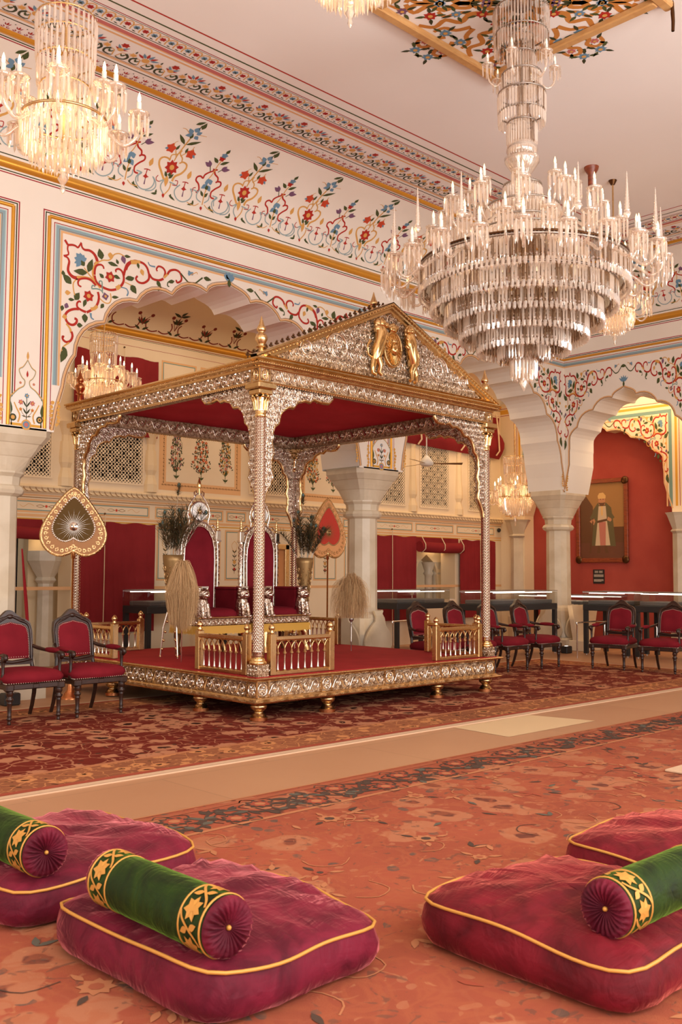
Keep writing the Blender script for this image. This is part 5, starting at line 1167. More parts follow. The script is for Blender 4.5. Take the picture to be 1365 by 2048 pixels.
    for sx in (-1, 1):
        b = MB(); x0 = sx*.30
        b.lathe([(.03, .75), (.036, .78), (.03, .8), (.026, .83), (.026, 1.36), (.034, 1.38), (.028, 1.4)], 'silver', (x0, -.01, 0), 12)
        for s in (1, -1):
            for ph in (0, pi): b.tube([(x0+.028*cos(s*q*.55+ph), -.01+.028*sin(s*q*.55+ph), .84+q*.0175) for q in range(30)], .008, 'silver', 5)
        b.bbox(x0-.034, x0+.034, -.044, .024, 1.40, 1.53, 'silver', .006); b.bbox(x0-.04, x0+.04, -.05, .03, 1.39, 1.41, 'silver', .004)
        b.lathe([(.022, 1.53), (.028, 1.55), (.016, 1.56), (.022, 1.575), (.018, 1.59), (.012, 1.61), (.016, 1.62), (.014, 1.65), (.003, 1.7)], 'gilt', (x0, -.01, 0), 10); b.build('back_post', t)
        b = MB(); M_ = lambda pts: [(sx*u, -.02, z) for u, z in pts]
        b.tube(M_([(.265, 1.45), (.24, 1.5), (.2, 1.48), (.21, 1.44), (.235, 1.455)]), .009, 'silver', 6); b.tube(M_([(.27, 1.56), (.22, 1.6), (.17, 1.57), (.19, 1.52), (.22, 1.545)]), .01, 'silver', 6)
        b.tube(M_([(.26, 1.52), (.16, 1.56), (.14, 1.64), (.17, 1.72), (.15, 1.82), (.1, 1.9), (.04, 1.97), (.0, 1.99)]), .011, 'silver', 6); b.tube(M_([(.15, 1.82), (.12, 1.88), (.09, 1.86), (.105, 1.83)]), .008, 'silver', 5); b.tube(M_([(.07, 1.94), (.075, 2.0), (.045, 2.02), (.04, 1.98)]), .008, 'silver', 5)
        for u, z in ((.16, 1.66), (.165, 1.76), (.12, 1.88), (.2, 1.46)): b.ball((sx*u, -.03, z), .012, 'silver', 6, 5)
        b.build('back_scroll', t)
    b = MB(); b.M = Matrix.Translation((0, -.02, 1.76)) @ Matrix.Rotation(pi/2, 4, 'X')
    b.lathe([(.0, .012), (.06, .02), (.115, .014), (.12, .018), (.128, .018), (.133, .0), (.133, -.02)], 'silver', (0, 0, 0), 32); b.lathe([(.0, .021), (.06, .0215), (.113, .0205)], 'silver_bright', (0, 0, 0), 32, True, False)
    for a in range(20): q = a*pi/10; b.tube([(.03*cos(q), .03*sin(q), .022), ((.085 if a % 2 else .065)*cos(q), (.085 if a % 2 else .065)*sin(q), .02)], [.004, .002], 'gilt', 4)
    b.ball((0, 0, .022), .03, 'gilt', 10, 8, (1, 1.15, .6)); b.build('medallion', t)
    b = MB(); b.tube([(0, -.02, 1.97), (0, -.02, 2.06)], .012, 'gilt', 8); b.lathe([(.02, 2.05), (.028, 2.08), (.022, 2.12), (.01, 2.16), (.002, 2.19)], 'gilt_bright', (0, -.02, 0), 10); b.build('crest_flame', t)
    for sx in (-1, 1):
        for py in (-.54, -.06):
            b = MB(); b.tube([(sx*.31, py, .3), (sx*.34, py-.03, .22), (sx*.33, py-.02, .12), (sx*.35, py-.05, .04), (sx*.35, py-.06, .0)], [.05, .045, .026, .03, .035], 'bronze_dark' if py > -.3 else 'gilt', 8); b.build('leg', t)
    return t
make_throne('left silver throne with red velvet, its round mirror crest clear of the post', 7.14, 10.0)
make_throne('right silver throne with red velvet, its round crest half hidden by the front post', 8.12, 10.0)

# ------------------------------------------------------------------ peacock feather vases
def make_feathers(label, x, y, seed, lean):
    R = random.Random(seed); t = thing('peacock_feather_vase', label, 'vase', (x, y, DK), 0, 'vases of peacock feathers')
    b = MB(); b.lathe([(.045, .52), (.058, .53), (.05, .58), (.07, .78), (.096, 1.0), (.115, 1.13), (.12, 1.2), (.112, 1.2), (.08, .9)], 'vase_gold', seg=20, cap=True)
    mp = lambda u, v, d: ((.052+(v-.6)*.112+d)*cos(u), (.052+(v-.6)*.112+d)*sin(u), v)
    for i in range(9):
        for j in range(6): relief(b, mp, [(i*.7+(.03*cos(q))*2.6+.35*(j % 2), .66+j*.075+.03*sin(q)) for q in [k*.8 for k in range(8)]], .012, .009, 'gilt_relief', 1)
    b.build('vase', t)
    b = MB()
    for k in range(3):
        a = 2*pi*k/3+.5; b.tube([(.05*cos(a), .05*sin(a), .53), (.1*cos(a), .1*sin(a), .35), (.13*cos(a), .13*sin(a), .0)], [.014, .011, .009], 'silver', 8); b.ball((.13*cos(a), .13*sin(a), .014), .014, 'gilt', 7, 5)
        for z in (.1, .2, .3, .42): r_ = .13-.08*z/.53*1.2; b.ball((r_*cos(a), r_*sin(a), z), .017, 'gilt', 7, 5)
    b.lathe([(.045, .5), (.06, .515), (.045, .53)], 'gilt', seg=14); b.build('stand', t)
    for i in range(20):
        b = MB(); a = R.uniform(0, 2*pi); sp = R.uniform(.05, .34); L = R.uniform(.32, .62)
        if i == 0: sp, L = .06, .86
        tip = Vector((cos(a)*sp+lean*L*.35, sin(a)*sp, 1.18+L)); r0 = Vector((cos(a)*.05, sin(a)*.05, 1.1)); mid = (r0+tip)/2+Vector((cos(a)*-.02, sin(a)*-.02, .03))
        pts = [r0*(1-q)**2+mid*2*q*(1-q)+tip*q*q for q in [k/8 for k in range(9)]]
        b.tube(pts, [.004-.0025*k/8 for k in range(9)], 'feather_quill', 4)
        for k in range(96):
            q = (k+1)/96; q = .3+.7*q if i else .85+.15*q; p = r0*(1-q)**2+mid*2*q*(1-q)+tip*q*q; an = R.uniform(0, 2*pi); ln = (.05+.11*sin(pi*min(1, (q-.3)/.7*.9)))*(1 if i else .5)
            e = p+Vector((cos(an)*ln, sin(an)*ln, ln*R.uniform(.3, .9))); w_ = Vector((-sin(an), cos(an), 0))*.005
            b.add([tuple(p-w_), tuple(p+w_), tuple(e)], [(0, 1, 2)], 'feather_brown' if R.random() < .85 else 'feather_green')
        u = Vector((.72, -.69, 0))
        n_ = Vector((-.69, -.72, 0))
        for r_, m_, d in ((.027, 'feather_brown', .0), (.019, 'feather_green', .003), (.012, 'paint_teal', .005), (.008, 'feather_blue', .007)) if i % 2 == 0 else ():
            b.add([tuple(tip+n_*d)]+[tuple(tip+n_*d+u*r_*.8*cos(2*pi*k/12)+Vector((0, 0, r_*1.15*sin(2*pi*k/12)))) for k in range(12)], [(0, 1+k, 1+(k+1) % 12) for k in range(12)], m_)
        b.build('feather', t)
    return t
make_feathers('brass vase of peacock feathers beside the left throne', 6.52, 9.62, 4, .35)
make_feathers('brass vase of peacock feathers beside the right throne', 8.66, 9.68, 9, .1)

# ------------------------------------------------------------------ fly whisks of yak hair
def hair_mass(b, roots, n, R, mats):
    for i in range(n):
        pts = roots(R); j = R.uniform(.004, .014); ph = R.uniform(0, 6)
        pts = smooth_pts(pts, 3); pts = [(x+j*sin(ph+k*.9)*(k/len(pts)), y+j*cos(ph*2+k*.8)*(k/len(pts)), z) for k, (x, y, z) in enumerate(pts)]
        m = mats[0] if R.random() < .6 else mats[1]; w0 = R.uniform(.0012, .0028); N = len(pts)-1
        b.tube(pts, [w0*(1-.75*k/N) for k in range(N+1)], m, 3, False)
def make_whisk(label, x, y, kind):
    R = random.Random(11 if kind else 21); t = thing('fly_whisk', label, 'fly whisk', (x, y, DK), 0, 'yak hair fly whisks')
    b = MB()
    if kind: b.lathe([(.004, .0), (.006, .1), (.014, .12), (.008, .14), (.014, .3), (.01, .34), (.016, .36), (.012, .37), (.03, .39), (.034, .41), (.03, .425), (.036, .44), (.03, .46), (.01, .5)], 'dull_silver', seg=12)
    else: b.lathe([(.004, .0), (.008, .02), (.007, .5), (.012, .52), (.01, .95), (.02, 1.0)], 'silver', seg=10)
    b.build('handle', t)
    b = MB()
    if kind:
        def roots(R):
            a = R.uniform(0, 2*pi); r = R.uniform(.03, .19)*(1+.25*sin(3*a)); h = .62+R.uniform(0, .42)*(1-r*1.5); q = R.uniform(-.35, .35); fl = R.uniform(.05, .3)
            return [(.012*cos(a), .012*sin(a), .47), (r*.35*cos(a), r*.35*sin(a), .47+(h-.47)*.7), (r*.8*cos(a+q*.5), r*.8*sin(a+q*.5), h), (r*1.15*cos(a+q), r*1.15*sin(a+q), h-.03-fl*.3), (r*1.2*cos(a+q), r*1.2*sin(a+q), max(.42, h-.1-fl))]
        hair_mass(b, roots, 3000, R, ('fly_hair_dark', 'fly_hair'))
    else:
        def roots(R):
            a = R.uniform(0, 2*pi); r = R.uniform(.03, .165)*(1+.2*sin(2*a+1)); zt = 1.02+R.uniform(-.08, .06)*(1 if R.random() < .8 else 1.6); zb = .36+R.uniform(-.04, .14)+.06*abs(cos(a))
            return [(.015*cos(a), .015*sin(a), zt-.02), (r*.5*cos(a), r*.5*sin(a), zt+.03-r*.15), (r*cos(a), r*sin(a), zt-.12-r*.5), (r*1.08*cos(a)+R.uniform(-.02, .02), r*1.08*sin(a), (zt+zb)/2), (r*.75*cos(a)+R.uniform(-.03, .03), r*.75*sin(a), zb)]
        hair_mass(b, roots, 3000, R, ('fly_hair', 'fly_hair_dark'))
    h = b.build('hair', t); h['kind'] = 'stuff'; return t
make_whisk('long blond yak hair fly whisk hanging beside the left throne', 6.23, 9.0, 0)
make_whisk('upright tousled fly whisk on a silver handle, right of the thrones', 8.83, 8.96, 1)
# ================================================================== ARMCHAIRS
def make_chair():
    """carved dark armchair, faces -Y, origin on the floor at its middle"""
    t = thing('armchair', 'x', 'armchair')
    W, SH = .25, .34
    b = MB()                                                  # seat: domed upholstery over a rail
    rings = []
    for q, z in ((1.0, .375), (1.06, .40), (1.06, .425), (1.0, .455), (.85, .478), (.5, .492), (.15, .496)):
        ring = []
        for px, py, _ in rrect(.285*q, .27*q, .22, 0, 32): ring.append((px*(1+.10*(-py/.27)*.5), py-.02, z))
        rings.append(ring)
    b.loft(rings, 'chair_red', False, True, True); b.build('seat', t)
    b = MB(); n = 26
    for k in range(n): b.ball((-.29+.58*k/(n-1), -.285, .375), .0055, 'stud', 5, 4)
    for k in range(20):
        for s in (-1, 1): b.ball((s*(.292-.03*k/19), -.27+.5*k/19, .375), .0055, 'stud', 5, 4)
    b.build('seat_studs', t)
    b = MB(); b.bbox(-.25, .25, -.285, -.25, .315, .37, 'dark_wood', .008); b.bbox(-.25, .25, .2, .235, .315, .38, 'dark_wood', .008)
    for s in (-1, 1): b.bbox(s*.262-.018, s*.262+.018, -.27, .22, .315, .37, 'dark_wood', .008); b.bbox(s*.255-.04, s*.255+.04, -.30, -.22, .30, .375, 'dark_wood', .014)
    b.bbox(-.03, .03, -.292, -.28, .32, .362, 'dark_wood', .005); b.build('seat_rail', t)
    LEG = [(.014, .0), (.018, .02), (.013, .03), (.02, .045), (.026, .05), (.02, .06), (.017, .065), (.022, .075), (.017, .09), (.022, .19), (.026, .2), (.02, .207), (.034, .225), (.034, .238), (.02, .25), (.03, .27), (.034, .28), (.03, .31)]
    for s in (-1, 1):
        b = MB(); b.lathe(LEG, 'dark_wood', (s*.245, -.26, 0), 12); b.build('leg', t)
        b = MB(); b.tube([(s*.225, .19, .36), (s*.225, .205, .22), (s*.225, .24, .1), (s*.225, .285, 0)], [.024, .022, .02, .018], 'dark_wood', 8); b.build('leg', t)
    tilt = lambda u, v, d: (u, .205+(v-.38)*.2+d, v)
    crest = [(.215, .53), (.222, .7), (.225, .82), (.21, .90), (.17, .935), (.115, .95), (.075, .985), (.035, 1.02), (0, 1.03)]
    full = crest+[(-u, z) for u, z in crest[-2::-1]]
    inn = [(.178, .57), (.182, .7), (.182, .80), (.165, .865), (.12, .89), (.06, .90), (0, .915)]; ifull = inn+[(-u, z) for u, z in inn[-2::-1]]
    b = MB()                                                  # carved frame of the back
    for d in (-.022, .022):
        N = 40
        def res(P_, N=N):
            L = [0]
            for a, c in zip(P_, P_[1:]): L.append(L[-1]+sqrt((c[0]-a[0])**2+(c[1]-a[1])**2))
            out = []
            for k in range(N+1):
                s_ = L[-1]*k/N; j = max(i for i in range(len(L)) if L[i] <= s_+1e-9); j = min(j, len(P_)-2); f_ = (s_-L[j])/((L[j+1]-L[j]) or 1)
                out.append((P_[j][0]*(1-f_)+P_[j+1][0]*f_, P_[j][1]*(1-f_)+P_[j+1][1]*f_))
            return out
        A, B_ = res(full), res(ifull); b.strip([tilt(u, z, d) for u, z in A], [tilt(u, z, d) for u, z in B_], 'dark_wood')
    b.strip([tilt(u, z, -.022) for u, z in A], [tilt(u, z, .022) for u, z in A], 'dark_wood', True); b.strip([tilt(u, z, -.022) for u, z in B_], [tilt(u, z, .022) for u, z in B_], 'dark_wood')
    b.tube([tilt((p[0]+q[0])/2, (p[1]+q[1])/2, -.024) for p, q in zip(A, B_)], .013, 'dark_wood', 6)
    b.box(-.2, .2, .215, .25, .50, .54, 'dark_wood'); b.tube([tilt(-.2, .55, -.01), tilt(-.1, .535, -.012), tilt(0, .525, -.012), tilt(.1, .535, -.012), tilt(.2, .55, -.01)], .018, 'dark_wood', 8)
    for s in (-1, 1): b.tube([(s*.215, .22, .36), tilt(s*.212, .45, 0), tilt(s*.2, .55, 0)], [.024, .02, .02], 'dark_wood', 8)
    b.ball(tilt(0, .965, -.02), .032, 'dark_wood', 12, 8, (1.25, .6, .75))
    for s in (-1, 1): b.tube([tilt(s*.04, .96, -.024), tilt(s*.09, .945, -.026), tilt(s*.15, .925, -.024)], [.012, .014, .006], 'dark_wood', 6)
    b.build('back_frame', t)
    b = MB(); N = 14; f = []; vs = []
    hs = [.56+.36*k/12 for k in range(13)]
    def half_w(z):
        P_ = inn
        for a, c in zip(P_, P_[1:]):
            if a[1] <= z <= c[1]: return a[0]+(c[0]-a[0])*(z-a[1])/((c[1]-a[1]) or 1)
        return P_[0][0] if z < P_[0][1] else 0.0
    for d, sg in ((-1, 1), (1, -1)):
        base = []
        for z in hs:
            hwd = half_w(min(z, .914))+.004
            base.append([tilt(hwd*(-1+2*k/10), z, d*(.012+.022*(1-(-1+2*k/10)**4)*(sin(pi*(z-.55)/.375)**.5 if .55 < z < .925 else 0))) for k in range(11)])
        vs = [p for r in base for p in r]; b.add(vs, [(i*11+j, i*11+j+1, (i+1)*11+j+1, (i+1)*11+j) for i in range(12) for j in range(10)], 'chair_red', True)
    b.build('backrest', t)
    b = MB(); P_ = res(ifull, 56)
    for u, z in P_: b.ball(tilt(u*.965, z-.008, -.022), .005, 'stud', 5, 4)
    for k in range(14): b.ball(tilt(-.165+.33*k/13, .575, -.022), .005, 'stud', 5, 4)
    b.build('back_studs', t)
    for s in (-1, 1):
        b = MB(); x = s*.285
        b.tube([tilt(s*.215, .68, 0), (s*.255, .20, .655), (x, .10, .64), (x, -.10, .632), (x, -.2, .63), (x, -.235, .625), (x, -.245, .60), (x, -.225, .585), (x, -.21, .60)], [.018, .02, .017, .016, .019, .024, .022, .018, .012], 'dark_wood', 8)
        b.lathe([(.016, .37), (.024, .39), (.014, .42), (.02, .44), (.013, .47), (.018, .57), (.022, .59), (.018, .62)], 'dark_wood', (x, -.19, 0), 10); b.build('arm', t)
        b = MB(); b.loft([[(x+px, y, .645+pz) for px, pz, _ in rrect(.032*q, .026*q, .8, 0, 14)] for y, q in ((.10, .3), (.07, .8), (0, 1.05), (-.08, 1.0), (-.14, .7), (-.165, .25))], 'chair_red', True, True, True); b.build('arm_pad', t)
    return t
chair0 = make_chair(); first = [True]
def chair(x, y, rz, label, sc=1.0):
    if first[0]:
        first[0] = False; chair0.location = (x, y, .0125); chair0.rotation_euler = (0, 0, rz); chair0['label'] = label; chair0['group'] = 'carved red armchairs'; return chair0
    return dup(chair0, (x, y, .0125), rz, label, 'carved red armchairs')
chair(4.31, 8.86, 0, 'red armchair at the left edge, cut by the picture frame'); chair(4.99, 8.86, .02, 'red armchair beside the left corner of the pavilion')
chair(10.28, 8.80, .03, 'red armchair seen over the back right railing, farthest left of the far row'); chair(11.04, 8.78, .02, 'red armchair right behind the front right railing of the pavilion')
chair(11.80, 8.76, .02, 'red armchair partly hidden by the right front post'); chair(12.60, 8.74, .05, 'red armchair at the end of the row, before the glass case corner')
chair(13.32, 7.80, -pi/2+.15, 'red armchair turned sideways in front of the framed portrait'); chair(13.38, 7.0, -pi/2+.08, 'red armchair at the right edge, cut by the picture frame')

# ================================================================== FLOOR CUSHIONS AND BOLSTERS
def make_cushion(label, x0, x1, y0, y1, seed, mat, press=None, h=.185):
    R = random.Random(seed); t = thing('floor_cushion', label, 'floor cushion', ((x0+x1)/2, (y0+y1)/2, .0125), 0, 'velvet floor cushions')
    hx, hy = (x1-x0)/2, (y1-y0)/2; N = 64
    from mathutils import noise as mn
    def wob(x, y): return mn.noise(Vector((x*2.6+seed*3, y*2.6, seed)))*.5+mn.noise(Vector((x*6+seed, y*9, 2)))*.42+abs(mn.noise(Vector((x*4+seed, y*11+x*5, 5))))*-.35
    def edge(a):                                             # outline of the seam, rounded corners, slightly wavy
        px, py, _ = rr1(a); k = 1+.012*sin(3*a+seed)+.008*sin(7*a+seed*2); return px*k, py*k
    def rr1(a):
        e = 8.0; c, s_ = cos(a), sin(a); k = (abs(c)**e+abs(s_)**e)**(-1/e); return hx*c*k, hy*s_*k, 0
    A = [2*pi*i/N for i in range(N)]
    zs = lambda a: h*.86+.012*sin(2*a+seed)+.008*sin(5*a+seed*1.7)
    b = MB(); rings = []
    for q, zf in ((.93, 0), (1.0, .12), (1.035, .35), (1.04, .6), (1.015, .88), (1.0, 1.0)):
        rings.append([(edge(a)[0]*(q+.008*sin(23*a+zf*4)*(0 < zf < 1)), edge(a)[1]*(q+.008*sin(23*a+zf*4)*(0 < zf < 1)), zs(a)*zf) for a in A])
    top = []
    for q in (.985, .95, .88, .78, .64, .48, .3, .12):
        ring = []
        for a in A:
            ex, ey = edge(a); x, y = ex*q, ey*q; puff = .062*(1-q**3)**.6 if q < 1 else 0
            z = zs(a)*q**2+(h*.88)*(1-q**2)+puff+wob(x, y)*.055*(1-q**8)+.012*(q > .6)*sin(26*a+seed)*(1-abs(q-.85)*4)*(abs(q-.85) < .25)
            if press is not None:
                px, py, pl, ax = press; dx, dy = x-px, y-py; d_, e_ = (dx, dy) if ax == 'y' else (dy, dx)
                z -= .035*math.exp(-(d_/.12)**2)*(1/(1+math.exp((abs(e_)-pl)*22)))
            ring.append((x, y, z))
        top.append(ring)
    b.loft(rings+top, mat, True, True, True); b.build('cover', t)
    b = MB(); pts = [(edge(a)[0]*1.012, edge(a)[1]*1.012, zs(a)+.002) for a in A]; b.tube(pts+[pts[0]], .0062, 'cord_gold', 8, False); b.build('piping', t)
    return t
make_cushion('wine velvet floor cushion with a green bolster, nearest one on the left', 1.80, 2.60, 2.44, 3.42, 1, 'velvet_wine', (-.28, -.06, .36, 'y'))
make_cushion('wine velvet floor cushion with a green bolster, behind on the left edge', 1.74, 2.66, 3.63, 4.60, 2, 'velvet_wine', (-.32, .1, .36, 'y'))
make_cushion('red velvet floor cushion with a green bolster, nearest one on the right', 2.81, 3.74, 1.60, 2.52, 3, 'velvet_red', (.5, -.3, .36, 'x'))
make_cushion('red velvet floor cushion without a bolster in view, at the right edge', 3.90, 4.92, 1.66, 2.60, 4, 'velvet_red')
def make_bolster(label, c, ax, L, r):
    t = thing('bolster', label, 'bolster', c, 0 if ax == 'y' else -pi/2, 'green velvet bolsters')
    M0 = Matrix.Rotation(-pi/2, 4, 'X'); seg = 40           # axis along local y
    b = MB(); b.M = M0; prof = [(r*.985, -L/2+.002), (r*1.0, -L/2+.02), (r*1.01, -L*.2), (r*1.0, 0), (r*1.01, L*.2), (r*1.0, L/2-.02), (r*.985, L/2-.002)]
    b.lathe(prof, 'velvet_green', seg=seg, cap=False); b.build('cover', t)
    for s in (-1, 1):
        b = MB(); b.M = M0; n = 120; rings = []
        for q, d, w_ in ((.985, 0, 0), (.95, .016, .003), (.8, .027, .009), (.55, .026, .009), (.3, .018, .006), (.1, .008, .002)):
            rings.append([(r*q*cos(2*pi*k/n), r*q*sin(2*pi*k/n), s*(L/2+d+w_*(1-2*abs(sin(k*pi/5))**.6))) for k in range(n)])
        b.loft(rings, 'velvet_wine', False, True, True); b.ball((0, 0, s*(L/2+.012)), .009, 'cord_gold', 8, 6); b.build('end_cap', t)
        b = MB(); b.M = M0; y0, y1 = L/2-.012, L/2-.125
        for yy in (y0, y1): b.lathe([(r*1.0, s*yy-.004), (r*1.035, s*yy-.002), (r*1.035, s*yy+.002), (r*1.0, s*yy+.004)], 'cord_gold', seg=seg, cap=False)
        P = Paint(b, lambda u, v, l, r=r: ((r*1.015+l)*cos(u/r), (r*1.015+l)*sin(u/r), v), 'cord_'); per = 2*pi*r/5; ym = s*(y0+y1)/2
        for k in range(5):
            u = k*per; P.disc(u, ym, .042, 'gold', 7, .38, .3*k); P.disc(u, ym, .012, 'gold', 6)
            P.stroke([(u+per*.12, ym-.05), (u+per*.3, ym-.035), (u+per*.5, ym), (u+per*.7, ym+.035), (u+per*.88, ym+.05)], .009, .009, 'gold', 4)
            P.leaf(u+per*.5, ym+.005, u+per*.36, ym+.042, .022, 'gold'); P.leaf(u+per*.5, ym-.005, u+per*.64, ym-.042, .022, 'gold')
        b.build('gold_band', t)
    return t
BR_ = .098
make_bolster('green velvet bolster lying on the nearest left cushion', (1.925, 2.86, .29), 'y', .70, BR_)
make_bolster('green velvet bolster on the left edge cushion, one purple end in view', (1.90, 4.02, .29), 'y', .70, BR_)
make_bolster('green velvet bolster on the nearest right cushion, running out of the picture', (3.31, 1.775, .29), 'x', .70, BR_)

# ================================================================== GLASS CASES
def make_case(label, x0, x1, y0, y1, top=1.13, g0=.92, legs=True, pads=True):
    cx, cy = (x0+x1)/2, (y0+y1)/2; t = thing('display_case', label, 'display case', (cx, cy, 0), 0, 'museum display cases'); hx, hy = (x1-x0)/2, (y1-y0)/2
    b = MB(); b.bbox(-hx, hx, -hy, hy, g0-.12, g0-.01, 'charcoal', .006); b.build('table_top', t)
    for sx in (-1, 1):
        for sy in (-1, 1): b = MB(); b.box(sx*(hx-.04)-.035, sx*(hx-.04)+.035, sy*(hy-.04)-.035, sy*(hy-.04)+.035, .02, g0-.12, 'charcoal'); b.lathe([(.02, 0), (.02, .02)], 'chrome', (sx*(hx-.04), sy*(hy-.04), 0), 10); b.build('leg', t)
    b = MB(); b.bbox(-hx+.08, hx-.08, -hy+.06, hy-.06, g0-.01, g0+.06, 'grey_board', .01); b.build('display_board', t)
    b = MB(); e = .004
    for q in ((-hx, hx, -hy, -hy+e), (-hx, hx, hy-e, hy), (-hx, -hx+e, -hy, hy), (hx-e, hx, -hy, hy)): b.box(*q, g0-.01, top, 'case_glass')
    b.box(-hx, hx, -hy, hy, top-e, top, 'case_glass'); b.build('glass_hood', t)
    b = MB()
    for q in ((-hx, hx, -hy-.004, -hy+.006), (-hx, hx, hy-.006, hy+.004), (-hx-.004, -hx+.006, -hy, hy), (hx-.006, hx+.004, -hy, hy)): b.box(*q, top-.004, top+.006, 'dull_silver')
    b.build('rim', t)
    b = MB(); b.box(-hx+.1, hx-.1, -hy+.05, -hy+.075, top-.035, top-.02, 'light_strip') if hx > hy else b.box(-hx+.05, -hx+.075, -hy+.1, hy-.1, top-.035, top-.02, 'light_strip')
    b.box(-hx+.1, hx-.1, hy-.075, hy-.05, top-.035, top-.02, 'light_strip') if hx > hy else b.box(hx-.075, hx-.05, -hy+.1, hy-.1, top-.035, top-.02, 'light_strip'); b.build('lamp', t)
    return t
make_case('glass case in the gallery, seen left of the blond fly whisk', 8.0, 9.5, 12.45, 13.15, 1.16, .93)
make_case('long glass case in the gallery beside the middle stone column', 13.1, 14.6, 12.1, 12.85, 1.13, .90)
make_case('glass case behind the row of chairs, ending at the corner column', 13.35, 15.3, 10.12, 10.85, 1.14, .92)
make_case('glass case in the right arcade behind the sideways armchair', 15.35, 16.1, 8.72, 9.62, 1.13, .91)
make_case('glass case in the right arcade behind the rightmost armchair', 15.35, 16.1, 7.2, 8.6, 1.13, .91)
make_case('lit case under the framed portrait, with papers laid out', 16.95, 17.75, 10.1, 12.3, 1.02, .84)
def lying(name, label, cat, x, y, z, w, d, mat, rz=0, group=None):
    b = MB(); b.bbox(-w/2, w/2, -d/2, d/2, 0, .008, mat, .002); o = b.build(name); o.location = (x, y, z); o.rotation_euler = (0, 0, rz); return tag(o, label, cat, group)
for i in range(3): lying('paper_sheet', ['open document in the lit case under the portrait, nearest the column', 'middle document in the lit case under the portrait', 'right document in the lit case under the portrait'][i], 'document', 17.35, 11.8-i*.55, .9025, .4, .42, 'white_enamel', .05, 'documents in the lit case')
t = thing('goblet', 'small glass goblet inside the gallery case behind the chairs', 'goblet', (13.9, 12.45, .962)); b = MB(); b.lathe([(.04, 0), (.008, .01), (.008, .06), (.03, .08), (.035, .13)], 'crystal_clear', seg=12); b.build('bowl', t)
t = thing('information_plinth', 'slanted cream information plinth beside the corner column', 'plinth', (16.2, 10.15, 0)); b = MB(); b.prism([(-.28, .2), (.28, .2), (.45, .86), (-.45, .86)], -.05, .05, 'buff_pale', 'y'); b.bbox(-.3, .3, -.2, .2, 0, .2, 'buff_pale', .01); b.build('body', t)
for x, y, rz, wh in ((4.85, 12.4, 0, 'behind the two left armchairs'), (15.1, 9.3, 0, 'behind the sideways armchair'), (15.1, 7.6, pi/2, 'behind the rightmost armchair'), (12.9, 11.6, 0, 'left of the gallery case')):
    t = thing('barrier_rail', 'thin steel barrier rail '+wh, 'barrier', (x, y, 0), rz, 'barrier rails'); b = MB(); b.tube(smooth_pts([(-.45, 0, 0), (-.45, 0, .55), (-.42, 0, .6), (.42, 0, .6), (.45, 0, .55), (.45, 0, 0)], 3), .014, 'chrome', 8); b.build('frame', t)
for x, y, wh in ((15.36, 9.98, 'at the foot of the corner column'), (4.72, 9.98, 'at the foot of the left column'), (10.3, 10.05, 'at the foot of the middle column')):
    t = thing('floor_uplight', 'small black floor uplight '+wh, 'uplight', (x, y, 0), 0, 'floor uplights'); b = MB(); b.bbox(-.09, .09, -.07, .07, 0, .13, 'black_metal', .01); b.build('housing', t); b = MB(); b.box(-.03, .03, -.02, .02, .13, .134, 'light_strip'); b.build('lens', t)
    spot('uplight_beam', (x, y, .15), (x+.3, y+.5, 2.2), 16, WARM, 80)

# ================================================================== HEART SHAPED STANDARDS
def make_heart(label, x, y, rz, mats, base, z0=1.62, w=.72, h=.74):
    t = thing('heart_standard', label, 'standard', (x, y, 0), rz, 'heart shaped fans on poles')
    half = [(0, .07), (.08, .02), (.2, -.01), (.33, .03), (.44, .13), (.49, .26), (.48, .38), (.42, .52), (.32, .68), (.2, .84), (.08, .97), (0, 1.02)]
    sh = lambda k, zo: [(u*w*k, z0+zo+z*h*k) for u, z in smooth_pts(half, 3)]
    full = lambda k, zo: sh(k, zo)+[(-u, z) for u, z in sh(k, zo)[-2:0:-1]]
    b = MB(); F = full(1, 0); n = len(F); b.prism(F, -.018, .018, mats[0], 'y'); b.tube([(u, 0, z) for u, z in F+[F[0]]], .022, mats[2], 7, False)
    P = Paint(b, lambda u, v, l: (u, -.019-l, v), ''); R = random.Random(2)
    for k, zo in ((.86, .05),):
        for i in range(0, n, 2): u, z = full(k, zo*h/.74)[i]; P.disc(u, z, .022, mats[2], 8); P.disc(u, z, .011, mats[0], 6); P.disc(u*.93, (z-z0-.3)*.93+z0+.3, .008, mats[2], 6)
    b.build('border', t)
    b = MB(); Q = full(.66, .155*h/.74); b.prism(Q, -.024, -.018, mats[1], 'y'); mp = lambda u, v, d: (u, -.024-d, v)
    for u, z in Q[::1]: boss(b, mp, u, z, .012, .006, mats[3], 6)
    zc = z0+.43*h
    for a in range(36): q = 2*pi*a/36; r_ = .15+.05*(a % 2); b.add([mp(.05*cos(q-.05), zc+.05*sin(q-.05), .003), mp(.05*cos(q+.05), zc+.05*sin(q+.05), .003), mp(r_*w/.72*cos(q), zc+r_*sin(q), .003)], [(0, 1, 2)], mats[3])
    boss(b, mp, 0, zc, .052, .02, mats[3], 16); b.ball((0, -.046, zc-.004), .009, mats[2], 6, 5, (.8, 1, 2)); 
    for s in (-1, 1): b.ball((s*.019, -.044, zc+.014), .007, 'black_metal', 6, 5)
    b.ball((0, -.043, zc-.026), .009, 'black_metal', 6, 4, (1.6, .6, .5)); b.build('field', t)
    b = MB(); b.lathe([(.013, .05 if base else 0), (.013, z0-.05), (.024, z0-.04), (.026, z0+.05)], 'gilt_bright', seg=12); b.build('pole', t)
    b = MB(); b.lathe([(.115, 0), (.115, .012), (.09, .03), (.04, .1), (.02, .2), (.014, .26)], 'copper' if base else 'dull_silver', seg=20); b.build('base', t)
    return t
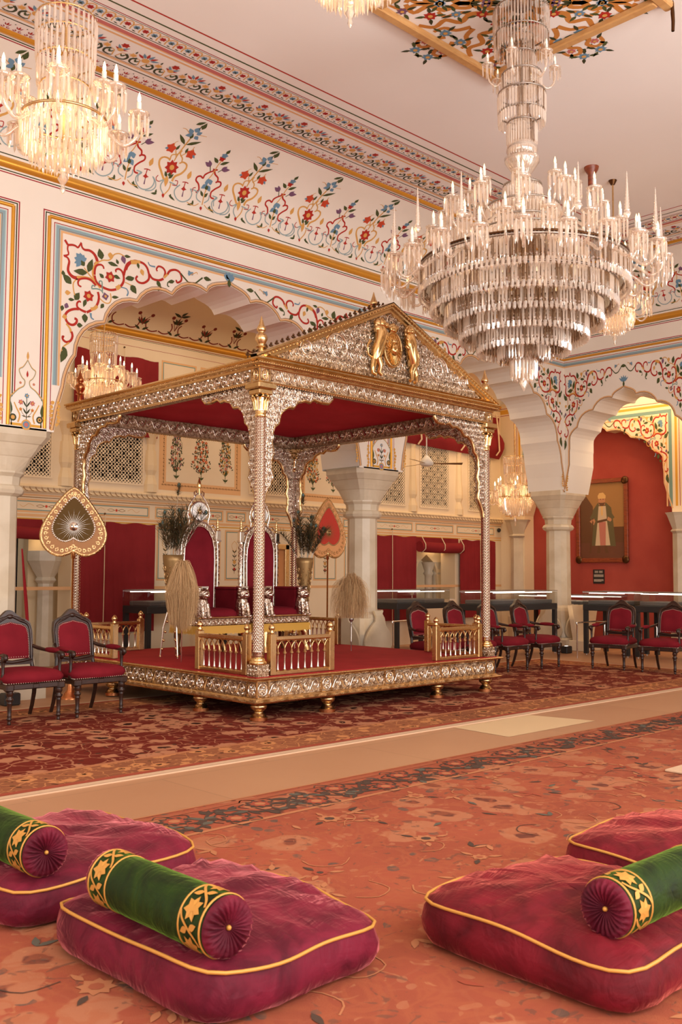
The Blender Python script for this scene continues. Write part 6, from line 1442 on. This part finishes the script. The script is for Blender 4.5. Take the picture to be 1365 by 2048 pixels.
pmat('fan_bronze', (160, 112, 70), .55, .25); pmat('fan_peach', (214, 150, 96), .7); pmat('fan_red', (186, 56, 40), .8)
make_heart('olive and gold heart shaped standard with a sun face, left of the pavilion', 5.46, 10.05, -.55, ('fan_bronze', 'olive_velvet', 'gilt_relief', 'silver'), True)
make_heart('red and peach heart shaped standard with a sun face, right of the thrones', 9.96, 10.62, .06, ('fan_peach', 'fan_red', 'gilt_relief', 'vase_gold'), False, 1.68, .78, .84)

# ================================================================== CURTAINS, PORTRAIT, FITTINGS
def cloth_panel(name, label, x0, x1, z0, z1, y, fold=.007, cords=(), slope=0, seed=1, mat='curtain_red'):
    t = thing(name, label, 'curtain', ((x0+x1)/2, y, z0), 0, 'red curtains of the gallery'); b = MB(); n = 60; m = 8; hx = (x1-x0)/2; vs = []
    for j in range(m+1):
        for i in range(n+1):
            u = -hx+2*hx*i/n; q = j/m; vs.append((u, -fold*abs(sin(i*.55+seed))*.8-.004*sin(i*1.7+j), (z1-z0)*q+.012*sin(i*.3+seed)*(j == m)))
    b.add(vs, [(j*(n+1)+i, j*(n+1)+i+1, (j+1)*(n+1)+i+1, (j+1)*(n+1)+i) for j in range(m) for i in range(n)], mat, True); b.build('cloth', t)
    for c in cords: b = MB(); b.tube([(c-(x0+x1)/2, -.03, z1-z0+.12), (c-(x0+x1)/2, -.035, (z1-z0)*.5), (c-(x0+x1)/2, -.03, 0)], .007, 'rope', 6); b.ball((c-(x0+x1)/2, -.02, z1-z0+.13), .018, 'bronze_dark', 7, 5); b.build('cord', t)
    return t
def rolled(name, label, x0, x1, z, r, y, cords, top=None):
    t = thing(name, label, 'curtain', ((x0+x1)/2, y, z), 0, 'red curtains of the gallery'); hx = (x1-x0)/2; b = MB()
    b.tube([(-hx, 0, 0), (-hx/2, 0, -.012), (0, 0, -.016), (hx/2, 0, -.012), (hx, 0, 0)], r, 'curtain_red', 14); 
    if top: b.box(-hx, hx, r-.012, r, 0, top-z, 'curtain_red')
    b.build('roll', t)
    for c in cords: b = MB(); k = c-(x0+x1)/2; b.tube([(k, -r*.2, (top or z+.3)-z), (k, -r-.01, .05), (k, -r-.012, -r*.4), (k, -.02, -r-.012), (k, r, -.02)], .011, 'rope', 6); b.build('cord', t)
    return t
cloth_panel('curtain', 'wide red curtain behind the left heart standard and railing', 7.36, 8.68, .5, 2.2, YJ-.08, cords=(7.75,))
cloth_panel('curtain', 'red curtain right of the middle stone column, a cord down its middle', 13.2, 15.0, .5, 2.2, YJ-.08, cords=(14.25,), seed=3)
cloth_panel('curtain', 'red curtain behind the right front post, at the end of the gallery', 16.42, 17.68, .5, 2.18, YJ-.08, cords=(17.1,), seed=5)
cloth_panel('curtain', 'dark red upper curtain behind the lit gallery chandelier', 7.2, 8.7, 3.6, 4.86, YJ-.06, cords=(8.05,), seed=7)
rolled('roller_curtain', 'small rolled up red curtain over the arched niche', 15.02, 16.4, 2.0, .11, YJ-.15, (15.08, 15.7, 16.32), 2.2)
rolled('roller_curtain', 'short rolled red curtain above the dark doorway at the left', 6.25, 7.3, 2.0, .09, YJ-.13, (6.7,), 2.2)
t = thing('roller_curtain', 'large red roller blind hanging over the right lattices', 'curtain', (16.0, YJ-.14, 4.05), 0, 'red curtains of the gallery')
b = MB(); n = 40; vs = []
for j in range(9):
    for i in range(n+1): q = j/8; vs.append((-2.1+3.95*i/n, .06-.14*sin(pi*min(1, q*1.6))*(q < .62)-.012*sin(i*.9+j), .95*q+.1*(1-i/n)*(1-q)))
b.add(vs, [(j*(n+1)+i, j*(n+1)+i+1, (j+1)*(n+1)+i+1, (j+1)*(n+1)+i) for j in range(8) for i in range(n)], 'curtain_red', True); b.build('cloth', t)
for k in (-1.05, .35, 1.6): b = MB(); b.tube([(k, -.05, 1.0), (k, -.11, .5), (k+.03, -.11, .16), (k, -.04, .06)], .018, 'rope', 6); b.build('cord', t)
# portrait on the red recess wall
t = thing('framed_portrait', 'tall framed portrait of a standing man in a pale turban and long coat', 'painting', (XE+.36, 10.99, 1.70), 0)
def wp(b, y0, y1, z0, z1, d0, d1, mat): b.bbox(-d1, -d0, y0, y1, z0, z1, mat, .008)
W_, H_ = .62, 1.78
b = MB(); wp(b, -W_, W_, 0, .09, .01, .07, 'frame_wood'); wp(b, -W_, W_, H_-.09, H_, .01, .07, 'frame_wood'); wp(b, -W_, -W_+.09, .09, H_-.09, .01, .07, 'frame_wood'); wp(b, W_-.09, W_, .09, H_-.09, .01, .07, 'frame_wood')
for sy in (-1, 1):
    for z in (.06, H_-.06): b.ball((-.06, sy*(W_-.06), z), .085, 'bronze_dark', 10, 8, (.35, 1, 1))
b.build('frame', t)
b = MB(); b.box(-.03, -.01, -W_+.09, W_-.09, .09, H_-.09, 'painting_sky')
P = Paint(b, lambda u, v, l: (-.031-l, -u, v), 'painting_')                 # u to the right as seen
def shape(pts, col): l = P.lift(); b.add([P.P(u, v, l) for u, v in pts], [tuple(range(len(pts)))], 'painting_'+col)
shape([(-.53, .09), (.53, .09), (.53, .5), (-.53, .5)], 'ground'); shape([(-.53, .42), (-.2, .42), (-.22, 1.2), (-.4, 1.45), (-.53, 1.3)], 'dark'); shape([(-.53, .42), (.53, .42), (.53, .8), (-.53, .75)], 'dark'); shape([(.2, .75), (.53, .75), (.53, .95), (.3, .98)], 'sand' if 'painting_sand' in MATS else 'sky')
shape([(-.28, .36), (.32, .34), (.26, .9), (.22, 1.16), (.1, 1.27), (-.1, 1.27), (-.22, 1.12), (-.26, .9)], 'coat'); shape([(-.3, .95), (-.12, 1.22), (-.06, 1.1), (-.2, .88)], 'coat'); shape([(.3, .95), (.1, 1.22), (.06, 1.1), (.2, .88)], 'coat')
shape([(-.17, .36), (.19, .36), (.12, .86), (.09, 1.2), (-.08, 1.2), (-.11, .86)], 'white'); shape([(-.05, .36), (.08, .36), (.09, .86), (-.08, .86)], 'rose'); shape([(-.12, .84), (.12, .88), (.12, .93), (-.12, .89)], 'dark')
shape([(-.07, 1.22), (.07, 1.22), (.085, 1.32), (.06, 1.4), (-.06, 1.4), (-.085, 1.32)], 'skin'); shape([(-.08, 1.28), (-.04, 1.2), (.04, 1.2), (.08, 1.28), (.03, 1.27), (-.03, 1.27)], 'dark'); shape([(-.045, 1.34), (-.02, 1.34), (-.02, 1.355), (-.045, 1.355)], 'dark'); shape([(.02, 1.34), (.045, 1.34), (.045, 1.355), (.02, 1.355)], 'dark'); shape([(-.3, .88), (-.2, .8), (-.16, .88), (-.2, .95)], 'skin'); shape([(.12, .9), (.2, .86), (.22, .93), (.14, .97)], 'skin'); shape([(-.32, .2), (-.27, .2), (-.2, .95), (-.23, .95)], 'dark'); shape([(-.02, 1.0), (.02, 1.0), (.02, 1.2), (-.02, 1.2)], 'turban'); shape([(-.09, 1.36), (.09, 1.36), (.095, 1.42), (.03, 1.49), (-.06, 1.48), (-.1, 1.42)], 'turban')
for s in (-1, 1): shape([(s*.1-.03, .2), (s*.1+.05, .2), (s*.08+.03, .36), (s*.08-.03, .36)], 'dark'); P.disc(s*.2, .9, .03, 'skin', 8)
b.build('canvas', t)
b = MB(); b.box(-.012, -.002, -.135, .135, 0, .3, 'label_black'); P = Paint(b, lambda u, v, l: (-.0125-l, -u, v), 'label_')
for z, w_ in ((.262, .1), (.245, .09), (.228, .1)): P.band(-w_, -.01, z, z+.01, 'grey'); P.band(.01, w_, z, z+.01, 'grey')
for k in range(4): P.band(-.115, .115, .185-k*.014, .194-k*.014, 'grey'); P.band(-.115, .115-.05*(k == 3), .085-k*.014, .094-k*.014, 'grey')
o = b.build('wall_label'); o.location = (XE+.36, 11.1, 1.25); tag(o, 'small black caption plate with pale text under the portrait', 'label')
t = thing('gilt_frame', 'empty looking gilt picture frame leaning on the gallery wall behind the right throne', 'frame', (11.2, YJ-.1, .95)); b = MB()
for a, c, d, e in ((-.3, -.2, 0, 1.0), (.2, .3, 0, 1.0), (-.3, .3, 0, .1), (-.3, .3, .9, 1.0)): b.bbox(a, c, -.04, .03, d, e, 'gilt', .012)
b.build('frame', t); b = MB(); b.box(-.2, .2, .0, .02, .1, .9, 'fan_peach'); b.build('panel', t); b = MB(); b.box(-.28, .28, -.1, .1, -.95, 0, 'buff'); b.build('stand', t)
# ceiling fan
t = thing('ceiling_fan', 'white ceiling fan hanging in front of the right lattices', 'fan', (13.75, 11.95, 3.5)); b = MB(); b.lathe([(.012, .12), (.012, 2.34)], 'white_enamel', seg=8); b.lathe([(.03, 2.26), (.06, 2.34)], 'white_enamel', seg=12); b.build('down_rod', t)
b = MB(); b.lathe([(.02, .16), (.05, .13), (.09, .09), (.13, .03), (.13, -.01), (.09, -.04), (.02, -.05)], 'white_enamel', seg=20); b.build('motor', t)
for k in range(3):
    a = -.72+2*pi*k/3; b = MB(); b.M = Matrix.Rotation(a, 4, 'Z'); b.add([(.12, -.02, .01), (.12, .02, .0), (.68, .06, -.005), (.68, -.06, .02), (.12, -.02, .016), (.12, .02, .006), (.68, .06, .001), (.68, -.06, .026)], [(0, 1, 2, 3), (7, 6, 5, 4), (0, 4, 5, 1), (1, 5, 6, 2), (2, 6, 7, 3), (3, 7, 4, 0)], 'brown_blade' if 'brown_blade' in MATS else 'vase_gold'); b.build('blade', t)
t = thing('security_camera', 'small dark dome camera at the right end of the gallery wall', 'camera', (17.86, YJ-.02, 2.44)); b = MB(); b.ball((0, -.03, 0), .05, 'black_metal', 12, 8, (1, .8, 1)); b.build('dome', t)
t = thing('ceiling_boss', 'small turned wooden boss on the ceiling right of the great chandelier', 'ceiling boss', (11.35, 6.9, ZC)); b = MB(); b.lathe([(.04, -.28), (.05, -.26), (.05, -.1), (.09, -.04), (.1, 0)], 'frame_wood', seg=16); b.build('boss', t)
t = thing('ceiling_hook', 'thin iron hook hanging from the ceiling at the upper right corner', 'hook', (8.55, 4.29, ZC)); b = MB(); b.tube([(0, 0, 0), (0, 0, -.12), (.008, 0, -.2), (0, 0, -.3)], [.012, .02, .018, .016], 'bronze_dark', 8); b.build('hook', t)
t = thing('red_banner', 'furled red banner leaning in the dark doorway at the left', 'banner', (6.3, 12.9, 0)); b = MB(); b.tube([(.1, 0, 0), (.0, 0, 1.0), (-.08, 0, 1.75)], [.015, .026, .012], 'red_edge', 8); b.build('cloth', t)
# ================================================================== CHANDELIERS
def drop(b, p, L, w, mat, rot=0.0):
    """faceted pendant: four-sided, pointed at both ends"""
    c, s_ = cos(rot), sin(rot); x, y, z = p; h = w/2
    q = [(x+(u*c-v*s_), y+(u*s_+v*c)) for u, v in ((h, 0), (0, h), (-h, 0), (0, -h))]
    vs = [(x, y, z)]+[(a, d, z-L*.14) for a, d in q]+[(x+(a-x)*.8, y+(d-y)*.8, z-L*.82) for a, d in q]+[(x, y, z-L)]
    fs = []
    for i in range(4): k = (i+1) % 4; fs += [(0, 1+k, 1+i), (1+i, 1+k, 5+k, 5+i), (5+i, 5+k, 9)]
    b.add(vs, fs, mat)
def fringe(b, r, z, n, L, w, mat='crystal', bead=True, x=0, y=0, jit=0, R=random, smoke=.0):
    for i in range(n):
        a = 2*pi*i/n+jit; px, py = x+r*cos(a), y+r*sin(a); mt = mat if mat != 'crystal' or R.random() > smoke else 'crystal_smoke'
        drop(b, (px, py, z), L*R.uniform(.93, 1.05), w, mt, a)
        if bead:
            h = w*.42; zz = z+h; b.add([(px, py, zz+h), (px+h, py, zz), (px, py+h, zz), (px-h, py, zz), (px, py-h, zz), (px, py, zz-h)], [(0, 1, 2), (0, 2, 3), (0, 3, 4), (0, 4, 1), (5, 2, 1), (5, 3, 2), (5, 4, 3), (5, 1, 4)], mat)
def hoop(b, r, z, t=.012, mat='dull_silver', seg=64, hgt=.02):
    b.lathe([(r-t, z), (r, z), (r, z+hgt), (r-t, z+hgt), (r-t, z)], mat, seg=seg, cap=False)
def glass_arm(t, a, r0, z0, r1, z1, s, R, flame_mat, drops=9, dl=.12, spire=False):
    """S-curved glass arm with pan, pendants, candle and bulb"""
    c, sn = cos(a), sin(a); pt = lambda r, z: (r*c, r*sn, z)
    b = MB(); dr = r1-r0
    pts = smooth_pts([pt(r0, z0), pt(r0+dr*.3, z0-.05*s), pt(r0+dr*.62, z0-.12*s), pt(r0+dr*.9, z0-.07*s), pt(r1, z0+.02*s), pt(r1, z1)], 4)
    b.tube(pts, .013*s, 'crystal_clear', 7); arm = b.build('arm', t)
    b = MB(); b.lathe([(.012*s, z1-.02*s), (.055*s, z1), (.075*s, z1+.02*s), (.07*s, z1+.024*s), (.02*s, z1+.012*s)], 'crystal_clear', (r1*c, r1*sn, 0), 14, cap=False)
    fringe(b, .062*s, z1+.005, drops, dl*s, .022*s, 'crystal', True, r1*c, r1*sn, 0, R); b.build('drip_pan', arm)
    b = MB(); b.lathe([(.016*s, z1+.01*s), (.016*s, z1+.10*s)], 'white_enamel', (r1*c, r1*sn, 0), 10); b.lathe([(.008*s, z1+.10*s), (.0125*s, z1+.12*s), (.011*s, z1+.138*s), (.005*s, z1+.16*s), (.001*s, z1+.172*s)], flame_mat, (r1*c, r1*sn, 0), 8); b.build('candle', arm)
    return arm
def spire(t, a, r, z, h):
    b = MB(); c, s_ = cos(a), sin(a); x, y = r*c, r*s_
    prof = []
    for k in range(14): q = k/14; w_ = .018*(1-q)+.002; prof += [(w_, z+h*q), (w_*1.35, z+h*(q+.035))]
    b.lathe(prof, 'crystal', (x, y, 0), 6); b.lathe([(.01, z-.06), (.035, z-.02), (.02, z)], 'crystal', (x, y, 0), 8); b.build('spire', t)
def great():
    R = random.Random(17); t = thing('great_chandelier', 'huge tiered crystal chandelier hanging from the painted ceiling square', 'chandelier', (CHX, CHY, 0))
    b = MB(); b.lathe([(.012, 3.7), (.012, 6.9)], 'dull_silver', seg=8); b.lathe([(.03, 6.86), (.09, 6.9), (.1, ZC)], 'bronze_dark', seg=16); b.lathe([(.05, 4.4), (.05, 6.1)], 'crystal_clear', seg=12); b.build('stem', t)
    tiers = [(.985, 4.32, 190, .225), (.985, 4.13, 130, .085), (.87, 4.12, 170, .205), (.87, 3.96, 116, .08), (.74, 3.96, 144, .19), (.74, 3.81, 100, .08), (.60, 3.82, 118, .18), (.60, 3.68, 80, .075), (.43, 3.69, 84, .17), (.43, 3.56, 58, .075), (.24, 3.56, 48, .15)]
    for i, (r, z, n, L) in enumerate(tiers):
        b = MB(); big = i % 2 == 0; fringe(b, r, z, n, L, (.026 if big else .034), 'crystal', True, 0, 0, R.random(), R, .38 if big else 0)
        if big:
            fringe(b, r-.06, z-.01, int(n*.6), L*.95, .03, 'crystal', False, 0, 0, R.random(), R, .8); hoop(b, r+.004, z-.004, .016, 'dull_silver')
            if i == 0: hoop(b, r+.008, z+.02, .02, 'bronze_dark', 64, .016)
        o = b.build('crystal_tier', t); o['kind'] = 'stuff'
    b = MB(); b.lathe([(.22, 3.56), (.2, 3.47), (.13, 3.43), (.03, 3.42)], 'crystal_clear', seg=24, cap=False); fringe(b, .12, 3.45, 22, .2, .028, 'crystal', True, 0, 0, 0, R); fringe(b, .08, 3.36, 14, .13, .026, 'crystal', True, 0, 0, .1, R); b.lathe([(.01, 3.45), (.05, 3.33), (.02, 3.27), (.045, 3.22), (.003, 3.14)], 'crystal_clear', seg=12); o = b.build('pendant_bowl', t)
    # upper baskets and tower
    for r, z, n, L in ((.35, 4.9, 60, .2), (.37, 4.74, 60, .12), (.5, 4.62, 70, .18), (.18, 5.12, 40, .22), (.6, 4.46, 80, .16)):
        b = MB(); fringe(b, r, z, n, L, .028, 'crystal', True, 0, 0, R.random(), R); hoop(b, r+.005, z, .012, 'dull_silver', 48, .014); o = b.build('crystal_basket', t); o['kind'] = 'stuff'
    b = MB(); b.lathe([(.06, 5.02), (.09, 5.1), (.05, 5.2), (.11, 5.28), (.165, 5.36), (.17, 5.40), (.16, 5.40), (.08, 5.3)], 'crystal_clear', seg=24, cap=False); b.build('vase_stem', t)
    for r, z, n, L in ((.13, 5.5, 30, .10), (.14, 5.74, 34, .24), (.22, 5.84, 44, .13), (.225, 6.03, 46, .22), (.19, 6.22, 40, .16), (.13, 6.42, 30, .22), (.12, 6.6, 28, .2), (.255, 6.62, 50, .2), (.265, 6.86, 54, .26)):
        b = MB(); fringe(b, r, z, n, L, .022, 'crystal', True, 0, 0, R.random(), R, .12); hoop(b, r+.004, z, .01, 'dull_silver', 48, .01); o = b.build('tower_fringe', t); o['kind'] = 'stuff'
    b = MB(); b.lathe([(.14, 5.53), (.15, 5.47), (.13, 5.42), (.07, 5.38), (.03, 5.36)], 'crystal_clear', seg=24, cap=False); b.build('bowl', t)
    for k in range(6): glass_arm(t, k*pi/3+.35, .12, 6.2, .33, 6.3, .8, R, 'flame_low', 7, .14)
    for k in range(22): glass_arm(t, 2*pi*k/22+.05, .96, 4.28, 1.28, 4.30+.03*(k % 2), 1.1, R, 'flame_low', 9, .18)
    for k in range(18): glass_arm(t, 2*pi*k/18+.13, .8, 4.36, 1.06, 4.50, 1.0, R, 'flame_low', 9, .17)
    for k in range(12): glass_arm(t, 2*pi*k/12+.1, .45, 4.72, .74, 4.90, 1.0, R, 'flame_low', 9, .18)
    for k in range(9): glass_arm(t, 2*pi*k/9+.2, .25, 4.9, .5, 5.06, .95, R, 'flame_low', 9, .16)
    for k in range(16): spire(t, 2*pi*k/16+.2, 1.26, 4.48, .36)
    return t
great()
point('great_chandelier_glow', (CHX, CHY, 4.5), 14, (1, .78, .54), .6)
def small(label, x, y, z, top, s, seed, group='lit crystal chandeliers'):
    """candle chandelier: tower of pendants, bag of drops, six low and six high arms; z = lowest point"""
    R = random.Random(seed); t = thing('chandelier', label, 'chandelier', (x, y, z), 0, group); Hs = top-z
    b = MB(); b.lathe([(.012*s, .35*s), (.012*s, Hs)], 'gilt', seg=8); b.lathe([(.03, Hs-.06), (.06, Hs)], 'bronze_dark', seg=12); b.build('stem', t)
    b = MB(); b.lathe([(.002, 0), (.02*s, .03*s), (.01*s, .06*s), (.035*s, .1*s), (.012*s, .14*s), (.03*s, .17*s)], 'crystal_clear', seg=10); b.build('finial', t)
    b = MB()
    for r, z_, n, L in ((.27, .48, 44, .19), (.25, .44, 40, .21), (.21, .38, 34, .19), (.15, .31, 26, .15), (.08, .25, 14, .1)): fringe(b, r*s, z_*s, n, L*s, .019*s, 'crystal', True, 0, 0, R.random(), R)
    hoop(b, .275*s, .48*s, .012, 'gilt', 40, .014*s); o = b.build('crystal_bag', t); o['kind'] = 'stuff'
    b = MB()
    for r, z_, n, L in ((.16, .70, 26, .2), (.175, .88, 30, .2), (.185, 1.04, 32, .2), (.19, 1.16, 32, .16)):
        if z_*s < Hs-.05: fringe(b, r*s, z_*s, n, L*s, .02*s, 'crystal', True, 0, 0, R.random(), R); hoop(b, r*s+.003, z_*s, .008, 'gilt', 32, .01)
    b.lathe([(.05*s, .5*s), (.1*s, .6*s), (.05*s, .72*s), (.09*s, .8*s), (.03*s, .9*s)], 'crystal_clear', seg=12, cap=False); o = b.build('crystal_tower', t); o['kind'] = 'stuff'
    for k in range(8): glass_arm(t, 2*pi*k/8+seed, .2*s, .47*s, .47*s, .56*s, s*.95, R, 'flame', 9, .16)
    for k in range(6): glass_arm(t, 2*pi*k/6+seed*2, .14*s, .52*s, .30*s, .66*s, s*.95, R, 'flame', 9, .14)
    point('chandelier_glow', (x, y, z+.55*s), 22*s*s, (1, .70, .40), .3*s); return t
small('lit crystal chandelier at the upper left corner', 3.56, 6.85, 4.36, ZC, 1.22, 1)
small('lit chandelier in the gallery, seen through the main arch', 6.92, 12.0, 3.6, 5.82, 1.0, 2)
small('lit chandelier seen through the far arch, right of the pavilion', 16.75, 12.1, 2.45, 5.82, 1.25, 3)
small('lit chandelier half hidden behind the great chandelier', 11.95, 6.93, 4.6, ZC, 1.0, 4)
small('chandelier cut off by the top edge, only its drops in view', 4.42, 4.52, 5.09, ZC, 1.0, 5)
